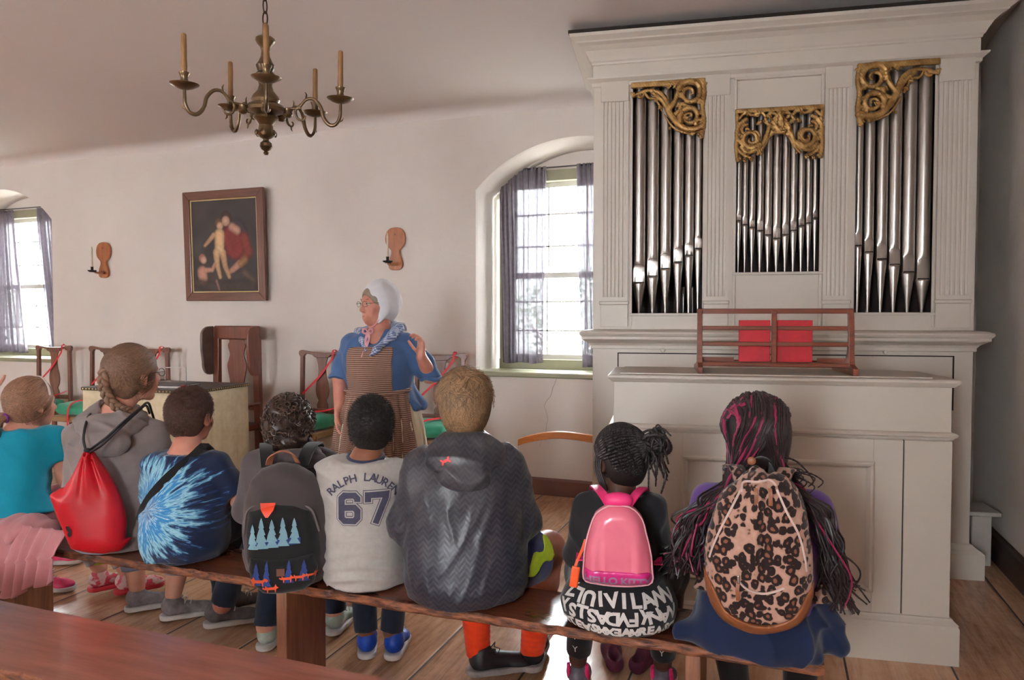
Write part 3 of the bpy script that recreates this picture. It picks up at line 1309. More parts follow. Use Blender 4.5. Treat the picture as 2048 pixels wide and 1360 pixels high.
for p in P1:
    pipe(*p, 1.415, 2.745)
for p in P2:
    pipe(*p, 1.645, 2.55)
for p in P3:
    pipe(*p, 1.415, 2.765)
for a in (-1.05, -.995, -.085, -.03):
    mb = MB().lathe([(.003, 1.40), (.009, 1.55), (.009, 1.58), (.004, 1.585)], 10, (a, 1.30, 0))
    mb.build('small_pipe', m_tin, organ, smooth=40)


# gilt pipe shades: carved acanthus scrolls
def spiral(cx, cz, r0, a0, turns, ccw=1, r1=.12, n=30):
    out = []
    for i in range(n + 1):
        t = i / n
        r = r0 * (1 - t) ** .85 + r0 * r1 * t
        a = a0 + ccw * turns * 2 * math.pi * t
        out.append((cx + r * math.cos(a), cz + r * math.sin(a)))
    return out


def carve(name, strokes, leaves, box, b0, frame=None):
    """strokes: list of (points2d, r_start, r_end)."""
    a0, a1, z0, z1 = box
    F = Field((a0 - .02, b0 - .05, z0 - .02), (a1 + .02, b0 + .03, z1 + .02), .0034)
    for pts, ra, rb in strokes:
        pts = [p for p in pts]
        m = len(pts) - 1
        for i in range(m):
            r1 = 1.12 * (ra + (rb - ra) * i / m)
            r2 = 1.12 * (ra + (rb - ra) * (i + 1) / m)
            y1 = b0 - .004 - r1 * .35
            y2 = b0 - .004 - r2 * .35
            F.add(cap((pts[i][0], y1, pts[i][1]), (pts[i + 1][0], y2, pts[i + 1][1]), r1, r2), k=.002)
    for (x, z, an, ln, wd) in leaves:
        # a curling leaf: three lobes
        for da, s_ in ((0, 1), (.55, .72), (-.55, .72)):
            p = (x, b0 - .004, z)
            q = (x + ln * s_ * math.cos(an + da), b0 - .016, z + ln * s_ * math.sin(an + da))
            F.add(cap(p, q, wd * .55, wd * .9 * s_), k=.003)
    if frame:
        for fr_ in frame:
            F.add(rbox(((fr_[0] + fr_[1]) / 2, b0 - .006, (fr_[2] + fr_[3]) / 2), ((fr_[1] - fr_[0]) / 2, .014, (fr_[3] - fr_[2]) / 2), rr=.004), k=.003)
    F.disp(lambda X, Y, Z: .0007 * np.sin(X * 420 + Z * 300) + .0005 * np.sin(X * 260 - Z * 390))
    V, Fc = F.mesh(0)
    return np_mesh(name, V, Fc, m_gold, organ, world=False)


def side_shade(a0, a1, zt, flip):
    """tall corner at one side, thin tail at the other. u runs from the tail to the tall corner"""
    W, Hh = a1 - a0, .315
    def T(u, w):      # u,w in 0..1 units of the photographed piece (w down from the top)
        x = a0 + u * W if not flip else a1 - u * W
        return (x, zt - w * Hh)
    def TP(pts):
        return [T(u, w) for u, w in pts]
    def SP(u, w, r, s0, turns, cc):
        pts = []
        for (x, z) in spiral(0, 0, r, s0, turns, cc):
            pts.append(T(u + x / W, w - z / Hh))
        return pts
    st = []
    main = smooth_path([(.02, .24), (.16, .16), (.32, .16), (.44, .26), (.5, .42), (.54, .58), (.62, .74), (.72, .86), (.84, .9), (.97, .86)], 34)
    st.append((TP([tuple(p) for p in main]), .008, .019))
    main2 = smooth_path([(.30, .20), (.44, .36), (.50, .52), (.58, .70), (.68, .82)], 20)
    st.append((TP([tuple(p) for p in main2]), .012, .016))
    st.append((SP(.80, .24, .072, 2.6, 1.55, -1), .017, .005))
    st.append((SP(.80, .66, .058, 3.6, 1.6, -1), .016, .005))
    st.append((TP([tuple(p) for p in smooth_path([(.52, .5), (.60, .36), (.64, .2), (.72, .08)], 14)]), .014, .010))
    st.append((TP([tuple(p) for p in smooth_path([(.56, .62), (.66, .54), (.68, .44), (.74, .44)], 14)]), .010, .012))
    st.append((TP([tuple(p) for p in smooth_path([(.97, .05), (.995, .25), (.97, .5), (.99, .75), (.96, .97)], 18)]), .011, .013))
    st.append((SP(.93, .80, .026, 1.0, 1.2, 1), .010, .004))
    st.append((TP([tuple(p) for p in smooth_path([(.18, .16), (.24, .28), (.32, .30), (.38, .40), (.42, .52)], 14)]), .007, .006))
    st.append((TP([tuple(p) for p in smooth_path([(.46, .60), (.52, .74), (.60, .86), (.70, .93), (.82, .97)], 14)]), .005, .006))
    st.append((SP(.13, .20, .020, 4.0, 1.1, 1), .007, .004))
    lv = []
    for u, w, an, ln, wd in ((.05, .22, 2.6, .024, .008), (.06, .2, 3.8, .022, .007), (.50, .14, 1.2, .03, .008), (.58, .12, .6, .03, .008), (.44, .10, 1.9, .026, .007), (.66, .12, 1.0, .034, .009), (.62, .47, .5, .03, .008),
                          (.68, .30, 2.2, .03, .009), (.90, .42, .3, .03, .009), (.92, .56, 5.4, .03, .009), (.96, .30, 1.2, .03, .009), (.97, .12, .5, .022, .008), (.62, .62, .9, .03, .008), (.94, .93, 4.7, .03, .010), (.97, .99, 4.4, .022, .009), (.86, .93, 4.3, .022, .008), (.36, .28, 4.2, .024, .008), (.42, .44, 3.9, .022, .008), (.55, .82, 4.0, .02, .006), (.74, .70, .4, .02, .007)):
        x, z = T(u, w)
        lv.append((x, z, an if not flip else math.pi - an, ln, wd))
    x0, x1 = (a0, a1) if a0 < a1 else (a1, a0)
    carve('gilt_pipe_shade', st, lv, (x0 - .03, x1 + .03, zt - Hh - .04, zt + .02), BF - .008, [(x0 - .002, x1 + .002, zt - .028, zt + .004)])


side_shade(W1[0] - .004, W1[1] + .004, W1[3], False)
side_shade(W3[0] - .004, W3[1] + .004, W3[3], True)


def centre_shade():
    a0, a1, zt = W2[0] - .004, W2[1] + .004, W2[3]
    W, Hh = a1 - a0, .285
    st, lv = [], []
    for fl in (0, 1):
        def T(u, w):
            x = a0 + u * W if not fl else a1 - u * W
            return (x, zt - w * Hh)
        def TP(p):
            return [T(u, w) for u, w in smooth_path(p, 18)]
        def SP(u, w, r, s0, turns, cc):
            return [T(u + x / W, w - z / Hh) for x, z in spiral(0, 0, r, s0, turns, cc)]
        st.append((SP(.19, .50, .094, 1.9, .95, 1), .011, .007))
        st.append((SP(.185, .58, .055, -.6, 1.5, -1), .015, .005))
        st.append((SP(.13, .40, .03, 1.5, 1.2, 1), .009, .004))
        st.append((TP([(.40, .34), (.34, .62), (.26, .78), (.14, .84), (.07, .72)]), .013, .009))
        st.append((TP([(.46, .46), (.38, .56), (.33, .74), (.26, .88)]), .008, .008))
        st.append((TP([(.02, .10), (.03, .4), (.015, .7), (.03, .98)]), .009, .010))
        st.append((TP([(.02, .72), (.08, .86), (.14, .92), (.2, .95)]), .008, .008))
        st.append((TP([(.46, .12), (.40, .10), (.34, .22), (.40, .34), (.44, .42)]), .009, .007))
        st.append((TP([(.05, .16), (.12, .06), (.2, .12), (.3, .08), (.36, .18)]), .008, .008))
        st.append((TP([(.50, .10), (.47, .22), (.46, .34), (.50, .44)]), .013, .011))
        for u, w, an, ln, wd in ((.08, .1, .8, .026, .008), (.14, .12, 1.8, .024, .008), (.22, .14, .5, .03, .008), (.28, .1, 2.2, .024, .007), (.34, .3, 1.4, .028, .008), (.42, .2, 2.6, .02, .007), (.05, .9, 4.6, .026, .010), (.1, .95, 5.2, .022, .008),
                              (.18, .92, 5.0, .024, .008), (.25, .3, .6, .026, .008), (.07, .55, 1.9, .022, .007), (.06, .3, 2.2, .022, .008), (.45, .42, 4.4, .02, .008), (.3, .84, 4.9, .018, .006)):
            x, z = T(u, w)
            lv.append((x, z, an if not fl else math.pi - an, ln, wd))
    for k in range(7):
        an = math.pi * (.12 + .76 * k / 6)
        st.append(([(a0 + W / 2, zt - .125), (a0 + W / 2 + .05 * math.cos(an), zt - .125 + .075 * math.sin(an))], .006, .011))
    st.append(([(a0 + W * .42, zt - .135), (a0 + W * .58, zt - .135)], .01, .01))
    carve('gilt_pipe_shade', st, lv, (a0 - .01, a1 + .01, zt - Hh - .03, zt + .02), BF - .004, [(a0, a1, zt - .02, zt + .004)])


centre_shade()

# pump lever: curved bow of varnished wood at the left side of the case
m_orange = wood('varnished_beech', (206, 128, 52), (176, 98, 34), 'x', rough=.3)
pts = smooth_path([(-1.50, 1.52, .585), (-1.62, 1.52, .607), (-1.80, 1.52, .625), (-1.93, 1.52, .615), (-2.06, 1.52, .585), (-2.11, 1.52, .565)], 24)
mb = MB()
for i, p in enumerate(pts):
    t = i / 23
    h = .024 - .002 * t
    mb.v += [(p[0], p[1] - .02, p[2] - h), (p[0], p[1] + .02, p[2] - h), (p[0], p[1] + .02, p[2] + h), (p[0], p[1] - .02, p[2] + h)]
for i in range(23):
    for k in range(4):
        mb.f.append((i * 4 + k, i * 4 + (k + 1) % 4, i * 4 + 4 + (k + 1) % 4, i * 4 + 4 + k))
        mb.m.append(0)
mb.f += [(0, 1, 2, 3), (92, 95, 94, 93)]
mb.m += [0, 0]
o = mb.build('pump_lever', m_orange, organ, bevel=.004)
o['label'] = 'curved orange wooden lever'

# ------------------------------------------------------------------ console in front of the case
console = thing('organ_console', 'white panelled organ console standing free in front of the organ case', 'organ console', OO, OT)
m_con = M('ivory_console_paint', (200, 191, 180), (194, 185, 174), rough=.4, scale=3, bmp=.04, bscale=40, spec=.45)
CA0, CA1 = -1.383, -.035
mb = MB().box(CA0, CA1, .035, .50, .02, 1.13)
mb.build('body', m_con, console, bevel=.003)
mb = MB()
mould(mb, [(0, .0), (.032, .0), (.032, .150), (.028, .158), (.03, .164), (.014, .176), (.012, .184), (0, .19)], CA0, CA1, .035, .5)
mb.build('plinth', m_con, console)
mb = MB()
mould(mb, [(0, .905), (.006, .908), (.008, .915), (.018, .921), (.020, .928), (.014, .934), (0, .938)], CA0, CA1, .035, .5)
mb.build('belt_moulding', m_con, console, smooth=40)
mb = MB()
mould(mb, [(0, 1.118), (.008, 1.12), (.014, 1.128), (.02, 1.133), (.024, 1.138), (.024, 1.147), (.018, 1.151), (0, 1.151)], CA0, CA1, .035, .50)
mb.build('top_board', m_con, console, smooth=40)
mb = MB().box(CA0 + .025, CA1 - .06, .07, .48, 1.149, 1.156, bev=.002)
mb.build('lid', m_con, console)
# front frame: stiles, rails and a sunk panel with moulded edge
mb = MB()
y0, y1 = .021, .036
mb.box(CA0, -1.087, y0, y1, .188, .903, bev=.0015)
mb.box(-.326, -.2155, y0, y1, .188, .903, bev=.0015)
mb.box(-1.087, -.326, y0, y1, .805, .903, bev=.0015)
mb.box(-1.087, -.326, y0, y1, .188, .277, bev=.0015)
mb.box(-.2105, CA1, y0, y1, .188, .903, bev=.0015)
mb.build('front_frame', m_con, console)
MB().box(-.2155, -.2105, .028, .034, .19, .903).build('panel_gap', m_gap, console)
mb = MB()
pr = [(0, .0), (.004, -.006), (.010, -.010), (.018, -.008), (.024, .002), (.03, .012)]
rows = []
for o_, d_ in pr:
    a0_, a1_, z0_, z1_ = -1.087 - .006 + o_, -.326 + .006 - o_, .277 - .006 + o_, .805 + .006 - o_
    rows.append([(a0_, y0 + d_, z0_), (a1_, y0 + d_, z0_), (a1_, y0 + d_, z1_), (a0_, y0 + d_, z1_)])
for r0, r1 in zip(rows[:-1], rows[1:]):
    for i in range(4):
        mb.add([r0[i], r0[(i + 1) % 4], r1[(i + 1) % 4], r1[i]], [(0, 1, 2, 3)])
mb.build('panel_moulding', m_con, console)
for a in (-1.165, -.04):
    pass

# music stand on the console
m_mah = wood('mahogany', (128, 62, 36), (92, 40, 24), 'x', rough=.32)
stand = thing('music_stand', 'openwork mahogany music stand on top of the organ console', 'music stand', OO, OT)
def leanb(z):   # the rack leans away at the top
    return .135 + (z - 1.157) * .10
mb = MB()
for nm, a in (('side', -1.012), ('side', -.388)):
    m2 = MB()
    poly = [(.06, 1.1575), (.43, 1.1575), (.43, 1.175), (.20, 1.20), (.165, 1.26), (.160, 1.34), (.175, 1.437), (.150, 1.437), (.135, 1.34), (.13, 1.26), (.12, 1.20), (.06, 1.185)]
    m2.prism(poly, a - .011, a + .011, 'yz')
    m2.build('side_upright', m_mah, stand, bevel=.002)
for z0, z1 in ((1.417, 1.439), (1.345, 1.363), (1.275, 1.293)):
    MB().box(-1.022, -.378, .138 + (z0 - 1.2) * .1, .158 + (z0 - 1.2) * .1, z0, z1, bev=.002).build('rail', m_mah, stand)
MB().box(-1.005, -.395, .128, .20, 1.186, 1.204, bev=.003).build('shelf', m_mah, stand)
MB().box(-1.005, -.395, .40, .42, 1.175, 1.20, bev=.003).build('rail', m_mah, stand)
MB().box(-.710, -.690, .132, .152, 1.204, 1.43, bev=.002).build('centre_upright', m_mah, stand)
MB().box(-1.01, -.86, .20, .215, 1.204, 1.222).build('ledge', m_mah, stand)
MB().box(-.51, -.39, .20, .215, 1.204, 1.222).build('ledge', m_mah, stand)
m_redbk = M('red_book_cloth', (190, 16, 36), (168, 10, 30), rough=.6, scale=20, bmp=.1, bscale=200)
m_page = M('paper_edges', (206, 196, 178), rough=.8)
for lab, a0, a1 in (('red cloth hymn book standing open on the left half of the music stand', -.842, -.712), ('red cloth hymn book standing on the right half of the music stand', -.688, -.538)):
    t = thing('hymn_book', lab, 'book', OO, OT, 'red books on the music stand')
    MB().box(a0, a1, .166, .170, 1.206, 1.388, bev=.001).build('cover', m_redbk, t)
    MB().box(a0 + .004, a1 - .004, .1705, .186, 1.209, 1.383).build('pages', m_page, t)
    MB().box(a0, a1, .1865, .190, 1.206, 1.388, bev=.001).build('back_cover', m_redbk, t)

# low white stool in the corner between organ case and right wall
st_ = thing('stool', 'low white painted stool in the corner between organ and right wall', 'stool', (1.09, 4.72, 0), R(8))
m_stl = M('stool_white', (196, 188, 180), rough=.5)
MB().box(-.10, .09, -.12, .12, .285, .31, bev=.004).build('seat', m_stl, st_)
for y in (-.085, .085):
    MB().box(-.05, .05, y - .012, y + .012, 0, .284, bev=.003).build('leg', m_stl, st_)
# ------------------------------------------------------------------ chairs along the window wall
m_ch = wood('walnut_chair', (120, 76, 58), (84, 48, 36), 'z', rough=.3, coat=.35)
m_ch2 = wood('reddish_walnut', (122, 66, 46), (88, 44, 32), 'z', rough=.3, coat=.3)
m_green = fabric('green_wool', (58, 150, 118), (40, 120, 94), rough=.9)
m_ribbon = M('red_ribbon', (214, 24, 44), (196, 16, 36), rough=.45, scale=20)
m_rush = fabric('woven_rush', (150, 118, 80), (110, 84, 56), rough=.9)


def ribbon_strip(mb, pts, w=.011, nrm=(0, -1, 0)):
    P = [Vector(p) for p in pts]
    n = Vector(nrm)
    vs = []
    for i, p in enumerate(P):
        t = (P[min(i + 1, len(P) - 1)] - P[max(i - 1, 0)]).normalized()
        s_ = t.cross(n)
        if s_.length < .05:
            s_ = Vector((1, 0, 0))
        s_.normalize()
        nn = s_.cross(t).normalized() * .0008
        vs += [tuple(p - s_ * w + nn), tuple(p + s_ * w + nn), tuple(p + s_ * w - nn), tuple(p - s_ * w - nn)]
    fs = []
    for i in range(len(P) - 1):
        for k in range(4):
            fs.append((i * 4 + k, i * 4 + (k + 1) % 4, i * 4 + 4 + (k + 1) % 4, i * 4 + 4 + k))
    fs += [(0, 1, 2, 3), (len(P) * 4 - 1, len(P) * 4 - 2, len(P) * 4 - 3, len(P) * 4 - 4)]
    mb.add(vs, fs)


def vase(zl, zh, sc=1.0):
    """outline of a vase splat: list of (x, z)"""
    L = [(.055, 0), (.055, .10), (.040, .17), (.045, .20), (.060, .26), (.068, .36), (.062, .48), (.045, .60), (.038, .70), (.040, .80), (.052, .92), (.075, 1.0)]
    r = [(x * sc, zl + t * (zh - zl)) for x, t in L]
    # refine
    P = smooth_path([(x, z, 0) for x, z in r], 30)
    return [(p[0], p[1]) for p in P] + [(-p[0], p[1]) for p in P[::-1]]


def make_chair(label):
    """Queen-Anne style side chair; origin on the floor under the middle of the seat, back towards +y"""
    t = thing('side_chair', label, 'chair')
    mb = MB().prism(vase(.60, 1.075), .205, .217, 'xz')
    mb.build('splat', m_ch, t, bevel=.002)
    # yoke crest with rounded ears
    top = smooth_path([(-.238, .1, 1.08), (-.236, .1, 1.105), (-.215, .1, 1.117), (-.17, .1, 1.112), (-.09, .1, 1.100), (0, .1, 1.098), (.09, .1, 1.100), (.17, .1, 1.112), (.215, .1, 1.117), (.236, .1, 1.105), (.238, .1, 1.08)], 44)
    bot = smooth_path([(.225, .1, 1.058), (.19, .1, 1.060), (.165, .1, 1.083), (.10, .1, 1.078), (.07, .1, 1.058), (0, .1, 1.052), (-.07, .1, 1.058), (-.10, .1, 1.078), (-.165, .1, 1.083), (-.19, .1, 1.060), (-.225, .1, 1.058)], 44)
    poly = [(p[0], p[2]) for p in top] + [(p[0], p[2]) for p in bot]
    MB().prism(poly, .196, .224, 'xz').build('crest_rail', m_ch, t, bevel=.005)
    for s in (-1, 1):
        mb = MB()
        for z0, z1, y0_, y1_ in ((0, .46, .235, .205), (.46, 1.075, .205, .210)):
            mb.add([(s * .215 - .017, y0_ - .017, z0), (s * .215 + .017, y0_ - .017, z0), (s * .215 + .017, y0_ + .017, z0), (s * .215 - .017, y0_ + .017, z0),
                    (s * .205 - .017, y1_ - .015, z1), (s * .205 + .017, y1_ - .015, z1), (s * .205 + .017, y1_ + .015, z1), (s * .205 - .017, y1_ + .015, z1)],
                   [(0, 1, 5, 4), (1, 2, 6, 5), (2, 3, 7, 6), (3, 0, 4, 7), (0, 3, 2, 1), (4, 5, 6, 7)])
        mb.build('back_leg', m_ch, t, bevel=.004)
        mb = MB().lathe([(.014, 0), (.022, .015), (.024, .04), (.013, .07), (.016, .10), (.021, .14), (.013, .17), (.020, .20), (.020, .27), (.013, .30), (.018, .33), (.023, .36), (.023, .45)], 16, (s * .225, -.19, 0))
        mb.build('front_leg', m_ch, t, smooth=50)
        MB().box(s * .225 - .010, s * .225 + .010, -.18, .21, .15, .175, bev=.004).build('side_stretcher', m_ch, t)
    MB().box(-.19, .19, .196, .222, .575, .615, bev=.004).build('lower_back_rail', m_ch, t)
    MB().lathe([(.008, -.22), (.012, -.12), (.022, -.03), (.012, -.012), (.018, 0), (.012, .012), (.022, .03), (.012, .12), (.008, .22)], 12, (0, -.19, .25), axis=(1, 0, 0)).build('front_stretcher', m_ch, t, smooth=50)
    mb = MB().prism([(-.245, -.215), (.245, -.215), (.215, .21), (-.215, .21)], .42, .475, 'xy')
    mb.build('seat', m_rush, t, bevel=.012)
    return t


spots = [(-6.88, 4.92, 'walnut side chair in front of the far left window curtain', R(3)),
         (-6.17, 4.94, 'walnut side chair behind the canvas covered desk, next to the far left window', R(1)),
         (-5.62, 4.95, 'walnut side chair behind the head of the woman with glasses', R(-2)),
         (-3.665, 4.93, 'walnut side chair just left of the standing woman in the white cap', R(-2)),
         (-2.53, 4.94, 'walnut side chair just right of the standing woman, under the window sill corner', R(1))]
chair0 = make_chair(spots[0][2])
G = 'old side chairs along the window wall'
chairs = []
for i, (x, y, lab, rz_) in enumerate(spots):
    if i == 0:
        chair0.location = (x, y, 0)
        chair0.rotation_euler = (0, 0, rz_)
        chair0['group'] = G
        c = chair0
    else:
        c = dup(chair0, (x, y, 0), rz_, lab, G)
    chairs.append(c)

# green cushions, one on every chair, and the tied ribbons
wh = ['in front of the far left window', 'beside the far left window', 'behind the woman with glasses', 'left of the standing woman', 'right of the standing woman']
for i, (x, y, lab, rz_) in enumerate(spots):
    F = Field((x - .3, y - .3, .42), (x + .3, y + .28, .70), .008)
    F.add([rbox((x, y - .02, .535), (.215, .185, .050), rotz(rz_), .045)], .02)
    F.add([ell((x, y - .02, .54), (.20, .17, .075), rotz(rz_))], .04)
    F.cut((0, 0, -1), (0, 0, .484))
    F.disp(folds(40 + i, .006, 26, 4))
    cs = F.build('seat_cushion', m_green)
    tag(cs, 'green wool cushion on the chair ' + wh[i], 'cushion', 'green cushions on the side chairs')
    rt = Matrix.Rotation(rz_, 3, 'Z')
    def Wp(px, py, pz):
        v_ = rt @ Vector((px, py, pz))
        return (v_.x + x, v_.y + y, v_.z)
    mb = MB()
    # looped round the crest, down to the left post
    ribbon_strip(mb, [Wp(.13, .19, 1.085), Wp(.13, .188, 1.118), Wp(.13, .21, 1.126), Wp(.13, .233, 1.118), Wp(.128, .233, 1.07)], .010)
    ribbon_strip(mb, [Wp(.13, .189, 1.10)] + [Wp(*p) for p in smooth_path([(.12, .190, 1.05), (.0, .192, .91), (-.12, .19, .80), (-.195, .186, .735)], 8)], .009)
    # from the right post across the cushion to the front stretcher
    ribbon_strip(mb, [Wp(*p) for p in smooth_path([(.20, .180, .66), (.17, .05, .626), (.06, -.14, .622), (.02, -.215, .590), (.0, -.232, .50), (-.01, -.222, .30), (-.012, -.215, .24)], 16)], .010, (0, -.8, .6))
    rb = mb.build('ribbon', m_ribbon)
    tag(rb, 'red ribbon tied across the chair ' + wh[i], 'ribbon', 'red ribbons tied across the chairs')

# tall wing chair behind the desk
t = thing('wing_chair', 'tall open-backed wooden wing chair with rounded wings behind the canvas covered desk', 'chair', (-4.58, 4.95, 0), R(-3))
spl = [(.085, .60), (.085, .68), (.098, .72), (.080, .80), (.096, .88), (.112, .96), (.094, 1.02), (.080, 1.07), (.10, 1.13), (.10, 1.16), (.085, 1.18), (.092, 1.24)]
P = smooth_path([(a, b_, 0) for a, b_ in spl], 40)
poly = [(p[0], p[1]) for p in P] + [(-p[0], p[1]) for p in P[::-1]]
MB().prism(poly, .18, .195, 'xz').build('splat', m_ch2, t, bevel=.003)
MB().box(-.265, .265, .165, .205, 1.20, 1.325, bev=.012).build('crest_rail', m_ch2, t)
for s in (-1, 1):
    mb = MB()
    mb.add([(s * .25 - .03, .165, 0), (s * .25 + .03, .165, 0), (s * .25 + .03, .215, 0), (s * .25 - .03, .215, 0),
            (s * .235 - .035, .165, 1.22), (s * .235 + .035, .165, 1.22), (s * .235 + .035, .205, 1.22), (s * .235 - .035, .205, 1.22)],
           [(0, 1, 5, 4), (1, 2, 6, 5), (2, 3, 7, 6), (3, 0, 4, 7), (0, 3, 2, 1), (4, 5, 6, 7)])
    mb.build('back_leg', m_ch2, t, bevel=.004)
    # rounded wing panel reaching forward
    w = [(.17, .88)] + [(.165 - .07 * math.sin(a) - .05, .98 - .10 * math.cos(a)) for a in np.linspace(0, 1.5, 6)] + [(.045, 1.0), (.03, 1.1), (.028, 1.2)] + [(.115 - .085 * math.cos(a), 1.235 + .085 * math.sin(a)) for a in np.linspace(0, 1.5, 6)] + [(.17, 1.322)]
    MB().prism(w, s * .27 - .014, s * .27 + .014, 'yz').build('wing', M('worn_leather_brown', (112, 92, 86), (90, 72, 66), rough=.35) if s < 0 else m_ch2, t, bevel=.008)
    MB().lathe([(.018, 0), (.026, .02), (.02, .08), (.028, .14), (.02, .2), (.028, .3), (.028, .62)], 16, (s * .27, -.25, 0)).build('front_leg', m_ch2, t, smooth=50)
    MB().box(s * .27 - .025, s * .27 + .025, -.28, .18, .62, .645, bev=.01).build('arm', m_ch2, t)
MB().box(-.27, .27, -.27, .19, .40, .46, bev=.015).build('seat', m_ch2, t)
MB().box(-.25, .25, .17, .20, .57, .62, bev=.004).build('lower_back_rail', m_ch2, t)

# ------------------------------------------------------------------ desk covered with canvas, leather top with brass nails
m_canvas, nt, b = base_mat('old_canvas_cloth', .9, 0, .2)
v = objco(nt)
f1 = noise(nt, v, 3, 4)
f2 = noise(nt, v, 22, 3)
cc = ramp(nt, mathn(nt, 'ADD', mathn(nt, 'MULTIPLY', f1, .7), mathn(nt, 'MULTIPLY', f2, .3)), [(.35, lin((196, 180, 146))), (.65, lin((226, 212, 184)))])
nt.links.new(cc, b.inputs['Base Color'])
bump(nt, b, f1, .3, .02)
m_leath = M('dark_leather', (62, 54, 52), (46, 40, 40), rough=.4, scale=9, bmp=.1, bscale=120)
m_brass = M('brass_nail', (196, 170, 110), rough=.3, metal=1.0)
desk = thing('covered_desk', 'desk draped in cream canvas with a dark nail-studded leather top', 'desk', (-4.46, 4.245, 0), R(3.5))
DW, DD = .50, .315
mb = MB()
# cloth walls with slight waves and a free lower hem
nu = 120
pts = []
per = [(-DW, -DD), (DW, -DD), (DW, DD), (-DW, DD)]
cloth_v, cloth_f = [], []
rows = 16
loop = []
for i in range(4):
    (xa, ya), (xb, yb) = per[i], per[(i + 1) % 4]
    for k in range(30):
        loop.append((xa + (xb - xa) * k / 30, ya + (yb - ya) * k / 30))
for r_ in range(rows + 1):
    z = .852 - .79 * r_ / rows
    g = r_ / rows
    for k, (x, y) in enumerate(loop):
        dx, dy = x / DW, y / DD
        w = 1 + g * (.022 + .012 * math.sin(k * .9) + .008 * math.sin(k * 2.3))
        cloth_v.append((x * w, y * w, z))
nl = len(loop)
for r_ in range(rows):
    for k in range(nl):
        cloth_f.append((r_ * nl + k, r_ * nl + (k + 1) % nl, (r_ + 1) * nl + (k + 1) % nl, (r_ + 1) * nl + k))
mb.add(cloth_v, cloth_f)
cl = mb.build('canvas_cover', m_canvas, desk, smooth=60)
sd = cl.modifiers.new('thick', 'SOLIDIFY')
sd.thickness = .003
MB().box(-DW - .012, DW + .012, -DD - .012, DD + .012, .848, .872, bev=.006).build('top', m_leath, desk)
for i, (x0, y0, x1, y1, nn) in enumerate(((DW + .014, -DD, DW + .014, DD, 26), (-DW, -DD - .014, DW, -DD - .014, 32))):
    mb = MB()
    for k in range(nn):
        tt = (k + .5) / nn
        mb.lathe([(.0065, 0), (.0055, .003), (.002, .0045), (0, .005)], 8, (x0 + (x1 - x0) * tt, y0 + (y1 - y0) * tt, .860), axis=(1, 0, 0) if i == 0 else (0, -1, 0))
    o = mb.build('nail_row', m_brass, desk)
for sx in (-1, 1):
    for sy in (-1, 1):
        MB().box(sx * .44 - .025, sx * .44 + .025, sy * .26 - .025, sy * .26 + .025, 0, .847).build('leg', m_ch2, desk)
# things lying on the desk
m_blk = M('black_card', (44, 40, 48), rough=.5)
m_pap = M('white_paper', (222, 216, 210), rough=.8)
m_clear = M('white_plastic', (232, 228, 226), rough=.35)
def on_desk(nm, lab, cat, x, y, rz_):
    c_, s_ = math.cos(R(3.5)), math.sin(R(3.5))
    return thing(nm, lab, cat, (-4.46 + x * c_ - y * s_, 4.245 + x * s_ + y * c_, .873), R(3.5) + rz_)
t = on_desk('folder', 'flat black folder with pale pages lying on the leather desk top', 'folder', .05, -.07, R(8))
MB().box(-.2, .2, -.14, .14, 0, .004).build('cover', m_blk, t)
MB().box(-.195, .195, -.135, .135, .0045, .012).build('pages', m_pap, t)
MB().box(-.2, .2, -.14, .14, .0125, .016).build('front_cover', m_blk, t)
t = on_desk('pointer', 'white stick with a red rubber tip lying on the desk', 'pointer', .16, -.25, R(10))
MB().lathe([(.005, -.17), (.005, .17)], 10, (0, 0, .0065), axis=(1, 0, 0)).build('stick', m_clear, t, smooth=40)
MB().lathe([(.001, 0), (.012, .004), (.014, .02), (.011, .034), (0, .038)], 14, (.17, 0, .0145), axis=(1, 0, 0)).build('red_tip', M('red_rubber', (206, 40, 60), rough=.4), t, smooth=40)
t = on_desk('sign_holder', 'small clear sign stand with white edges on the desk behind the glasses', 'sign stand', -.07, .16, R(0))
mb = MB()
for x0, x1, z0, z1 in ((-.105, -.10, .005, .125), (.10, .105, .005, .125), (-.105, .105, .12, .125)):
    mb.box(x0, x1, -.003, .003, z0, z1)
mb.box(-.105, .105, -.03, .03, 0, .005)
mb.build('frame', m_clear, t)
t = on_desk('booklet', 'thick dark booklet under the sign stand on the desk', 'booklet', -.30, .14, R(-12))
MB().box(-.13, .13, -.09, .09, 0, .018, bev=.003).build('block', m_pap, t)
MB().box(-.133, .133, -.093, .093, .0185, .021).build('cover', m_blk, t)

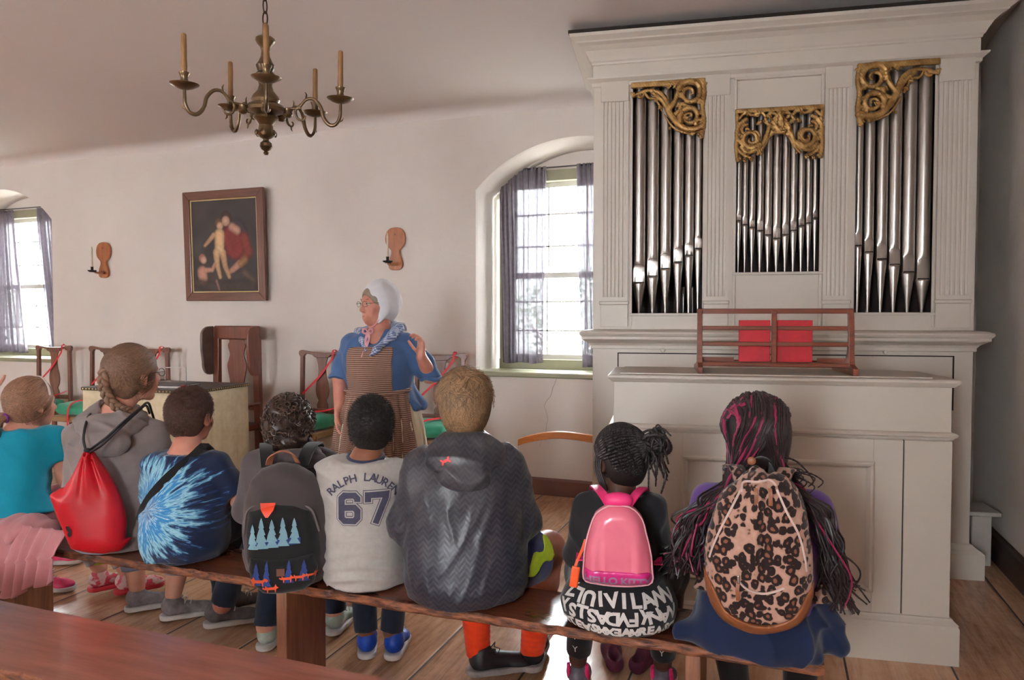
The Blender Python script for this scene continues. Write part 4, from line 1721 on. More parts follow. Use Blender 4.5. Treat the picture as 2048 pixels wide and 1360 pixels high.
# ------------------------------------------------------------------ painting
frame_t = thing('framed_painting', 'old dark oil painting of a mother with children in a brown wooden frame', 'painting', (-4.79, 5.262, 1.555))
frame_t.rotation_euler = (R(2.0), R(.3), 0)
PW, PH = .93, 1.02
m_fr = wood('picture_frame_wood', (112, 66, 46), (76, 42, 30), 'x', rough=.35)
m_frv = wood('picture_frame_wood_upright', (112, 66, 46), (76, 42, 30), 'z', rough=.35)
m_slip = M('gilt_slip', (214, 190, 140), (196, 170, 118), rough=.45, metal=.2)
FWd = .078
for nm, poly, mt in (('frame_top', [(-PW / 2, PH), (PW / 2, PH), (PW / 2 - FWd, PH - FWd), (-PW / 2 + FWd, PH - FWd)], m_fr),
                     ('frame_bottom', [(-PW / 2, 0), (-PW / 2 + FWd, FWd), (PW / 2 - FWd, FWd), (PW / 2, 0)], m_fr),
                     ('frame_left', [(-PW / 2, 0), (-PW / 2, PH), (-PW / 2 + FWd, PH - FWd), (-PW / 2 + FWd, FWd)], m_frv),
                     ('frame_right', [(PW / 2, 0), (PW / 2 - FWd, FWd), (PW / 2 - FWd, PH - FWd), (PW / 2, PH)], m_frv)):
    mb = MB()
    P0 = [Vector((x, 0, z)) for x, z in poly]
    outer = P0[0], P0[1] if nm in ('frame_top', 'frame_left') else P0[3]
    mb.prism(poly, -.028, .006, 'xz')
    mb.build(nm, mt, frame_t, bevel=.006)
mb = MB()
a, b_, c_, d_ = -PW / 2 + FWd, PW / 2 - FWd, FWd, PH - FWd
for x0, x1, z0, z1 in ((a, b_, d_ - .012, d_), (a, b_, c_, c_ + .012), (a, a + .012, c_, d_), (b_ - .012, b_, c_, d_)):
    mb.box(x0, x1, -.018, -.004, z0, z1, bev=.003)
mb.build('gilt_slip', m_slip, frame_t)
# painted canvas: colours stored per point of a fine grid
nx_, nz_ = 150, 190
gx = np.linspace(a + .008, b_ - .008, nx_)
gz = np.linspace(c_ + .008, d_ - .008, nz_)
GX, GZ = np.meshgrid(gx, gz)
U = (GX - gx[0]) / (gx[-1] - gx[0])
W_ = (GZ - gz[0]) / (gz[-1] - gz[0])
rg = np.random.RandomState(3)
img = np.ones((nz_, nx_, 3)) * np.array([.052, .043, .042])
nz1 = sum(np.sin(U * rg.uniform(4, 26) + W_ * rg.uniform(-20, 20) + rg.uniform(0, 6)) for _ in range(10)) / 10
img *= (1 + .35 * nz1)[..., None]


def blob(pts, rad, col, soft=.02, op=.88):
    global img
    d = np.full(U.shape, 9.0)
    P_ = [np.array(p) for p in pts]
    if len(P_) == 1:
        P_ = P_ * 2
    ar = (gz[-1] - gz[0]) / (gx[-1] - gx[0])
    for i in range(len(P_) - 1):
        p, q = P_[i], P_[i + 1]
        dx, dz = (q - p)
        l2 = dx * dx + (dz * ar) ** 2 + 1e-9
        tt = np.clip(((U - p[0]) * dx + (W_ - p[1]) * ar * dz * ar) / l2, 0, 1)
        rr = rad[0] + (rad[-1] - rad[0]) * (i + tt) / (len(P_) - 1)
        d = np.minimum(d, np.hypot(U - p[0] - tt * dx, (W_ - p[1] - tt * dz) * ar) - rr)
    m = np.clip(.5 - d / soft, 0, 1)[..., None] * op
    sh_ = 1 + .35 * nz1 + .5 * np.clip(-d / .05, 0, 1) - .30 + .05 * np.sin(U * 60 + 5 * np.sin(W_ * 30))
    img = img * (1 - m) + np.array(lin(col)[:3]) * sh_.clip(.35, 1.3)[..., None] * m


blob([(.66, .62), (.62, .40)], (.20, .22), (58, 50, 56), .05)       # dark robe
blob([(.62, .60), (.66, .48)], (.15, .15), (122, 48, 44), .04)      # red dress
blob([(.80, .58), (.86, .42), (.78, .36)], (.07, .06), (116, 52, 44), .04)
blob([(.72, .30), (.62, .24), (.58, .22)], (.045, .03), (170, 128, 108), .02)
blob([(.80, .34), (.74, .30)], (.05, .045), (140, 104, 70), .03)
blob([(.54, .80)], (.085,), (66, 44, 40), .03)                      # woman's hair
blob([(.53, .765)], (.062,), (186, 150, 128), .02)
blob([(.62, .70), (.70, .66)], (.05, .05), (178, 140, 120), .03)
blob([(.42, .75)], (.055,), (110, 80, 56), .02)                     # child
blob([(.44, .715)], (.048,), (200, 164, 136), .02)
blob([(.43, .62), (.42, .46)], (.075, .07), (204, 168, 128), .03)
blob([(.34, .62), (.24, .54), (.20, .51)], (.032, .02), (192, 152, 118), .02)
blob([(.37, .43), (.38, .30), (.42, .16)], (.05, .025), (200, 164, 124), .02)
blob([(.47, .42), (.50, .28), (.56, .16)], (.05, .025), (190, 152, 116), .02)
blob([(.41, .48), (.45, .45)], (.04, .03), (206, 176, 140), .02)
blob([(.15, .37)], (.055,), (160, 108, 90), .02)                    # second child, lower left
blob([(.17, .35)], (.045,), (196, 160, 140), .02)
blob([(.14, .22), (.15, .14)], (.075, .07), (186, 138, 118), .03)
blob([(.20, .24), (.30, .24), (.34, .30)], (.03, .022), (190, 146, 124), .02)
blob([(.05, .10), (.3, .05), (.9, .06)], (.06, .08), (62, 52, 48), .05)
blob([(.36, .12), (.40, .02)], (.015, .01), (150, 112, 104), .02)
blob([(.80, .20), (.92, .12)], (.05, .03), (96, 82, 72), .05)
V = np.stack([GX, np.full_like(GX, -.010), GZ], -1).reshape(-1, 3)
F_ = [(j * nx_ + i, j * nx_ + i + 1, (j + 1) * nx_ + i + 1, (j + 1) * nx_ + i) for j in range(nz_ - 1) for i in range(nx_ - 1)]
m_paint, nt, b = base_mat('oil_paint', .6, 0, .3)
at = nt.nodes.new('ShaderNodeVertexColor')
at.layer_name = 'paint'
nt.links.new(at.outputs['Color'], b.inputs['Base Color'])
cv = np_mesh('canvas', V, np.array(F_), m_paint, frame_t, world=False)
ca = cv.data.color_attributes.new('paint', 'FLOAT_COLOR', 'POINT')
ca.data.foreach_set('color', np.concatenate([img.reshape(-1, 3).clip(0, 1), np.ones((nx_ * nz_, 1))], 1).ravel())
MB().box(a, b_, -.006, .004, c_, d_).build('backing_board', m_fr, frame_t)

# ------------------------------------------------------------------ wall sconces
m_sc = wood('sconce_cherry', (176, 108, 60), (136, 74, 40), 'z', rough=.35)
m_iron = M('dark_iron', (48, 40, 38), rough=.5, metal=.7)
m_wax = M('cream_wax', (226, 214, 190), (212, 198, 170), rough=.5, sss=.2)
sk = thing('candle_sconce', 'fiddle-shaped wooden wall sconce left of the painting, candle leaning outwards', 'sconce', (-6.365, 5.285, 1.80), 0, 'wooden candle sconces on the wall')
o2 = [(.0, 0), (.04, .004), (.062, .022), (.066, .06), (.055, .10), (.040, .135), (.040, .165), (.058, .185), (.085, .215), (.095, .26), (.088, .31), (.062, .345), (.03, .358), (0, .36)]
P = smooth_path([(a_, b2, 0) for a_, b2 in o2], 44)
MB().prism([(p[0], p[1]) for p in P] + [(-p[0], p[1]) for p in P[::-1]][1:-1], -.012, .012, 'xz').build('back_board', m_sc, sk, bevel=.005)
MB().lathe([(0, 0), (.035, .004), (.045, .012), (.043, .02), (.03, .016), (0, .014)], 18, (-.0, -.055, .035)).build('drip_shelf', m_sc, sk, smooth=40)
MB().box(-.012, .012, -.16, -.012, .050, .057).build('arm', m_iron, sk)
MB().lathe([(.0, 0), (.036, 0), (.042, .01), (.038, .012), (.012, .006), (.012, .04), (.016, .045), (.011, .045)], 14, (0, -.135, .058)).build('drip_pan', m_iron, sk, smooth=40)
MB().lathe([(.0095, 0), (.0085, .20), (.006, .225), (.001, .235)], 12, (0, -.135, .07)).build('candle', m_wax, sk, smooth=50)
MB().lathe([(.004, 0), (.004, .004)], 8, (0, -.0125, .30), axis=(0, -1, 0)).build('nail', m_iron, sk)
dup(sk, (-3.015, 5.285, 1.80), 0, 'fiddle-shaped wooden wall sconce above the standing woman, between painting and window', 'wooden candle sconces on the wall')

# ------------------------------------------------------------------ benches
m_bench, nt, b = base_mat('worn_bench_wood', .3, 0, .5, 0, .3)
v = objco(nt, (1.0, 14, 14))
f1 = noise(nt, v, 4, 6, .6, .7)
v2 = objco(nt, (1, 2, 2))
f2 = noise(nt, v2, 3, 4)
f3 = noise(nt, objco(nt), 40, 4, .7)
tone = mathn(nt, 'ADD', mathn(nt, 'ADD', mathn(nt, 'MULTIPLY', f1, .5), mathn(nt, 'MULTIPLY', f2, .35)), mathn(nt, 'MULTIPLY', f3, .15))
nt.links.new(ramp(nt, tone, [(.33, lin((58, 27, 17))), (.5, lin((98, 52, 34))), (.68, lin((134, 80, 54)))]), b.inputs['Base Color'])
nt.links.new(mathn(nt, 'MULTIPLY_ADD', f2, .35, .12), b.inputs['Roughness'])
bump(nt, b, mathn(nt, 'ADD', mathn(nt, 'MULTIPLY', f2, 1.0), mathn(nt, 'MULTIPLY', f1, .3)), .25, .006)
m_edge = M('chipped_bench_edge', (132, 78, 50), (66, 34, 22), rough=.5, scale=16, stretch=(1.2, 5, 4), bmp=.5, bscale=30, contrast=(.38, .62))
m_benchf = M('front_bench_wood', (170, 106, 86), (134, 76, 58), rough=.28, scale=3.5, stretch=(1, 7, 7), coat=.35, bmp=.05, bscale=12)


def bench(name, label, x0, x1, y0, y1, zt, th, legs, mt, me_, seed, skew=0.0):
    t = thing(name, label, 'bench', ((x0 + x1) / 2, (y0 + y1) / 2, 0), skew)
    rg = np.random.RandomState(seed)
    n = 160
    mb = MB()
    cx, cy = (x0 + x1) / 2, (y0 + y1) / 2
    L, Wd = (x1 - x0), (y1 - y0)
    for i in range(n + 1):
        x = -L / 2 + L * i / n
        e = .003 * math.sin(x * 3.1 + seed) + .002 * math.sin(x * 11) + .0022 * rg.normal()
        ez = .0012 * rg.normal()
        c = .005 + .003 * abs(rg.normal())
        for (y, z) in ((-Wd / 2 + e + c, zt + 0), (-Wd / 2 + e, zt - c + ez), (-Wd / 2 + e, zt - th + c), (-Wd / 2 + e + .004, zt - th),
                       (Wd / 2 - .004, zt - th), (Wd / 2, zt - th + .004), (Wd / 2, zt - .004), (Wd / 2 - .004, zt)):
            mb.v.append((x, y, z))
    for i in range(n):
        for k in range(8):
            mb.f.append((i * 8 + k, i * 8 + (k + 1) % 8, i * 8 + 8 + (k + 1) % 8, i * 8 + 8 + k))
            mb.m.append(1 if k in (0, 1, 2) else 0)
    mb.f += [tuple(range(7, -1, -1)), tuple(n * 8 + k for k in range(8))]
    mb.m += [1, 1]
    mb.build('seat_plank', [mt, me_], t)
    for lx in legs:
        l2 = MB()
        X = lx - cx
        w = Wd / 2 - .015
        # plank leg with an arched cut-out at the foot
        poly = [(-w, 0), (-w, zt - th - .0005), (w, zt - th - .0005), (w, 0), (w - .05, 0), (w - .06, .03), (.03, .085), (-.03, .085), (-w + .06, .03), (-w + .05, 0)]
        l2.prism(poly, X - .022, X + .022, 'yz')
        l2.build('plank_leg', m_leg, t, bevel=.003)
    return t


m_leg = wood('bench_leg_wood', (150, 98, 68), (104, 62, 42), 'z', rough=.45, coat=.1)
bench('bench', 'long dark wooden bench the children are sitting on', -4.35, .135, 2.045, 2.315, .45, .030, (-3.13, -1.655, -.215), m_bench, m_edge, 1, R(.7))
bench('bench', 'empty reddish wooden bench in the foreground, running off the lower left corner', -3.9, -.05, 1.275, 1.605, .45, .032, (-3.4, -1.9, -.45), m_benchf, m_edge, 2)

# ------------------------------------------------------------------ brass chandelier
m_cbr = M('aged_brass', (124, 104, 76), (82, 66, 50), rough=.33, metal=.85, scale=9, bmp=.06, bscale=50)
m_cchain = M('chain_iron', (66, 44, 38), rough=.45, metal=.8)
m_cwax = M('brown_candle_sleeve', (142, 104, 62), (116, 80, 46), rough=.55, scale=14, bmp=.25, bscale=60, bdist=.004)
CH = V3(-1.80, 2.19, 2.17)
chd = thing('chandelier', 'aged brass chandelier with curved arms and brown candles hanging from the ceiling', 'chandelier', tuple(CH))
chd.rotation_euler = (R(2.8), R(2.6), 0)
prof = [(0, -.198), (.007, -.196), (.010, -.188), (.006, -.180), (.016, -.172), (.022, -.158), (.020, -.142), (.011, -.132), (.010, -.124), (.020, -.118), (.030, -.108), (.034, -.098), (.030, -.088),
        (.026, -.080), (.024, -.060), (.034, -.042), (.044, -.030), (.042, -.020), (.034, -.012), (.048, -.004), (.066, .002), (.070, .010), (.060, .018), (.046, .024), (.050, .032), (.044, .042),
        (.028, .056), (.022, .070), (.026, .082), (.034, .090), (.036, .098), (.026, .106), (.030, .114), (.033, .122), (.024, .132), (.016, .146), (.014, .160), (.018, .170), (.028, .178), (.034, .186), (.033, .193), (.024, .198),
        (.010, .202), (.009, .232), (.004, .234)]
prof = [(r_ * 1.05, z_ * (.80 if z_ < 0 else 1.38)) for r_, z_ in prof]
MB().lathe(prof, 32).build('stem', m_cbr, chd, smooth=35)
# small rosettes on the drop
for k in range(6):
    a = k * math.pi / 3
    MB().lathe([(.0, 0), (.010, .001), (.012, .005), (.006, .009), (0, .010)], 10, (.032 * math.cos(a), .032 * math.sin(a), -.078), axis=(math.cos(a), math.sin(a), .1)).build('rosette', m_cbr, chd, smooth=40)
# chain up to the ceiling
z = .318
k = 0
while z < ZC - CH[2] - .02:
    mb = MB()
    pts = []
    for i in range(14):
        a = 2 * math.pi * i / 14
        dx = .0105 * math.cos(a)
        dz = .026 * math.sin(a)
        pts.append((dx if k % 2 == 0 else 0, 0 if k % 2 == 0 else dx, z + .020 + dz))
    mb.tube(pts, .0028, 6, closed=True)
    mb.build('chain_link', m_cchain, chd, smooth=60)
    z += .0445
    k += 1
MB().lathe([(.0, 0), (.045, -.004), (.05, .0), (.05, .012)], 20, (0, 0, ZC - CH[2] - .012)).build('ceiling_rose', m_cbr, chd, smooth=40)
for ai, ang in enumerate((-128, -50, 22, 86, 158)):
    a = R(ang)
    ca_, sa_ = math.cos(a), math.sin(a)
    def Q(r, z):
        return (r * ca_, r * sa_, z)
    mb = MB()
    mb.tube([Q(p[0], p[2]) for p in smooth_path([(.125, 0, .018), (.150, 0, .050), (.18, 0, .052), (.205, 0, .024), (.215, 0, -.014), (.238, 0, -.040), (.262, 0, -.036), (.276, 0, -.010), (.278, 0, .02), (.278, 0, .05)], 34)], [.0052 + .0022 * math.sin(i / 33 * math.pi) for i in range(34)], 8)
    mb.tube([Q(p[0], p[2]) for p in smooth_path([(.133, 0, .032), (.112, 0, .010), (.118, 0, -.018), (.138, 0, -.026), (.148, 0, -.014), (.141, 0, -.008)], 18)], [.006 - .003 * i / 17 for i in range(18)], 7)
    mb.tube([Q(.060, .012), Q(.100, .016), Q(.132, .018)], .0052, 8)
    mb.tube([Q(.150, .052), Q(.152, .068), Q(.147, .078)], [.004, .003, .001], 6)
    mb.tube([Q(.136, -.026), Q(.138, -.038), Q(.143, -.044)], [.004, .003, .001], 6)
    mb.tube([Q(.268, -.030), Q(.284, -.022), Q(.290, -.012)], [.004, .003, .001], 6)
    arm = mb.build('arm', m_cbr, chd, smooth=60)
    MB().lathe([(.008, -.012), (.014, -.008), (.018, 0), (.014, .012), (.016, .02)], 14, Q(.082, -.006)).build('boss', m_cbr, arm, smooth=40)
    MB().lathe([(.0, .040), (.012, .040), (.030, .046), (.048, .056), (.050, .060), (.046, .061), (.028, .053), (.010, .049)], 24, Q(.278, 0)).build('drip_pan', m_cbr, arm, smooth=40)
    MB().lathe([(.008, .046), (.014, .052), (.015, .066), (.012, .078), (.015, .088), (.018, .094), (.019, .099), (.014, .100), (.011, .098)], 16, Q(.278, 0)).build('candle_cup', m_cbr, arm, smooth=40)
    MB().lathe([(.0095, .095), (.0105, .12), (.0095, .15), (.010, .19), (.009, .228), (.006, .232), (0, .232)], 12, Q(.278, 0)).build('candle', m_cwax, arm, smooth=50)
# ------------------------------------------------------------------ people: materials
def skin(name, c1, c2):
    return M(name, c1, c2, rough=.48, scale=11, spec=.4, sss=.12, bmp=.04, bscale=180, bdist=.001)


m_sk_fair = skin('fair_skin', (216, 162, 138), (198, 134, 112))
m_sk_rosy = skin('rosy_skin', (206, 148, 128), (184, 116, 98))
m_sk_tan = skin('tan_skin', (190, 130, 98), (168, 106, 78))
m_sk_brown = skin('brown_skin', (138, 88, 64), (112, 68, 50))
m_sk_dark = skin('dark_skin', (88, 54, 42), (66, 40, 32))
m_eye = M('eye_white', (228, 222, 216), rough=.2)
m_iris = M('eye_iris', (70, 60, 50), rough=.2)
m_rub = M('white_rubber', (206, 200, 196), (184, 178, 174), rough=.6, scale=20)


def hair_mat(name, c, rough=.42):
    m, nt, b = base_mat(name, rough, 0, .5)
    at = nt.nodes.new('ShaderNodeVertexColor')
    at.layer_name = 'tint'
    f = noise(nt, objco(nt), 60, 3)
    k = mathn(nt, 'MULTIPLY_ADD', f, .5, .75)
    cc = mixrgb(nt, 1.0, at.outputs['Color'], lin(c), 'MULTIPLY')
    cc = mixrgb(nt, 1.0, cc, k, 'MULTIPLY')
    nt.links.new(cc, b.inputs['Base Color'])
    b.inputs['Anisotropic'].default_value = .5
    return m


def tint(o, vals):
    ca = o.data.color_attributes.new('tint', 'FLOAT_COLOR', 'POINT')
    n = len(o.data.vertices)
    a = np.ones((n, 4))
    vals = np.asarray(vals, float)
    if vals.ndim == 0:
        a[:, :3] = vals
    elif vals.ndim == 1:
        a[:, :3] = vals[:, None]
    else:
        a[:, :3] = vals
    ca.data.foreach_set('color', a.ravel())


def head_rot(yaw, pitch=0.0, roll=0.0):
    """yaw: turn to the left from +Y; pitch: nose up positive; roll"""
    return rotz(R(yaw)) @ rotx(R(pitch)) @ roty(R(roll))


def head_prims(c, Rm, s, jaw=1.0):
    c = V3(c)
    L = lambda x, y, z: c + Rm @ (s * V3(x, y, z))
    S = lambda *a: s * V3(*a)
    add = [ell(L(0, -.012, .024), S(.074, .092, .086), Rm), ell(L(0, .028, -.030), S(.058 * jaw, .062, .076), Rm)]
    fine = [cap(L(-.034 * jaw, .02, -.078), L(0, .062, -.094), .022 * s, .018 * s), cap(L(.034 * jaw, .02, -.078), L(0, .062, -.094), .022 * s, .018 * s),
            ell(L(.033, .056, -.038), S(.024, .022, .026), Rm), ell(L(-.033, .056, -.038), S(.024, .022, .026), Rm),
            cap(L(-.032, .074, .020), L(.032, .074, .020), .012 * s),
            cap(L(0, .082, .012), L(0, .104, -.030), .0075 * s, .0115 * s),
            ell(L(.011, .094, -.035), S(.008, .009, .007), Rm), ell(L(-.011, .094, -.035), S(.008, .009, .007), Rm),
            cap(L(-.018, .082, -.060), L(.018, .082, -.060), .0065 * s), cap(L(-.015, .081, -.070), L(.015, .081, -.070), .0072 * s)]
    ears = []
    es = []
    for q in (-1, 1):
        Re = Rm @ rotz(q * R(-24)) @ rotx(R(-8))
        ears += [ell(L(q * .078, -.012, -.006), S(.0075, .020, .031), Re), ell(L(q * .074, -.004, -.034), S(.007, .010, .011), Re)]
        es += [ell(L(q * .084, -.008, -.006), S(.006, .011, .018), Re)]
    subs = [ell(L(.031, .093, .003), S(.016, .012, .0105), Rm), ell(L(-.031, .093, .003), S(.016, .012, .0105), Rm)]
    return add, fine, ears, es, subs, L


def eyes(L, Rm, s, parent):
    for q in (-1, 1):
        mb = MB()
        e = mb
        c = L(q * .031, .0785, .003)
        e.lathe([(0, -.0112 * s), (.0065 * s, -.009 * s), (.0105 * s, -.004 * s), (.0112 * s, 0), (.0105 * s, .004 * s), (.0065 * s, .009 * s), (0, .0112 * s)], 14, tuple(c), axis=tuple(Rm @ V3(0, 1, 0)))
        o = e.build('eye', m_eye, parent, world=True, smooth=80)
        c2 = c + Rm @ (s * V3(0, .0098, 0))
        MB().lathe([(0, .0018 * s), (.0045 * s, .001 * s), (.005 * s, -.001 * s)], 12, tuple(c2), axis=tuple(Rm @ V3(0, 1, 0))).build('iris', m_iris, o, world=True)


def hand_prims(w, d, nrm, s=1.0, curl=.5, side=1, spread=.16):
    """w wrist, d direction of the hand, nrm palm normal (fingers curl towards it), side: thumb side"""
    w, d, nrm = V3(w), V3(d) / np.linalg.norm(d), V3(nrm)
    nrm = nrm - d * (nrm @ d)
    nrm /= np.linalg.norm(nrm)
    t = np.cross(d, nrm) * side
    Rm = np.stack([t, d, nrm], 1)
    palm = [rbox(w + d * .045 * s, s * V3(.036, .048, .013), Rm, .011 * s), cap(w - d * .01 * s, w + d * .02 * s, .024 * s, .022 * s),
            ell(w + d * .03 * s + t * .022 * s + nrm * .006 * s, s * V3(.018, .030, .015), Rm)]
    fing = []
    for i, (off, ln) in enumerate(((.027, .074), (.009, .083), (-.009, .077), (-.026, .062))):
        p = w + d * .086 * s + t * off * s
        a = curl * (1 + .12 * i)
        fd = d + t * off * spread * 12
        fd /= np.linalg.norm(fd)
        segs = [.45, .32, .27]
        ang = 0
        r = .0088 * s
        for j, sg in enumerate(segs):
            ang += a * (.7 if j == 0 else 1.0)
            q = p + (fd * math.cos(ang) + nrm * math.sin(ang)) * ln * sg * s
            fing.append(cap(p, q, r, r * .92))
            p, r = q, r * .92
    p = w + d * .02 * s + t * .030 * s + nrm * .006 * s
    for j, (a_, ln) in enumerate(((.75, .036), (.35, .030), (.1, .024))):
        dd = d * math.cos(a_) + t * math.sin(a_) * .9 + nrm * (.35 + .4 * curl)
        dd /= np.linalg.norm(dd)
        q = p + dd * ln * s
        fing.append(cap(p, q, (.0105 - .0008 * j) * s, (.0098 - .0008 * j) * s))
        p = q
    return palm, fing


def hair_shell(L, Rm, s, grow_=.008, face=(.088, -.03, .074, .056, .088), nape=-.062, ears=True, h=.005, disp=None, extra=None, sq=None):
    base = ell(L(0, -.014, .027), s * V3(.077, .096, .090) + grow_, Rm)
    pr = [base, ell(L(0, -.046, -.02), s * V3(.066, .044, .070) + grow_, Rm)] + (extra or [])
    F = field_for(pr, h, .03)
    F.add(pr, .02)
    if disp:
        F.disp(disp)
    F.sub(ell(L(0, face[0], face[1]), s * V3(face[2], face[3], face[4]), Rm), .012)
    F.sub(rbox(L(0, .06, nape - .10), s * V3(.2, .2, .10), Rm @ rotx(R(10)), .01), .01)
    if ears:
        for q in (-1, 1):
            F.sub(ell(L(q * .088, -.002, -.020), s * V3(.022, .024, .040), Rm), .008)
    return F


def strands(name, mat, parent, L, Rm, s, n, crown=(0, -.45, .89), length=.05, rad=.0011, seg=6, lift=.012, jit=.25, region=None, seed=1,
            shell=.012, bias=(0, 0, 0), lv=.35, curl=0.0, cfreq=3.0, tv=.3, low=1.45):
    rg = np.random.RandomState(seed)
    U = rg.normal(size=(n * 3, 3))
    U /= np.linalg.norm(U, axis=1)[:, None]
    if region is not None:
        U = U[region(U)]
    U = U[:n]
    n = len(U)
    E0 = s * np.array([.077, .096, .090]) + shell
    E = np.repeat(E0[None, :], n, 0)
    E[:, 2] = np.where(U[:, 2] < 0, E0[2] * low, E0[2])
    C_ = s * np.array([0, -.014, .027])
    cr = np.array(crown, float)
    cr /= np.linalg.norm(cr)
    b = np.array(bias, float)
    P = U * E
    ln = length * (1 + lv * rg.uniform(-1, 1, n))
    J = rg.normal(size=(n, 3)) * jit
    pts = [P.copy()]
    ph = rg.uniform(0, 6.28, n)
    for j in range(seg):
        nn = P / E ** 2
        nn /= np.linalg.norm(nn, axis=1)[:, None]
        t = nn - cr * (nn @ cr)[:, None] + b + J
        t -= nn * (t * nn).sum(1)[:, None]
        t /= np.linalg.norm(t, axis=1)[:, None] + 1e-9
        sd = np.cross(t, nn)
        cc = curl * np.sin(ph + j * cfreq)[:, None] * sd + curl * np.cos(ph + j * cfreq)[:, None] * nn
        P = P + (t + cc) * (ln / seg)[:, None]
        E[:, 2] = np.where(P[:, 2] < 0, E0[2] * low, E0[2])
        k = np.sqrt(((P / E) ** 2).sum(1))
        mn = 1 + lift * (j + 1) / seg / .1 * (.5 + .5 * rg.uniform(size=n))
        P = P * (np.maximum(mn, k * (0 if curl == 0 else 1)) / k)[:, None]
        pts.append(P.copy())
    A = np.stack(pts, 1)                       # n, seg+1, 3
    T = np.gradient(A, axis=1)
    T /= np.linalg.norm(T, axis=2)[..., None] + 1e-9
    N = A / E0 ** 2
    N /= np.linalg.norm(N, axis=2)[..., None]
    S_ = np.cross(T, N)
    r = rad * np.linspace(1, .25, seg + 1)[None, :, None] * (.8 + .5 * rg.uniform(size=(n, 1, 1)))
    A = A + C_
    Vs = np.stack([A - S_ * r * 1.3, A + N * r, A + S_ * r * 1.3], 2)     # n, seg+1, 3, 3
    W_ = Vs.reshape(-1, 3) @ Rm.T + L(0, 0, 0)
    m = seg + 1
    F = []
    base = (np.arange(n) * m * 3)[:, None]
    for j in range(seg):
        for a, b_ in ((0, 1), (1, 2)):
            F.append(base + np.array([j * 3 + a, j * 3 + b_, (j + 1) * 3 + b_, (j + 1) * 3 + a])[None, :])
    F = np.concatenate(F)
    o = np_mesh(name, W_, F, mat, parent)
    tn = 1 + tv * rg.uniform(-1, 1, n)
    tint(o, np.repeat(tn, m * 3))
    return o


def lock_mesh(mb, pts, r0, r1, n=6, tw=0.0, amp=.12, fr=1.0):
    """one braid: tube with plaited bumps"""
    P = smooth_path(pts, max(8, int(len(pts) * 9)))
    m = len(P)
    rad = [(r0 + (r1 - r0) * i / (m - 1)) * (1 + amp * math.sin(i * 2.2 * fr)) for i in range(m)]
    mb.tube([tuple(p) for p in P], rad, n)


# ------------------------------------------------------------------ generic seated figure
def frame(bx, by, yaw):
    c, s_ = math.cos(R(yaw)), math.sin(R(yaw))
    return lambda r, f, z: V3(bx + r * c - f * s_, by + r * s_ + f * c, z)


def torso_levels(G, yaw, rows):
    """rows: (z, r_off, f_off, rx, ry)"""
    out = []
    for z, ro, fo, rx, ry in rows:
        p = G(ro, fo, z)
        out.append((z, p[0], p[1], rx, ry))
    return stack(out, R(yaw))


def shoe(name, parent, ankle, yaw, ln, mat, sole_mat, h=.004, pitch=0.0, heel_up=0.0, width=.040, collar=.055, lace=None):
    """low sneaker; ankle = centre of the ankle opening; yaw = direction of the toes from +Y"""
    Rm = rotz(R(yaw)) @ rotx(R(pitch))
    o = V3(ankle)
    S = lambda x, y, z: o + Rm @ V3(x, y, z)
    up = [ell(S(0, -.005, -.035), (width * .86, .045, .040), Rm), cap(S(0, .0, -.045), S(0, ln * .52, -.062), width * .86, width * .62),
          ell(S(0, ln * .55, -.066), (width * .98, ln * .24, .024), Rm), cap(S(0, 0, -.04), S(0, .0, collar - .06), width * .80, width * .76)]
    F = field_for(up, h, .02)
    F.add(up, .02)
    F.sub(rbox(S(0, 0, -.132), (.2, .4, .05), Rm, .003), .003)
    F.sub(rbox(S(0, -.01, collar + .0), (.2, .4, .045), Rm @ rotx(R(8)), .003), .006)
    sh = F.build(name, mat, parent)
    sl = [cap(S(0, -.018, -.082), S(0, ln * .25, -.084), width * .98, width * .9), cap(S(0, ln * .25, -.084), S(0, ln * .62, -.082), width * .9, width * 1.02)]
    F2 = field_for(sl, h, .02)
    F2.add(sl, .02)
    F2.sub(rbox(S(0, 0, -.022), (.2, .4, .05), Rm, .003), .003)
    F2.sub(rbox(S(0, 0, -.146), (.2, .4, .05), Rm, .003), .003)
    so = F2.build('sole', sole_mat, sh)
    if lace is not None:
        mb = MB()
        for k in range(4):
            f = .05 + k * .025
            z = -.010 - k * .012
            mb.tube([tuple(S(-.022, f, z - .010)), tuple(S(0, f + .004, z)), tuple(S(.022, f, z - .010))], .0028, 5)
        mb.tube([tuple(S(.0, .05, .0)), tuple(S(.03, .065, .005)), tuple(S(.045, .05, -.02))], .002, 5)
        mb.tube([tuple(S(.0, .05, .0)), tuple(S(-.03, .06, .005)), tuple(S(-.04, .045, -.02))], .002, 5)
        mb.build('laces', lace, sh, world=True)
    return sh


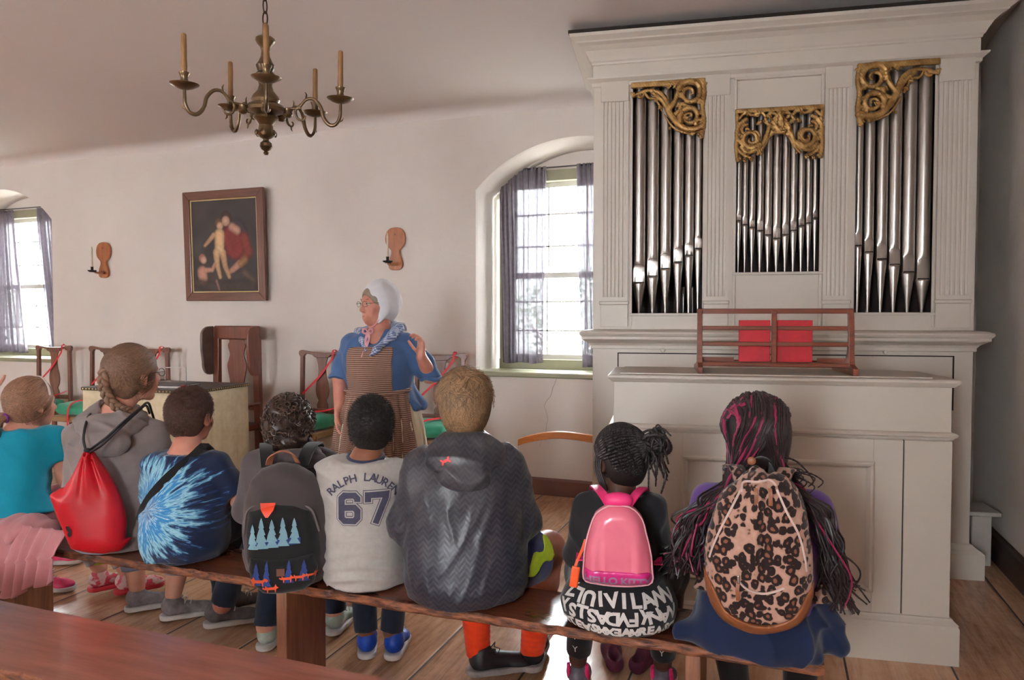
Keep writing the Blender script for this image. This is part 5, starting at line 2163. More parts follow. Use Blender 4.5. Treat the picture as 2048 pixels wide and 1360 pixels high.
def figure(label, G, yaw, rows, head, arms, legs, skin_m, h=.0062, hd_scale=1.0, jaw=1.0, eyes_on=False, hand_curl=.6, neck_r=.05, loc=None):
    """builds the body (one mesh). head: (centre, yaw, pitch, roll, scale); arms: [(sh, el, wr, handdir, palmnormal, thumbside)]; legs: [(hip, knee, ankle)]"""
    base = G(0, 0, 0)
    root = thing('person', label, 'person', (base[0], base[1], 0) if loc is None else loc)
    hc, hy, hp, hr, hs = head
    Rm = head_rot(hy, hp, hr)
    a, fine, ears, es, subs, L = head_prims(hc, Rm, hs, jaw)
    tr = torso_levels(G, yaw, [(z, ro, fo, max(rx - .016, .03), max(ry - .016, .03)) for z, ro, fo, rx, ry in rows])
    top = rows[-1]
    nb = G(top[1], top[2], top[0] - .03)
    prims = a + [tr, cap(L(0, -.022, -.055), nb, neck_r * hs * .98, neck_r * 1.12)]
    limb, fing = [], []
    for (sh, el, wr, hd, pn, ts, r3) in arms:
        limb += [cap(sh, el, r3[0], r3[1]), cap(el, lerp(el, wr, .35), r3[1], r3[1] * 1.02), cap(lerp(el, wr, .35), wr, r3[1] * 1.02, r3[2])]
        p_, f_ = hand_prims(wr, hd, pn, r3[3], hand_curl, ts)
        limb += p_
        fing += f_
    for (hp_, kn, an, r4) in legs:
        limb += [cap(hp_, kn, r4[0], r4[1]), cap(kn, lerp(kn, an, .35), r4[1], r4[1] * .98), cap(lerp(kn, an, .35), an, r4[1] * .98, r4[2])]
    F = field_for(prims + limb + fing, h, .03)
    F.add(prims, .03)
    F.add(limb, .02)
    F.add(fine, .014)
    F.add(fing, .004)
    F.sub(subs, .008)
    F.add(ears, .006)
    F.sub(es, .004)
    body = F.build('body', skin_m, root)
    if eyes_on:
        eyes(L, Rm, hs, root)
    return root, body, L, Rm


def garment(name, prims, mat, parent, h=.0062, k=.03, fold=None, cuts=(), subs=(), smooth=1, k2=None):
    F = field_for(prims, h, .04)
    F.add(prims, k)
    if fold is not None:
        for f_ in (fold if isinstance(fold, (list, tuple)) else [fold]):
            F.disp(f_)
    for n_, p_ in cuts:
        F.cut(n_, p_)
    for sb in subs:
        F.sub(sb, .006)
    return F.build(name, mat, parent, smooth)


def sag_folds(seed, amp, G, yaw, f0=36):
    """diagonal hanging folds across a back"""
    a = folds(seed, amp, f0, 4, (1, 1, .5), 1.6)
    b = folds(seed + 7, amp * .7, f0 * .6, 3, (.4, .4, 1.3), 1.4)
    return lambda X, Y, Z: a(X, Y, Z) + b(X, Y, Z)
# ------------------------------------------------------------------ clothing materials
m_tee67 = fabric('heather_grey_jersey', (172, 166, 160), (150, 144, 140), scale=60)
m_navyt = fabric('navy_trim', (46, 50, 76), (36, 40, 64))
m_navyprint = M('navy_print', (64, 62, 82), (54, 52, 72), rough=.8, scale=60)
m_jean = fabric('blue_denim', (40, 54, 84), (26, 36, 62), scale=40)
m_jeandk = fabric('dark_denim', (30, 38, 56), (18, 24, 40), scale=40)
m_jeanlt = fabric('rolled_light_denim', (126, 134, 152), (96, 104, 124), scale=40)
m_hoodgrey = fabric('grey_hoodie_knit', (132, 122, 120), (112, 102, 100), scale=20)
m_hooddk = fabric('charcoal_hoodie', (78, 70, 72), (60, 54, 56), scale=24)
m_teal = fabric('turquoise_jersey', (0, 138, 164), (0, 118, 146), scale=16)
m_pinksk = fabric('dusty_pink_cotton', (184, 124, 128), (162, 104, 110), scale=18)
m_black = fabric('black_jersey', (24, 22, 26), (16, 14, 18), scale=20)
m_white_pr = M('off_white_print', (212, 206, 202), (196, 190, 186), rough=.8, scale=80)
m_purple = fabric('purple_jersey', (98, 68, 138), (80, 54, 120), scale=16)
m_navyj = fabric('navy_fleece', (14, 30, 64), (8, 20, 46), scale=16)
m_orange_sock = fabric('neon_orange_sock', (244, 70, 26), (226, 54, 18), scale=60)
m_navysh = fabric('navy_mesh_shorts', (40, 44, 92), (30, 34, 76), scale=60)
m_lime = M('lime_panel', (186, 206, 50), (166, 188, 36), rough=.7, scale=40)
m_legg = fabric('grey_patterned_leggings', (150, 140, 142), (96, 88, 96), scale=60, weave=400)

# tie-dye: radial streaks of pale and deep blue round a centre low on the back
m_tie, nt, b = base_mat('blue_tie_dye', .85, 0, .3, .2)
TIEC = V3(-2.245, 2.02, .66)


def tie_nodes(nt, b, cx, cz):
    tc = nt.nodes.new('ShaderNodeTexCoord')
    sp = nt.nodes.new('ShaderNodeSeparateXYZ')
    nt.links.new(tc.outputs['Object'], sp.inputs[0])
    dx = mathn(nt, 'SUBTRACT', sp.outputs['X'], cx)
    dz = mathn(nt, 'SUBTRACT', sp.outputs['Z'], cz)
    an = mathn(nt, 'ARCTAN2', dz, dx)
    rr = mathn(nt, 'SQRT', mathn(nt, 'ADD', mathn(nt, 'MULTIPLY', dx, dx), mathn(nt, 'MULTIPLY', dz, dz)))
    wob = noise(nt, tc.outputs['Object'], 14, 3)
    rr = mathn(nt, 'ADD', rr, mathn(nt, 'MULTIPLY', mathn(nt, 'SUBTRACT', wob, .5), .05))
    cv = nt.nodes.new('ShaderNodeCombineXYZ')
    nt.links.new(mathn(nt, 'MULTIPLY', mathn(nt, 'COSINE', an), 7.0), cv.inputs[0])
    nt.links.new(mathn(nt, 'MULTIPLY', mathn(nt, 'SINE', an), 7.0), cv.inputs[1])
    nt.links.new(mathn(nt, 'MULTIPLY', rr, 9.0), cv.inputs[2])
    st = noise(nt, cv.outputs[0], 1.5, 4, .65)
    t = mathn(nt, 'ADD', mathn(nt, 'MULTIPLY', rr, 4.6), mathn(nt, 'MULTIPLY', mathn(nt, 'SUBTRACT', st, .5), 1.9))
    c = ramp(nt, t, [(.0, lin((34, 78, 132))), (.12, lin((200, 222, 230))), (.22, lin((52, 138, 192))), (.42, lin((46, 124, 182))), (.60, lin((158, 204, 216))), (.74, lin((92, 150, 180))), (.86, lin((30, 52, 98))), (1.0, lin((20, 30, 58)))])
    nt.links.new(c, b.inputs['Base Color'])


# dark camouflage-grey windbreaker with a fine chevron weave
m_jack, nt, b = base_mat('charcoal_chevron_windbreaker', .42, 0, .5, .1)
tc = nt.nodes.new('ShaderNodeTexCoord')
sp = nt.nodes.new('ShaderNodeSeparateXYZ')
nt.links.new(tc.outputs['Object'], sp.inputs[0])
lat = mathn(nt, 'ADD', mathn(nt, 'MULTIPLY', sp.outputs['X'], .91), mathn(nt, 'MULTIPLY', sp.outputs['Y'], .41))
zig = mathn(nt, 'PINGPONG', lat, .017)
zz = mathn(nt, 'ADD', sp.outputs['Z'], mathn(nt, 'MULTIPLY', zig, 1.1))
chv = mathn(nt, 'SINE', mathn(nt, 'MULTIPLY', zz, 330.0))
cam_n = noise(nt, tc.outputs['Object'], 9, 3, .5, 1.0)
cA = ramp(nt, cam_n, [(.35, lin((26, 27, 34))), (.5, lin((42, 41, 47))), (.65, lin((64, 63, 66)))])
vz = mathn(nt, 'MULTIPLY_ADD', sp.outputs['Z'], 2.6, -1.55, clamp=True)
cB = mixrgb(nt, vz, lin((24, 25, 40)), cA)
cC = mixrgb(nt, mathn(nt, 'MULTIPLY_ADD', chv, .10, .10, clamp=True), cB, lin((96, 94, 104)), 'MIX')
nt.links.new(cC, b.inputs['Base Color'])
bump(nt, b, chv, .12, .001)

# brown apron stripe: thin cream rows on brown cloth
def stripe_mat(name, freq, c1, c2, thr=.72):
    m, nt, b = base_mat(name, .85, 0, .25, .15)
    tc = nt.nodes.new('ShaderNodeTexCoord')
    sp = nt.nodes.new('ShaderNodeSeparateXYZ')
    nt.links.new(tc.outputs['Object'], sp.inputs[0])
    wob = noise(nt, tc.outputs['Object'], 5, 2)
    z = mathn(nt, 'ADD', sp.outputs['Z'], mathn(nt, 'MULTIPLY', wob, .02))
    fr = mathn(nt, 'FRACT', mathn(nt, 'MULTIPLY', z, freq))
    ln_ = mathn(nt, 'GREATER_THAN', fr, thr)
    nn = noise(nt, tc.outputs['Object'], 40, 3)
    base = ramp(nt, nn, [(.3, lin(tuple(v * .88 for v in c1))), (.7, lin(c1))])
    nt.links.new(mixrgb(nt, ln_, base, lin(c2)), b.inputs['Base Color'])
    bump(nt, b, noise(nt, tc.outputs['Object'], 500, 1), .1, .001)
    return m


m_apron = stripe_mat('striped_apron_cloth', 92, (118, 84, 72), (176, 146, 128), .66)
m_bluel = fabric('blue_linen', (70, 98, 142), (54, 78, 118), scale=16)
m_cream = fabric('cream_linen', (216, 204, 176), (196, 182, 154), scale=12)
m_capw = fabric('white_cap_linen', (232, 232, 236), (214, 214, 222), scale=30)
m_pinkr = M('pale_pink_ribbon', (222, 170, 176), (206, 140, 150), rough=.5, scale=30)
m_check, nt, b = base_mat('blue_check_kerchief', .85, 0, .25, .15)
v = objco(nt, (1, 1, 1), (0, 0, 0), (.3, .5, .6))
sp = nt.nodes.new('ShaderNodeSeparateXYZ')
nt.links.new(v, sp.inputs[0])
g1_ = mathn(nt, 'GREATER_THAN', mathn(nt, 'FRACT', mathn(nt, 'MULTIPLY', sp.outputs['X'], 75)), .5)
g2_ = mathn(nt, 'GREATER_THAN', mathn(nt, 'FRACT', mathn(nt, 'MULTIPLY', sp.outputs['Z'], 75)), .5)
g3_ = mathn(nt, 'MULTIPLY', mathn(nt, 'ADD', g1_, g2_), .5)
nt.links.new(mixrgb(nt, g3_, lin((190, 200, 220)), lin((84, 104, 150))), b.inputs['Base Color'])


def sleeve(sh, el, wr, r, end=1.0, fore=1.0, g=.008):
    """sleeve prims from shoulder to elbow (end<1: short) or on towards the wrist"""
    if end < 1.0 and fore <= 0:
        e = lerp(sh, el, end)
        return [ccap(sh, e, r[0] + g, r[0] * .9 + g + .004)]
    w = lerp(el, wr, fore)
    return [cap(sh, el, r[0] + g, r[1] + g), ccap(el, w, r[1] + g, r[2] + g + .003)]


def lerp3(a, b, t):
    return lerp(a, b, t)


def arm(G, sh, el, wr, side, r=(.043, .034, .024, .85)):
    """local (r, f, z) points"""
    a, b_, c_ = G(*sh), G(*el), G(*wr)
    d = c_ - b_
    inward = G(0, 1, 0) - G(0, 0, 0)
    return (a, b_, c_, d, V3(0, 0, -1), side, r)


def leg_cloth(hip, kn, an, r, end=1.0, g=.006):
    e = lerp(kn, an, end)
    return [cap(hip, kn, r[0] + g, r[1] + g), ccap(kn, e, r[1] + g, r[2] + g + .004)]


def nofold(X, Y, Z):
    return 0 * X


# ================================================================== boy in the grey jersey with the number
G = frame(-1.365, 2.17, 30)
rows = [(.455, 0, 0, .125, .112), (.50, 0, 0, .142, .122), (.58, 0, 0, .136, .114), (.70, 0, .01, .128, .10), (.79, 0, .018, .134, .098), (.845, 0, .022, .128, .088), (.885, 0, .028, .088, .068), (.915, 0, .03, .052, .05)]
AR = [arm(G, (-.115, .02, .845), (-.146, .05, .665), (-.05, .21, .60), -1), arm(G, (.122, .02, .845), (.148, .05, .665), (.05, .21, .60), 1)]
LG = [(G(-.07, .05, .525), V3(-1.60, 2.50, .50), V3(-1.555, 2.47, .12), (.068, .052, .036)), (G(.07, .05, .525), V3(-1.44, 2.56, .50), V3(-1.455, 2.50, .12), (.068, .052, .036))]
p5, body, L, Rm = figure('boy in a grey jersey numbered 67, short black hair, sitting with his back to us', G, 30, rows, ((-1.380, 2.235, 1.000), 30, 2, 0, .92), AR, LG, m_sk_brown, neck_r=.046)
lv = [(z, ro, fo, rx + .010, ry + .010) for z, ro, fo, rx, ry in rows[:-1]]
lv[0] = (.462, 0, 0, .138, .126)
pr = [torso_levels(G, 30, lv)]
for a in AR:
    pr += sleeve(a[0], a[1], a[2], a[6], 1, .85)
fb = lambda X, Y, Z: .006 * np.exp(-((Z - .53) / .06) ** 2) * np.sin(Z * 150 + 6 * np.sin(X * 9 + Y * 5)) + .0
sh5 = garment('jersey', pr, m_tee67, p5, k=.035, fold=[sag_folds(11, .005, G, 30, 30), fb, creases(12, .010, 30, 4)])
cb = [cap(G(-.03, .03, .905), G(.03, .03, .905), .050, .050)]
ring = []
for k in range(20):
    t = 2 * math.pi * k / 20
    ring.append(tuple(G(.062 * math.cos(t), .030 + .056 * math.sin(t), .897 + .012 * math.sin(t))))
MB().tube(ring, .0085, 8, closed=True, flat=1.2).build('collar', m_navyt, p5, world=True, smooth=80)
# trousers, shoes
pt = [torso_levels(G, 30, [(.4535, 0, 0, .118, .112), (.475, 0, .0, .139, .124), (.50, 0, 0, .136, .118)])]
for l in LG:
    pt += leg_cloth(*l)
garment('jeans', pt, m_jeandk, p5, fold=folds(3, .004, 50))
m_sh_blue = M('bright_blue_shoe', (26, 84, 196), (18, 60, 160), rough=.45, scale=30)
m_sh_sole = M('dark_green_sole', (40, 96, 66), rough=.6)
shoe('shoe', p5, (-1.555, 2.475, .115), 30, .21, m_sh_blue, m_rub, pitch=0, lace=m_rub)
shoe('shoe', p5, (-1.445, 2.505, .115), 16, .21, m_sh_blue, m_rub, pitch=0, lace=m_rub)
# hair: close crop
hm = hair_mat('black_cropped_hair', (26, 20, 18), .7)
F = hair_shell(L, Rm, .92, .007, face=(.088, -.03, .074, .060, .088), nape=-.060, disp=lambda X, Y, Z: .0012 * np.sin(X * 500) * np.sin(Y * 480) * np.sin(Z * 510))
o = F.build('hair', hm, p5)
tint(o, 1.0)
strands('hair_nap', hm, o, L, Rm, .92, 2600, length=.008, rad=.0012, seg=3, lift=.02, jit=1.4, region=lambda U: (U[:, 1] < .35) & (U[:, 2] > -.55), shell=.006, seed=2, lv=.3, tv=.4)
# number and arched lettering pressed onto the back
dr = V3(-math.sin(R(30)), math.cos(R(30)), 0)
rt_ = V3(math.cos(R(30)), math.sin(R(30)), 0)
def place5(u, w):
    p = G(u, -.5, w)
    return p
def stroke_poly(path, w):
    """outline strip of an open polyline with mitred corners"""
    P = [V3(a, b) for a, b in path]
    n = len(P)
    Lh, Rh = [], []
    for i in range(n):
        d1 = (P[i] - P[i - 1]) if i > 0 else (P[1] - P[0])
        d2 = (P[i + 1] - P[i]) if i < n - 1 else d1
        d1, d2 = d1 / np.linalg.norm(d1), d2 / np.linalg.norm(d2)
        n1, n2 = V3(-d1[1], d1[0]), V3(-d2[1], d2[0])
        m = n1 + n2
        m = m / (m @ n1)
        e = V3(0, 0)
        if i == 0:
            e = -d1 * w * .0
        Lh.append(P[i] + m * w / 2)
        Rh.append(P[i] - m * w / 2)
    V_ = [tuple(p) for p in Lh] + [tuple(p) for p in Rh]
    F_ = [(i, i + 1, n + i + 1, n + i) for i in range(n - 1)]
    return V_, F_
def poly_decal(name, poly, place, target, direction, mat, parent, off, maxe=.012):
    return decal(name, poly, [tuple(range(len(poly)))], place, target, direction, mat, parent, off, maxe)
def outset(poly, d):
    n = len(poly)
    A = sum(poly[i][0] * poly[(i + 1) % n][1] - poly[(i + 1) % n][0] * poly[i][1] for i in range(n))
    s_ = 1 if A > 0 else -1
    out = []
    for i in range(n):
        p0, p1, p2 = [V3(poly[j][0], poly[j][1]) for j in ((i - 1) % n, i, (i + 1) % n)]
        a = (p1 - p0) / (np.linalg.norm(p1 - p0) + 1e-9)
        b_ = (p2 - p1) / (np.linalg.norm(p2 - p1) + 1e-9)
        n1, n2 = V3(a[1], -a[0]) * s_, V3(b_[1], -b_[0]) * s_
        m = n1 + n2
        m = m / (m @ n1 if abs(m @ n1) > .3 else .3)
        out.append(tuple(p1 + m * d))
    return out
DW5, DH5 = .074, .108
D6 = [(.86, .70), (.86, .80), (.72, .90), (.28, .90), (.14, .80), (.14, .20), (.28, .10), (.72, .10), (.86, .20), (.86, .42), (.72, .52), (.16, .52)]
D7 = [(.07, .68), (.07, .90), (.90, .90), (.88, .80), (.40, .0)]
for ch_, path, u0 in (('6', D6, -.088), ('7', D7, .006)):
    for nm, wd, mt, of in (('number_outline', .0335, m_navyprint, .0016), ('number_halo', .0290, m_tee67, .0024), ('number', .0205, m_navyprint, .0032)):
        pp = [(u0 + x * DW5, .690 + z * DH5) for x, z in path]
        ex = (wd - .0205) / 2
        p0_, p1_ = V3(*pp[0]), V3(*pp[1])
        pp[0] = tuple(p0_ - (p1_ - p0_) / np.linalg.norm(p1_ - p0_) * ex)
        p0_, p1_ = V3(*pp[-1]), V3(*pp[-2])
        pp[-1] = tuple(p0_ - (p1_ - p0_) / np.linalg.norm(p1_ - p0_) * ex)
        V_, F_ = stroke_poly(pp, wd)
        decal(nm, V_, F_, place5, sh5, dr, mt, sh5, of, .010)
txt = 'RALPH LAUREN'
m = len(txt)
for i, ch_ in enumerate(txt):
    if ch_ == ' ':
        continue
    V_, F_ = text_polys(ch_, .036, .0007)
    t = (i - (m - 1) / 2) / (m - 1)
    ang = t * 1.75
    cu, cw = -.006 + .142 * math.sin(ang), .704 + .142 * math.cos(ang)
    cs_, sn_ = math.cos(-ang), math.sin(-ang)
    V_ = [(cu + x * cs_ * 1.05 - z * sn_, cw + x * sn_ * 1.05 + z * cs_) for x, z in V_]
    decal('letter', V_, F_, place5, sh5, dr, m_navyprint, sh5, .002, .008)

# ================================================================== tall boy in the dark windbreaker
G = frame(-.985, 2.19, 24)
rows = [(.455, 0, -.01, .175, .135), (.51, 0, -.015, .198, .155), (.60, 0, -.01, .200, .155), (.72, 0, .0, .190, .138), (.83, 0, .015, .186, .122), (.90, 0, .022, .165, .108), (.945, 0, .03, .118, .088), (.985, 0, .04, .062, .06)]
AR = [arm(G, (-.148, .02, .895), (-.205, .05, .69), (-.08, .26, .62), -1, (.052, .045, .03, 1)), arm(G, (.148, .02, .895), (.205, .05, .69), (.08, .26, .62), 1, (.052, .045, .03, 1))]
LG = [(G(-.09, .05, .54), V3(-1.14, 2.58, .52), V3(-1.072, 2.505, .13), (.085, .062, .040)), (V3(-.90, 2.22, .545), V3(-.795, 2.53, .53), V3(-.885, 2.61, .12), (.088, .062, .040))]
p6, body, L, Rm = figure('big boy in a dark chevron windbreaker and orange socks, tousled light brown hair', G, 24, rows, ((-1.008, 2.25, 1.095), 12, 0, 0, 1.0), AR, LG, m_sk_rosy, neck_r=.054)
lv = [(z, ro, fo, rx + .014, ry + .014) for z, ro, fo, rx, ry in rows[:-1]]
lv[0] = (.462, 0, -.01, .192, .15)
pr = [torso_levels(G, 24, lv)]
for a in AR:
    pr += sleeve(a[0], a[1], a[2], a[6], 1, .9, .012)
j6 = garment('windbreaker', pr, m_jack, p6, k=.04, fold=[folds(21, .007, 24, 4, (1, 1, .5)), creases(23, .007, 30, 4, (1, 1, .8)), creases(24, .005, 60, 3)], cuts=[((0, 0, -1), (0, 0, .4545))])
# hood lying on the back
hp = [ell(G(0, -.055, .925), (.125, .060, .055), rotz(R(24)) @ rotx(R(28))), ell(G(0, -.105, .865), (.085, .030, .045), rotz(R(24)) @ rotx(R(15))), cap(G(-.10, -.02, .935), G(-.045, .04, .985), .040, .032), cap(G(.10, -.02, .935), G(.045, .04, .985), .040, .032),
      cap(G(-.05, -.03, .975), G(.05, -.03, .975), .040, .040)]
hood6 = garment('hood', hp, m_jack, j6, h=.005, k=.035, fold=[folds(31, .004, 45, 4), creases(32, .008, 46, 4)], subs=[cap(G(0, .045, .93), G(0, .03, 1.08), .050, .066)])
# coral logo: two interlocking arcs
def arc_poly(cx, cz, r, w, a0, a1, n=14):
    o_ = [(cx + (r + w / 2) * math.cos(a0 + (a1 - a0) * i / n), cz + (r + w / 2) * math.sin(a0 + (a1 - a0) * i / n)) for i in range(n + 1)]
    i_ = [(cx + (r - w / 2) * math.cos(a0 + (a1 - a0) * i / n), cz + (r - w / 2) * math.sin(a0 + (a1 - a0) * i / n)) for i in range(n, -1, -1)]
    return o_ + i_
m_coral = M('coral_print', (236, 76, 76), rough=.6)
def place6(u, w):
    c_, s_ = math.cos(.42), math.sin(.42)
    return G(-.062 + u * c_ - w * s_, -.6, .925 + u * s_ + w * c_)
dr6 = V3(-math.sin(R(24)), math.cos(R(24)), -.25)
def place6b(u, w):
    p = place6(u, w)
    return p + V3(0, 0, .13)
for P in (arc_poly(0, .013, .013, .0065, math.pi * 1.02, math.pi * 1.98), arc_poly(0, -.009, .013, .0065, .02 * math.pi, .98 * math.pi)):
    poly_decal('logo', P, place6b, [hood6, j6], dr6, m_coral, hood6, .002, .006)
# shorts
pt = [torso_levels(G, 24, [(.4535, 0, 0, .155, .135), (.49, 0, 0, .185, .15), (.53, 0, 0, .18, .14)])]
for hp_, kn, an, r4 in LG:
    pt += [ccap(hp_, lerp(hp_, kn, .66), r4[0] + .018, r4[0] + .020)]
sho = garment('shorts', pt, m_navysh, p6, fold=folds(9, .004, 45), cuts=[((0, 0, -1), (0, 0, .4535))])
ax_ = (LG[1][1] - LG[1][0]) / np.linalg.norm(LG[1][1] - LG[1][0])
F = field_for([ccap(LG[1][0], lerp(LG[1][0], LG[1][1], .67), .112, .114)], .005, .03)
F.add([ccap(LG[1][0], lerp(LG[1][0], LG[1][1], .67), .1085, .1105)])
X_, Y_, Z_ = F.grid()
m0_ = lerp(LG[1][0], LG[1][1], .45)
sidev = np.cross(ax_, V3(0, 0, 1))
sidev /= np.linalg.norm(sidev)
al_ = (X_ - LG[1][0][0]) * ax_[0] + (Y_ - LG[1][0][1]) * ax_[1] + (Z_ - LG[1][0][2]) * ax_[2]
F.D = np.maximum(F.D, (np.abs((Z_ - m0_[2]) - (al_ - .12) * .35 - .012) - .030 * (1 + .35 * np.sin(al_ * 70))).astype(np.float32))
F.cut(-sidev, m0_)
F.cut(-ax_, lerp(LG[1][0], LG[1][1], .22))
F.build('side_panel', m_lime, sho)
for l in LG:
    sk_ = [ccap(l[2] + V3(0, 0, -.03), lerp(l[2], l[1], .34), .047, .059)]
    garment('sock', sk_, m_orange_sock, p6, h=.004, fold=lambda X, Y, Z: .0012 * np.sin(Z * 300))
m_sh_blk = M('black_sneaker', (34, 32, 38), (22, 20, 26), rough=.5, scale=30)
m_sh_gry = M('grey_sneaker_sole', (180, 172, 170), (120, 112, 112), rough=.6, scale=18)
shoe('shoe', p6, (-1.055, 2.50, .115), -55, .29, m_sh_blk, m_sh_gry, lace=m_sh_blk, width=.046)
shoe('shoe', p6, (-.885, 2.615, .115), 10, .27, m_sh_blk, m_sh_gry, lace=m_sh_blk, width=.046)
hm = hair_mat('light_brown_hair', (138, 108, 78), .5)
F = hair_shell(L, Rm, 1.0, .013, face=(.098, -.03, .074, .058, .088), nape=-.075, disp=folds(5, .005, 80, 4))
o = F.build('hair', hm, p6)
tint(o, .62)
strands('hair_locks', hm, o, L, Rm, 1.0, 5200, crown=(.1, -.35, .93), length=.075, rad=.0017, seg=6, lift=.005, jit=.22, region=lambda U: (U[:, 1] < .62) & (U[:, 2] > -.78) & ~((np.abs(U[:, 0]) > .72) & (U[:, 2] < -.1) & (U[:, 1] > -.35)), shell=.012, seed=4, tv=.55, bias=(0, 0, -.35))
strands('hair_tufts', hm, o, L, Rm, 1.0, 420, crown=(.1, -.2, .97), length=.060, rad=.0017, seg=6, lift=.018, jit=.4, region=lambda U: (U[:, 2] > .1) & (U[:, 1] < .7), shell=.014, seed=7, tv=.5)

# ================================================================== boy in the tie-dye shirt
G = frame(-2.20, 2.165, 24)
rows = [(.455, .012, 0, .138, .120), (.50, .010, -.01, .156, .138), (.58, .008, -.015, .156, .140), (.67, .006, 0, .142, .122), (.76, 0, .012, .132, .104), (.815, 0, .02, .126, .096), (.86, 0, .028, .088, .072), (.895, 0, .032, .052, .05)]
AR = [arm(G, (-.118, .02, .805), (-.145, .06, .64), (-.07, .22, .58), -1), arm(G, (.126, .02, .805), (.212, .03, .66), (.17, .22, .575), 1, (.044, .035, .026, .88))]
LG = [(G(-.08, .05, .53), V3(-2.42, 2.55, .50), V3(-2.36, 2.56, .12), (.072, .056, .040)), (G(.08, .05, .53), V3(-2.22, 2.57, .50), V3(-2.30, 2.475, .12), (.072, .056, .042))]
p3, body, L, Rm = figure('boy in a blue tie-dye shirt with a thin black strap across his back', G, 24, rows, ((-2.232, 2.245, .998), 8, 2, 0, .97), AR, LG, m_sk_rosy, neck_r=.048)
tie_nodes(m_tie.node_tree, m_tie.node_tree.nodes['Principled BSDF'], TIEC[0] - p3.location[0], TIEC[2])
lv = [(z, ro, fo, rx + .012, ry + .012) for z, ro, fo, rx, ry in rows[:-1]]
lv[0] = (.458, 0, 0, .150, .136)
pr = [torso_levels(G, 24, lv)]
for a in AR:
    pr += [ccap(a[0], lerp(a[0], a[1], .80), a[6][0] + .014, a[6][0] + .016)]
sh3 = garment('tie_dye_shirt', pr, m_tie, p3, k=.035, fold=[folds(51, .007, 26, 4), creases(52, .008, 30, 4)], cuts=[((0, 0, -1), (0, 0, .4535))])
ring = []
for k in range(20):
    t = 2 * math.pi * k / 20
    ring.append(tuple(G(.060 * math.cos(t), .032 + .054 * math.sin(t), .872 + .010 * math.sin(t))))
MB().tube(ring, .007, 8, closed=True).build('collar', m_navyt, p3, world=True, smooth=80)
pt = [torso_levels(G, 24, [(.4535, 0, 0, .13, .12), (.48, 0, 0, .15, .135), (.52, 0, 0, .14, .12)])]
for l in LG:
    pt += leg_cloth(*l, g=.010)
garment('jeans', pt, m_jeandk, p3, fold=folds(13, .007, 50))
m_sh_skate = M('grey_canvas_shoe', (96, 90, 92), (70, 66, 68), rough=.7, scale=30)
shoe('shoe', p3, (-2.335, 2.475, .115), -48, .25, m_sh_skate, m_rub, lace=m_rub)
shoe('shoe', p3, (-2.37, 2.62, .115), -30, .25, m_sh_skate, m_rub, lace=m_rub)
hm = hair_mat('dark_brown_crop', (74, 46, 38), .6)
F = hair_shell(L, Rm, .97, .008, face=(.090, -.03, .074, .060, .088), nape=-.064, disp=lambda X, Y, Z: .0008 * np.sin(X * 300 + Z * 200))
o = F.build('hair', hm, p3)
tint(o, .8)
strands('hair_crop', hm, o, L, Rm, .97, 3800, length=.018, rad=.0011, seg=4, lift=.012, jit=.35, region=lambda U: (U[:, 1] < .55) & (U[:, 2] > -.58) & ~((np.abs(U[:, 0]) > .75) & (U[:, 2] < -.12)), shell=.007, seed=12, tv=.45)

# ================================================================== curly haired boy (wears the black backpack)
G = frame(-1.715, 2.20, 28)
rows = [(.455, 0, 0, .145, .125), (.51, 0, 0, .160, .135), (.60, 0, 0, .150, .122), (.72, 0, .01, .142, .108), (.80, 0, .018, .144, .102), (.855, 0, .022, .134, .09), (.895, 0, .028, .088, .07), (.925, 0, .03, .052, .05)]
AR = [arm(G, (-.128, .02, .845), (-.17, .06, .66), (-.07, .23, .60), -1), arm(G, (.128, .02, .845), (.17, .06, .66), (.07, .23, .60), 1)]
LG = [(G(-.08, .05, .53), V3(-2.02, 2.52, .50), V3(-1.985, 2.38, .11), (.070, .055, .040)), (G(.08, .05, .53), V3(-1.78, 2.58, .50), V3(-1.80, 2.60, .12), (.070, .055, .040))]
p4, body, L, Rm = figure('curly dark-haired boy in a charcoal hoodie wearing the black backpack with fir trees', G, 28, rows, ((-1.742, 2.235, .978), 18, -4, 0, .92), AR, LG, m_sk_fair, neck_r=.048)
lv = [(z, ro, fo, rx + .014, ry + .014) for z, ro, fo, rx, ry in rows[:-1]]
pr = [torso_levels(G, 28, lv)]
for a in AR:
    pr += sleeve(a[0], a[1], a[2], a[6], 1, .9, .012)
h4 = garment('hoodie', pr, m_hooddk, p4, k=.035, fold=[folds(61, .005, 34, 4)], cuts=[((0, 0, -1), (0, 0, .4545))])
hp = [ell(G(.03, -.055, .875), (.115, .045, .040), rotz(R(28)) @ rotx(R(25))), cap(G(-.08, -.01, .885), G(-.045, .04, .93), .032, .026), cap(G(.09, -.01, .885), G(.045, .04, .93), .032, .026)]
garment('hood', hp, m_hooddk, h4, h=.005, k=.03, fold=[creases(62, .008, 50, 3)], subs=[cap(G(0, .04, .86), G(0, .03, 1.0), .046, .058)])
pt = [torso_levels(G, 28, [(.4535, 0, 0, .13, .12), (.48, 0, 0, .145, .13), (.52, 0, 0, .14, .12)])]
for l in LG:
    pt += leg_cloth(*l)
garment('trousers', pt, m_jeandk, p4, fold=folds(63, .004, 50))
m_sh_wg = M('white_green_sneaker', (196, 204, 196), (150, 176, 160), rough=.5, scale=24)
shoe('shoe', p4, (-1.80, 2.61, .115), 10, .22, m_sh_wg, m_rub, lace=m_rub)
shoe('shoe', p4, (-1.985, 2.39, .115), 10, .22, m_sh_wg, m_rub, lace=m_rub)
hm = hair_mat('dark_curly_hair', (70, 50, 40), .4)
F = hair_shell(L, Rm, .92, .019, face=(.100, -.03, .074, .058, .088), nape=-.074, ears=False, disp=folds(65, .009, 95, 5, (1, 1, 1), .8))
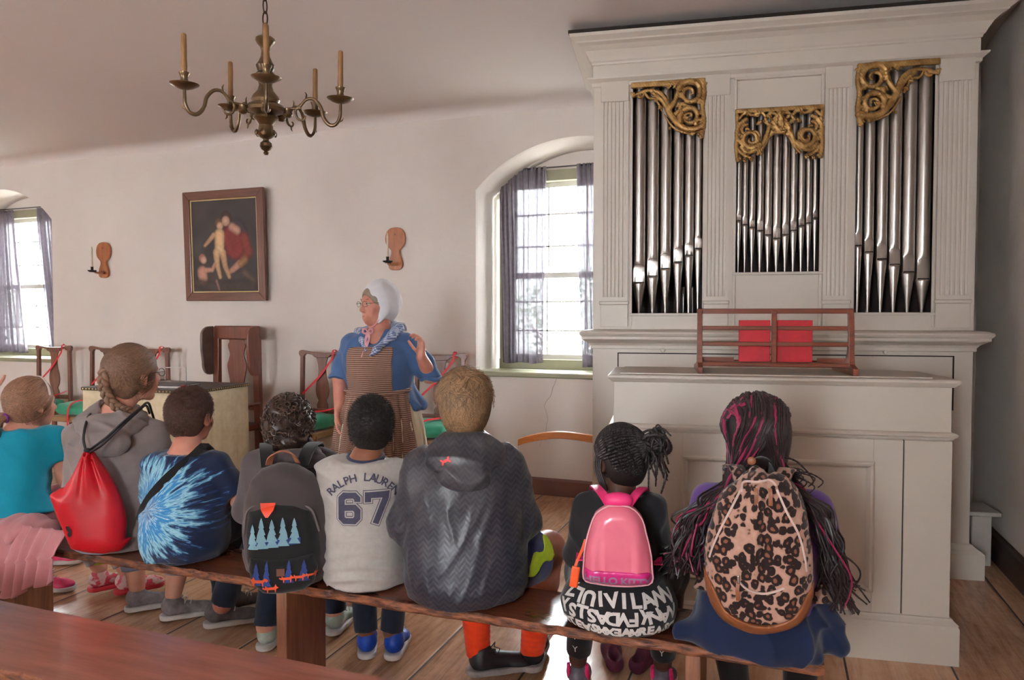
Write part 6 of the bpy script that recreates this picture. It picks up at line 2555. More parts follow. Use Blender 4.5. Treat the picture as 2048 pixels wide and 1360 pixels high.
o = F.build('hair', hm, p4)
tint(o, .45)
rg = random.Random(44)
mb = MB()
for k in range(620):       # springy rings of hair over the whole scalp
    u = V3(rg.gauss(0, 1), rg.gauss(0, 1), rg.gauss(0, 1))
    u /= np.linalg.norm(u)
    if u[1] > .62 or u[2] < -.86 or (abs(u[0]) > .8 and u[2] < -.35 and u[1] > 0):
        continue
    E_ = .92 * V3(.077, .096, .090 if u[2] > 0 else .118) + .020
    c_ = L(0, -.014 * .92, .027) + Rm @ (E_ * u)
    n_ = Rm @ u
    a_ = np.cross(n_, V3(rg.gauss(0, 1), rg.gauss(0, 1), rg.gauss(0, 1)))
    a_ /= np.linalg.norm(a_)
    b2_ = np.cross(n_, a_) * .8 + n_ * rg.uniform(-.6, .6)
    rr = rg.uniform(.006, .0125)
    t0 = rg.uniform(0, 6.28)
    tt_ = np.linspace(0, rg.uniform(3.4, 6.0), 9)
    mb.tube([tuple(c_ + (a_ * math.cos(t0 + t) + b2_ * math.sin(t0 + t)) * rr * (1 - .05 * t) + n_ * .0012 * t) for t in tt_], [.0016, .0026, .003, .0032, .0032, .003, .0026, .002, .0008], 5)
o2 = mb.build('curls', hm, o, world=True, smooth=70)
vz_ = np.array([v_.co[:] for v_ in o2.data.vertices])
tint(o2, .85 + .35 * np.sin(np.floor(np.arange(len(vz_)) / 45) * 2.39))

# ================================================================== girl with the pink backpack
G = frame(-.450, 2.17, 11)
rows = [(.455, 0, 0, .135, .115), (.51, 0, 0, .150, .125), (.58, 0, 0, .125, .105), (.68, 0, .008, .112, .088), (.76, 0, .014, .112, .082), (.81, 0, .02, .108, .074), (.845, 0, .026, .074, .058), (.875, 0, .03, .042, .042)]
AR = [arm(G, (-.104, .02, .805), (-.135, .04, .64), (-.05, .20, .585), -1, (.036, .030, .021, .78)), arm(G, (.104, .02, .805), (.135, .04, .64), (.05, .20, .585), 1, (.036, .030, .021, .78))]
LG = [(G(-.075, .05, .52), V3(-.64, 2.46, .49), V3(-.675, 2.52, .13), (.070, .050, .034)), (G(.075, .05, .52), V3(-.34, 2.52, .49), V3(-.375, 2.60, .13), (.070, .050, .034))]
p7, body, L, Rm = figure('little girl with braided hair in a bun, black top, wearing the small pink backpack', G, 11, rows, ((-.462, 2.235, .944), 44, -2, 0, .93), AR, LG, m_sk_dark, neck_r=.040)
lv = [(z, ro, fo, rx + .008, ry + .008) for z, ro, fo, rx, ry in rows[1:-1]]
pr = [torso_levels(G, 11, lv)]
for a in AR:
    pr += sleeve(a[0], a[1], a[2], a[6], 1, .95)
top7 = garment('black_top', pr, m_black, p7, k=.03, fold=creases(71, .006, 44, 4))
pt = [torso_levels(G, 11, [(.4535, 0, 0, .150, .128), (.475, 0, 0, .176, .145), (.52, 0, 0, .182, .150), (.56, 0, .0, .165, .135), (.60, 0, 0, .13, .11)])]
for l in LG:
    pt += leg_cloth(*l, end=.93, g=.008)
pants7 = garment('printed_trousers', pt, m_black, p7, k=.04, fold=folds(72, .005, 34), cuts=[((0, 0, -1), (0, 0, .4535))] if False else ())
# white block lettering printed in rings round the trousers
rgx = random.Random(8)
words = ['ULTIMATE', 'STAY AWAY FROM', 'DREAM A DREAM', 'MY STYLE IS']
def place7(th, w):
    p = G(0, 0, w)
    a = R(11) + th - math.pi / 2
    return V3(p[0] + .5 * math.cos(a), p[1] + .5 * math.sin(a), w)
rowz = [(.563, .036, 'ZLUIVILAWN'), (.518, .036, 'YSTSADVFYNAV'), (.478, .024, 'CTEASMXEAMREVSD')]
for z0, sz, word in rowz:
    n_ = len(word)
    for i, ch_ in enumerate(word):
        if ch_ == ' ':
            continue
        th = -1.15 + 2.3 * i / (n_ - 1)
        V_, F_ = text_polys(ch_, sz * 1.5, .0022)
        cx_ = G(0, 0, 0)
        a = R(11) + th - math.pi / 2
        dvec = V3(-math.cos(a), -math.sin(a), 0)
        tang = V3(-math.sin(a), math.cos(a), 0)
        rot = rgx.choice((0, .25, math.pi, math.pi, -.3))
        cr_, sr_ = math.cos(rot), math.sin(rot)
        def pl(u, w, a=a, tang=tang, cr_=cr_, sr_=sr_, z0=z0):
            uu, ww = u * cr_ - w * sr_, u * sr_ + w * cr_
            return cx_ + V3(.5 * math.cos(a), .5 * math.sin(a), z0 + ww * .95) + tang * uu * 1.15
        decal('printed_letter', V_, F_, pl, pants7, dvec, m_white_pr, pants7, .002, .012)
for l in LG:
    for q, ch_ in enumerate('DEFY'):
        V_, F_ = text_polys(ch_, .034)
        c_ = lerp(l[1], l[2], .40 + .14 * q)
        def pl(u, w, c_=c_):
            return V3(c_[0] + u, c_[1] - .3, c_[2] + w)
        decal('printed_letter', V_, F_, pl, pants7, (0, 1, 0), m_white_pr, pants7, .002, .012)
m_sh_pk = M('hot_pink_sneaker', (226, 50, 120), (196, 36, 100), rough=.45, scale=30)
m_sh_gr = M('grey_sneaker_side', (120, 116, 128), (90, 86, 100), rough=.5, scale=30)
for c_, yw in (((-.675, 2.53, .10), 8), ((-.375, 2.61, .10), -2)):
    sh_ = shoe('shoe', p7, c_, yw, .19, m_sh_gr, m_rub, width=.036)
    for q in (-1, 1):
        pts = [tuple(V3(*c_) + rotz(R(yw)) @ V3(q * .034, y_, z_)) for y_, z_ in ((-.03, .02), (-.02, -.02), (.0, -.045), (.04, -.055))]
        MB().tube(pts, [.006, .010, .010, .006], 8).build('pink_flash', m_sh_pk, sh_, world=True, smooth=60)
hm = hair_mat('black_braided_hair', (30, 24, 24), .5)
F = hair_shell(L, Rm, .93, .005, face=(.086, -.03, .074, .056, .088), nape=-.062)
o = F.build('hair', hm, p7)
tint(o, .8)
mb = MB()
s_ = .93
bunc = L(.055, -.075, .058)
rgc = random.Random(2)
bl = Rm.T @ (bunc - L(0, -.014, .027)) / (s_ * V3(.077, .096, .090))
bl /= np.linalg.norm(bl)
e1 = np.cross(bl, V3(0, 1, 0))
e1 /= np.linalg.norm(e1)
e2 = np.cross(bl, e1)
for k in range(54):        # cornrows running from the hairline all round to the bun
    an = 2 * math.pi * k / 54
    dv = e1 * math.cos(an) + e2 * math.sin(an)
    pts = []
    for j in range(16):
        th = .22 + .16 * j
        u = bl * math.cos(th) + dv * math.sin(th)
        p = s_ * V3(.077, .096, .090) * u
        loc = p + s_ * V3(0, -.014, .027)
        # stop at the hairline, the ears and the nape
        if (loc[1] > .060 and loc[2] < .062) or (loc[1] > .02 and loc[2] < .01) or loc[2] < -.062 or (abs(loc[0]) > .05 and loc[2] < .012 and loc[1] > -.045):
            break
        pts.append(L(0, -.014, .027) + Rm @ (p + u * (.0075 + .0015 * rgc.random())))
    if len(pts) >= 2:
        lock_mesh(mb, pts[::-1], .0052, .0048, 6, amp=.22)
rg = random.Random(5)
for k in range(46):        # looped bun of braids
    ax = V3(rg.gauss(0, 1), rg.gauss(0, 1), rg.gauss(0, 1))
    ax /= np.linalg.norm(ax)
    b2 = np.cross(ax, V3(.3, .5, .8))
    b2 /= np.linalg.norm(b2)
    c3 = np.cross(ax, b2)
    rr = rg.uniform(.022, .040)
    a0 = rg.uniform(0, 6.28)
    cc = bunc + V3(.030, -.012, .008) + V3(rg.gauss(0, .006), rg.gauss(0, .006), rg.gauss(0, .008))
    pts = [cc + (b2 * math.cos(a0 + t) + c3 * math.sin(a0 + t)) * rr for t in np.linspace(0, rg.uniform(3.2, 5.5), 7)]
    lock_mesh(mb, pts, .0042, .0036, 6, amp=.2)
for k in range(16):        # loose ends hanging down behind the neck and sticking out
    p = bunc + V3(rg.uniform(0, .05), rg.uniform(-.03, .01), rg.uniform(-.02, .02))
    l_ = rg.uniform(.08, .16)
    e = p + V3(rg.uniform(-.02, .055), rg.uniform(-.04, .0), -l_ * rg.uniform(.6, 1))
    mid = (p + e) / 2 + V3(.018 * rg.random(), -.02, .0)
    lock_mesh(mb, [p, mid, e], .0038, .0026, 6, amp=.2)
for k in range(5):
    p = bunc + V3(.02, 0, .03)
    e = p + V3(rg.uniform(.02, .07), rg.uniform(-.03, .03), rg.uniform(.0, .035))
    lock_mesh(mb, [p, (p + e) / 2 + V3(0, 0, .022), e], .0036, .002, 6, amp=.2)
for k in range(4):         # strands beside the ear
    p = L(-.070, .03 - .012 * k, .04)
    lock_mesh(mb, [p, L(-.088, .02 - .012 * k, -.02), L(-.080, .0 - .012 * k, -.075), L(-.055, -.03, -.13)], .0036, .0028, 6, amp=.2)
o2 = mb.build('braids', hm, o, world=True, smooth=60)
tint(o2, 1.1)

# ================================================================== girl with long braids (wears the leopard rucksack)
G = frame(-.035, 2.16, 2)
rows = [(.455, 0, 0, .150, .130), (.51, 0, 0, .162, .138), (.60, 0, 0, .150, .125), (.72, 0, .01, .146, .115), (.80, 0, .016, .150, .108), (.86, 0, .022, .138, .095), (.90, 0, .03, .09, .075), (.94, 0, .032, .052, .052)]
AR = [arm(G, (-.140, .02, .850), (-.180, .05, .655), (-.05, .20, .70), -1, (.046, .038, .028, .92)), arm(G, (.140, .02, .850), (.178, .05, .655), (.05, .20, .70), 1, (.046, .038, .028, .92))]
LG = [(G(-.09, .05, .53), V3(-.17, 2.50, .50), V3(-.115, 2.53, .12), (.080, .058, .040)), (G(.09, .05, .53), V3(.10, 2.52, .50), V3(.09, 2.55, .12), (.080, .058, .040))]
p8, body, L, Rm = figure('girl with long black and magenta braids in a purple shirt, wearing the leopard rucksack', G, 2, rows, ((-.048, 2.225, 1.040), 8, 0, 0, .98), AR, LG, m_sk_dark, neck_r=.048)
lv = [(z, ro, fo, rx + .010, ry + .010) for z, ro, fo, rx, ry in rows[:-1]]
pr = [torso_levels(G, 2, lv)]
for a in AR:
    pr += [ccap(a[0], lerp(a[0], a[1], .48), a[6][0] + .012, a[6][0] + .016)]
garment('purple_shirt', pr, m_purple, p8, k=.035, fold=folds(81, .004, 34), cuts=[((0, 0, -1), (0, 0, .4545))])
pt = [torso_levels(G, 2, [(.4535, 0, 0, .14, .12), (.48, 0, 0, .155, .135), (.52, 0, 0, .15, .13)])]
for l in LG:
    pt += leg_cloth(*l)
garment('trousers', pt, m_black, p8, fold=folds(82, .004, 50))
for l in LG:
    shoe('shoe', p8, tuple(l[2] + V3(0, 0, -.01)), 4, .22, m_sh_blk, m_rub)
# fleece jacket knotted round the waist, spreading over the bench
jk = [torso_levels(G, 2, [(.4535, -.005, -.01, .175, .140), (.48, -.005, -.01, .190, .148), (.53, 0, -.01, .182, .145), (.60, 0, 0, .168, .138)]),
      cap(G(-.14, -.06, .49), G(-.215, -.045, .474), .045, .024), cap(G(.11, -.08, .50), G(.150, -.09, .47), .050, .026), cap(G(.165, .0, .57), G(.200, -.02, .50), .034, .026), cap(G(.200, -.02, .50), G(.222, -.03, .486), .026, .018)]
garment('waist_jacket', jk, m_navyj, p8, k=.03, fold=[folds(83, .010, 26, 4), creases(84, .014, 34, 4)], cuts=[((0, 0, -1), (0, 0, .4525))])
hm = hair_mat('black_long_braids', (36, 26, 28), .45)
F = hair_shell(L, Rm, .98, .020, face=(.105, -.03, .074, .056, .088), nape=-.10, ears=False, extra=[ell(L(0, -.060, -.055), (.072, .055, .065), Rm)])
o = F.build('hair', hm, p8)
tint(o, .6)
mbk, mbr = MB(), MB()
rg = random.Random(17)
HC = L(0, -.014, .027)
EE = .98 * V3(.077, .096, .090) + .020
def surf(u, lift=.004):
    u = u / np.linalg.norm(u)
    return HC + Rm @ (EE * u + u * lift)
knot = L(.030, -.118, -.098)
for k in range(300):
    ax = rg.uniform(-1, 1)
    u0 = V3(ax * .95, rg.uniform(-.45, .55), rg.uniform(.35, 1))
    leftside = ax < -.10
    lift = rg.uniform(.001, .008)
    pts = [surf(u0, lift)]
    if leftside or k % 3 == 0:
        # falls over the left shoulder
        t_ = rg.random()
        if leftside and rg.random() < .55:
            mids = [V3(-1.0, -.35 + .4 * rg.random(), .25), V3(-.98, -.5, -.35)]
        else:
            mids = [V3(ax * .6 - .25 * t_, -.85, .45), V3(ax * .5 - .45, -.90, -.25)]
        pts += [surf(m_, lift + .002) for m_ in mids]
        pts += [L(-.078 + rg.gauss(0, .010), -.085 + rg.gauss(0, .010), -.115), G(-.115 + rg.gauss(0, .018), -.075 - rg.uniform(0, .02), .885), G(-.165 + rg.gauss(0, .02), -.065 + rg.gauss(0, .012), .82),
                G(-.195 + rg.gauss(0, .024), -.055 + rg.gauss(0, .02), .745 + rg.gauss(0, .01)), G(-.215 + rg.gauss(0, .030), -.05 + rg.gauss(0, .02), rg.uniform(.64, .72))]
        red = rg.random() < .16
    else:
        t_ = rg.random()
        mids = [V3(ax * .95 + .1 * (t_ - .5), -.55, .62), V3(ax * .95 + .12 * (t_ - .5), -.92, .1), V3(.55 * ax + .22 + .1 * t_, -.92, -.45)]
        pts += [surf(m_, lift + .002) for m_ in mids]
        pts += [L(.040 + rg.gauss(0, .014), -.112 + rg.gauss(0, .008), -.088 + rg.gauss(0, .01)), G(.085 + rg.gauss(0, .012), -.080 + rg.gauss(0, .01), .925), G(.140 + rg.gauss(0, .016), -.075 + rg.gauss(0, .012), .875),
                G(.180 + rg.gauss(0, .018), -.065 + rg.gauss(0, .015), .79), G(.200 + rg.gauss(0, .02), -.05 + rg.gauss(0, .02), .70), G(.215 + rg.gauss(0, .022), -.04, rg.uniform(.58, .68))]
        red = rg.random() < .04
    lock_mesh(mbr if red else mbk, pts, .0046, .0022, 5, amp=.18)
for k in range(26):   # loose curls by the right shoulder and at the nape
    p = L(.05 + rg.gauss(0, .02), -.10, -.09 + rg.gauss(0, .02))
    e = p + V3(rg.uniform(.02, .10), rg.uniform(-.04, .0), rg.uniform(-.06, .02))
    lock_mesh(mbk, [p, (p + e) / 2 + V3(0, -.01, .02 * rg.random()), e, e + V3(-.012, 0, -.02)], .0030, .0015, 5, amp=.2)
o2 = mbk.build('braids', hm, o, world=True, smooth=60)
tint(o2, 1.0)
hmr = hair_mat('magenta_braid', (142, 34, 76), .5)
o3 = mbr.build('magenta_braids', hmr, o, world=True, smooth=60)
tint(o3, 1.0)

# ================================================================== woman in the grey hoodie with a plait and glasses
G = frame(-2.575, 2.17, 34)
rows = [(.455, .02, 0, .150, .125), (.52, .02, -.01, .162, .135), (.64, .015, -.005, .152, .122), (.78, .01, .01, .155, .114), (.88, 0, .02, .158, .106), (.935, 0, .028, .138, .098), (.985, 0, .038, .10, .08), (1.03, 0, .045, .056, .056)]
AR = [arm(G, (-.132, .02, .905), (-.155, .07, .68), (-.06, .25, .62), -1, (.050, .042, .03, .98)), arm(G, (.140, .02, .905), (.195, .06, .69), (.08, .26, .62), 1, (.054, .045, .03, .98))]
LG = [(G(-.09, .05, .54), V3(-2.90, 2.50, .52), V3(-2.835, 2.50, .12), (.088, .062, .036)), (G(.09, .05, .54), V3(-2.60, 2.60, .52), V3(-2.60, 2.49, .12), (.088, .062, .036))]
p2, body, L, Rm = figure('young woman in a grey hoodie with glasses and a brown plait over her shoulder', G, 34, rows, ((-2.555, 2.255, 1.158), -8, 2, 0, 1.04), AR, LG, m_sk_fair, neck_r=.048, h=.0055, eyes_on=True)
lv = [(z, ro, fo, rx + .014, ry + .014) for z, ro, fo, rx, ry in rows[:-1]]
pr = [torso_levels(G, 34, lv)]
for a in AR:
    pr += sleeve(a[0], a[1], a[2], a[6], 1, .95, .012)
h2 = garment('grey_hoodie', pr, m_hoodgrey, p2, k=.04, fold=[folds(91, .007, 26, 4), creases(92, .010, 26, 4)], cuts=[((0, 0, -1), (0, 0, .4545))])
hp = [ell(G(0, -.06, .955), (.125, .055, .062), rotz(R(34)) @ rotx(R(25))), ell(G(0, -.11, .895), (.095, .035, .055), rotz(R(34)) @ rotx(R(12))), cap(G(-.10, -.01, .97), G(-.05, .05, 1.03), .040, .032), cap(G(.10, -.01, .97), G(.06, .06, 1.0), .040, .028)]
garment('hood', hp, m_hoodgrey, h2, h=.005, k=.035, fold=[folds(93, .004, 40, 4), creases(94, .009, 44, 4)], subs=[cap(G(0, .045, .95), G(0, .03, 1.12), .050, .066)])
pt = [torso_levels(G, 34, [(.4535, 0, 0, .15, .14), (.49, 0, 0, .175, .155), (.54, 0, 0, .17, .14)])]
for l in LG:
    pt += leg_cloth(*l, end=.80, g=.016)
je = garment('rolled_jeans', pt, m_jeanlt, p2, fold=folds(94, .004, 50))
m_slip_sh = M('grey_slip_on_canvas', (138, 130, 132), (110, 102, 106), rough=.8, scale=40)
shoe('shoe', p2, (-2.835, 2.50, .105), -42, .25, m_slip_sh, m_rub)
shoe('shoe', p2, (-2.60, 2.485, .105), -46, .25, m_slip_sh, m_rub, lace=m_rub)
hm = hair_mat('ash_brown_hair', (124, 94, 74), .42)
F = hair_shell(L, Rm, 1.04, .010, face=(.096, -.03, .078, .060, .092), nape=-.085, disp=folds(95, .003, 70, 4))
o = F.build('hair', hm, p2)
tint(o, .7)
strands('combed_hair', hm, o, L, Rm, 1.04, 3800, crown=(0, .75, .55), length=.12, rad=.0013, seg=8, lift=.008, jit=.12, region=lambda U: (U[:, 1] < .62) & (U[:, 2] > -.55) & ~((np.abs(U[:, 0]) > .78) & (U[:, 2] < .0) & (U[:, 1] > -.3)), shell=.010, seed=21, tv=.45, bias=(0, -.5, -.1))
mb = MB()
path = smooth_path([L(0, -.118, .03), L(0, -.128, -.02), L(.004, -.118, -.07), G(.02, -.035, 1.035), G(.055, -.025, 1.015), G(.095, .01, 1.00), G(.115, .05, .965), G(.118, .075, .92)], 46)
for k in range(3):
    pts = []
    for i, p in enumerate(path):
        t = path[min(i + 1, 45)] - path[max(i - 1, 0)]
        t /= np.linalg.norm(t)
        sd = np.cross(t, V3(0.3, -.8, .4))
        sd /= np.linalg.norm(sd)
        up_ = np.cross(sd, t)
        ph = i * .62 + k * 2.094
        w_ = .0150 * (1 - .35 * i / 45)
        pts.append(p + sd * w_ * math.sin(ph) + up_ * w_ * .6 * math.sin(2 * ph))
    mb.tube([tuple(p) for p in pts], [.0125 * (1 - .4 * i / 45) for i in range(46)], 8)
o2 = mb.build('plait', hm, o, world=True, smooth=60)
tint(o2, .95)
m_gfr = M('dark_glasses_frame', (40, 34, 40), rough=.3)
gl_ = MB()
for q in (-1, 1):
    pts = [tuple(L(q * .033 + .023 * math.cos(t), .104 - .25 * abs(q * .033 + .023 * math.cos(t)) * .3, .000 + .016 * math.sin(t))) for t in np.linspace(0, 2 * math.pi, 18)[:-1]]
    gl_.tube(pts, .0014, 5, closed=True)
    gl_.tube([tuple(L(q * .056, .100, .004)), tuple(L(q * .077, .05, .006)), tuple(L(q * .083, .0, .004)), tuple(L(q * .082, -.01, -.01))], .0014, 5)
gl_.tube([tuple(L(-.010, .104, .004)), tuple(L(0, .106, .007)), tuple(L(.010, .104, .004))], .0014, 5)
gl_.build('glasses', m_gfr, p2, world=True, smooth=60)

# ================================================================== girl in turquoise
G = frame(-3.145, 2.17, 40)
rows = [(.46, -.01, 0, .132, .112), (.52, -.01, 0, .138, .118), (.62, -.015, 0, .122, .106), (.72, -.012, .008, .118, .098), (.81, -.004, .014, .128, .096), (.865, 0, .02, .126, .090), (.905, 0, .028, .086, .07), (.94, 0, .032, .048, .048)]
AR = [arm(G, (-.125, .02, .865), (-.16, .06, .67), (-.06, .23, .61), -1), arm(G, (.125, .02, .865), (.170, .035, .67), (.165, .20, .575), 1, (.042, .034, .025, .88))]
LG = [(G(-.08, .05, .53), V3(-3.36, 2.50, .50), V3(-3.20, 2.60, .13), (.072, .054, .036)), (G(.08, .05, .53), V3(-3.20, 2.55, .50), V3(-3.045, 2.62, .13), (.072, .054, .036))]
p1, body, L, Rm = figure('girl in a turquoise T-shirt and dusty pink skirt with a light brown ponytail', G, 40, rows, ((-3.150, 2.235, 1.012), -4, 0, 0, .97), AR, LG, m_sk_fair, neck_r=.044, eyes_on=True)
lv = [(z, ro, fo, rx + .010, ry + .010) for z, ro, fo, rx, ry in rows[1:-1]]
lv = [(.540, -.01, 0, .160, .14)] + lv[1:]
pr = [torso_levels(G, 40, lv)]
for a in AR:
    pr += [ccap(a[0], lerp(a[0], a[1], .55), a[6][0] + .010, a[6][0] + .014)]
garment('turquoise_shirt', pr, m_teal, p1, k=.035, fold=[folds(101, .005, 28, 4), creases(104, .008, 28, 4)])
sk = [torso_levels(G, 40, [(.4535, 0, 0, .155, .135), (.50, 0, 0, .160, .140), (.545, -.01, 0, .138, .120), (.575, -.01, 0, .11, .10)])]
skf = lambda X, Y, Z: .005 * np.sin((X * .9 + Y * .3) * 75 + 3 * np.sin(Z * 20))
for l in LG:
    sk += [cap(l[0], lerp(l[0], l[1], .6), .095, .090)]
sk += [ell((-3.02, 2.085, .500), (.20, .095, .055), rotz(R(3)))]
skirt = garment('pink_skirt', sk, m_pinksk, p1, k=.03, fold=[skf, folds(102, .006, 30, 4), creases(103, .006, 40, 3)])
# tiered hem falling over the edge of the bench
nu, nv = 90, 26
SV = []
for j_ in range(nv):
    w = j_ / (nv - 1)
    for i_ in range(nu):
        u = i_ / (nu - 1)
        x = -3.23 + .56 * u + .03 * w * (u - .5)
        low = .250 + .24 * max(u - .5, 0) ** 1.1 + .012 * math.sin(u * 19)
        z = .535 + (low - .535) * w
        y = 2.032 - .045 * math.sin(min(w * 3, 1.57)) - .016 * w + (.006 + .016 * w) * math.sin(u * 46 + 3 * w + 2 * math.sin(u * 9)) + .004 * math.sin(u * 17)
        if w > .45:
            y -= .010 * math.exp(-((w - .47) / .03) ** 2)
        SV.append((x, y, z))
SF = [(j_ * nu + i_, j_ * nu + i_ + 1, (j_ + 1) * nu + i_ + 1, (j_ + 1) * nu + i_) for j_ in range(nv - 1) for i_ in range(nu - 1)]
hem = np_mesh('skirt_hem', SV, np.array(SF), m_pinksk, skirt)
hem.modifiers.new('cloth_thickness', 'SOLIDIFY').thickness = .003
pt = []
for l in LG:
    pt += leg_cloth(*l, end=.92, g=.006)
garment('patterned_leggings', pt, m_legg, p1)
m_sh_rw = M('red_white_sneaker', (214, 178, 176), (196, 60, 76), rough=.5, scale=34, contrast=(.44, .52), detail=1)
m_sole_red = M('red_sole', (196, 40, 56), rough=.5)
for l, yw in zip(LG, (-28, -34)):
    shoe('shoe', p1, tuple(l[2] + V3(0, 0, -.015)), yw, .22, m_sh_rw, m_sole_red)
    MB().lathe([(.038, -.008), (.042, 0), (.038, .008)], 16, tuple(l[2] + V3(0, 0, .035)), cap=False).build('sock_band', m_lime, p1, world=True, smooth=60)
hm = hair_mat('light_brown_ponytail_hair', (150, 112, 88), .45)
F = hair_shell(L, Rm, .97, .009, face=(.094, -.03, .076, .060, .090), nape=-.075, disp=folds(103, .003, 70, 4))
o = F.build('hair', hm, p1)
tint(o, .7)
strands('combed_hair', hm, o, L, Rm, .97, 3200, crown=(0, .7, .65), length=.12, rad=.0013, seg=8, lift=.006, jit=.12, region=lambda U: (U[:, 1] < .62) & (U[:, 2] > -.5) & ~((np.abs(U[:, 0]) > .78) & (U[:, 2] < .0) & (U[:, 1] > -.3)), shell=.009, seed=23, tv=.45, bias=(0, -.5, -.3))
mb = MB()
rg = random.Random(3)
for k in range(70):
    a, q = rg.uniform(0, 6.28), rg.uniform(0, .018)
    dx, dz = q * math.cos(a), q * math.sin(a)
    p0 = L(-.01 + dx * .5, -.108, -.052 + dz * .6)
    pts = [p0, L(-.012 + dx, -.145, -.075 + dz), L(-.02 + dx * 1.7, -.150, -.125 + dz), L(-.025 + dx * 1.8, -.140, -.175), L(-.035 + dx * 1.5, -.13 + .2 * q, -.21 - rg.uniform(0, .03))]
    mb.tube([tuple(p) for p in smooth_path(pts, 10)], [.0042, .0046, .0048, .0048, .0046, .0042, .0038, .003, .002, .001], 5)
o2 = mb.build('ponytail', hm, o, world=True, smooth=60)
tint(o2, .95)
MB().tube([tuple(L(-.01 + .020 * math.cos(t), -.112 - .004 * math.sin(t), -.056 + .019 * math.sin(t))) for t in np.linspace(0, 6.28, 15)[:-1]], .005, 6, closed=True).build('hair_tie', M('purple_hair_tie', (120, 40, 130), rough=.6), o, world=True, smooth=60)
pts = []
for t in np.linspace(-1.45, 1.45, 22):
    u = V3(math.sin(t), .42, math.cos(t))
    u /= np.linalg.norm(u)
    pts.append(tuple(L(0, -.014, .027) + Rm @ ((.97 * V3(.077, .096, .090) + .016) * u)))
MB().tube(pts, .0048, 8, flat=.5).build('headband', M('white_headband', (226, 214, 206), rough=.5), o, world=True, smooth=60)

# ================================================================== child mostly beyond the left edge of the picture
G = frame(-3.98, 2.17, 30)
rows = [(.455, 0, 0, .135, .115), (.52, 0, 0, .145, .125), (.66, 0, 0, .130, .11), (.78, 0, .014, .132, .10), (.84, 0, .02, .125, .09), (.88, 0, .028, .08, .07), (.91, 0, .03, .048, .048)]
AR = [arm(G, (-.12, .02, .83), (-.16, .06, .66), (-.05, .22, .60), -1), (G(.12, .02, .83), V3(-3.66, 2.36, .84), V3(-3.665, 2.38, 1.03), V3(.05, 0, 1), V3(-.3, 1, 0), -1, (.04, .034, .025, .88))]
LG = [(G(-.08, .05, .53), V3(-4.0, 2.62, .50), V3(-3.83, 2.80, .12), (.07, .05, .034)), (G(.08, .05, .53), V3(-3.70, 2.52, .50), V3(-3.49, 2.50, .12), (.07, .05, .034))]
p0, body, L, Rm = figure('child at the left edge of the picture in hot pink running shoes, one hand raised', G, 30, rows, ((-3.97, 2.24, 1.0), 10, 0, 0, .95), AR, LG, m_sk_fair, neck_r=.044, hand_curl=.3)
pr = [torso_levels(G, 30, [(z, ro, fo, rx + .01, ry + .01) for z, ro, fo, rx, ry in rows[:-1]])]
for a in AR:
    pr += [ccap(a[0], lerp(a[0], a[1], .5), a[6][0] + .010, a[6][0] + .012)]
garment('shirt', pr, m_pinksk, p0, fold=folds(111, .004, 30))
pt = []
for l in LG:
    pt += leg_cloth(*l, end=.9)
garment('leggings', pt, m_hooddk, p0)
m_sh_hp = M('hot_pink_running_shoe', (222, 70, 116), (200, 40, 90), rough=.5, scale=30)
shoe('shoe', p0, (-3.83, 2.80, .105), -62, .22, m_sh_hp, m_rub, lace=m_rub)
shoe('shoe', p0, (-3.50, 2.50, .105), -66, .22, m_sh_hp, m_rub, lace=m_rub)
F = hair_shell(L, Rm, .95, .010, nape=-.07)
o = F.build('hair', hm, p0)
tint(o, .8)
strands('hair_locks', hm, o, L, Rm, .95, 1200, length=.05, region=lambda U: (U[:, 1] < .6) & (U[:, 2] > -.5), seed=31, shell=.009)
# ------------------------------------------------------------------ bags and what is pressed onto them
def strap(name, pts, w, th, mat, parent, nrm, world=True):
    """flat webbing"""
    P = smooth_path(pts, 26)
    mb = MB()
    nn = V3(nrm) / np.linalg.norm(nrm)
    for i, p in enumerate(P):
        t = P[min(i + 1, 25)] - P[max(i - 1, 0)]
        t /= np.linalg.norm(t) + 1e-9
        s_ = np.cross(t, nn)
        s_ /= np.linalg.norm(s_) + 1e-9
        n2 = np.cross(s_, t)
        for a, b_ in ((-1, 1), (1, 1), (1, -1), (-1, -1)):
            mb.v.append(tuple(p + s_ * a * w / 2 + n2 * b_ * th / 2))
    for i in range(25):
        for k in range(4):
            mb.f.append((i * 4 + k, i * 4 + (k + 1) % 4, i * 4 + 4 + (k + 1) % 4, i * 4 + 4 + k))
            mb.m.append(0)
    mb.f += [(0, 1, 2, 3), (103, 102, 101, 100)]
    mb.m += [0, 0]
    return mb.build(name, mat, parent, world=world, smooth=50)


def over_shoulder(G, r0, f0, z0, r1, zt, rbot, fbot, zbot):
    return [G(r0, f0, z0), G((r0 + r1) / 2, f0 + .06, (z0 + zt) / 2 + .02), G(r1, .0, zt), G(r1 * 1.02, .075, zt - .03), G(r1 * 1.05, .125, zt - .11), G(r1 * 1.1, .12, zt - .20), G(rbot, fbot, zbot)]


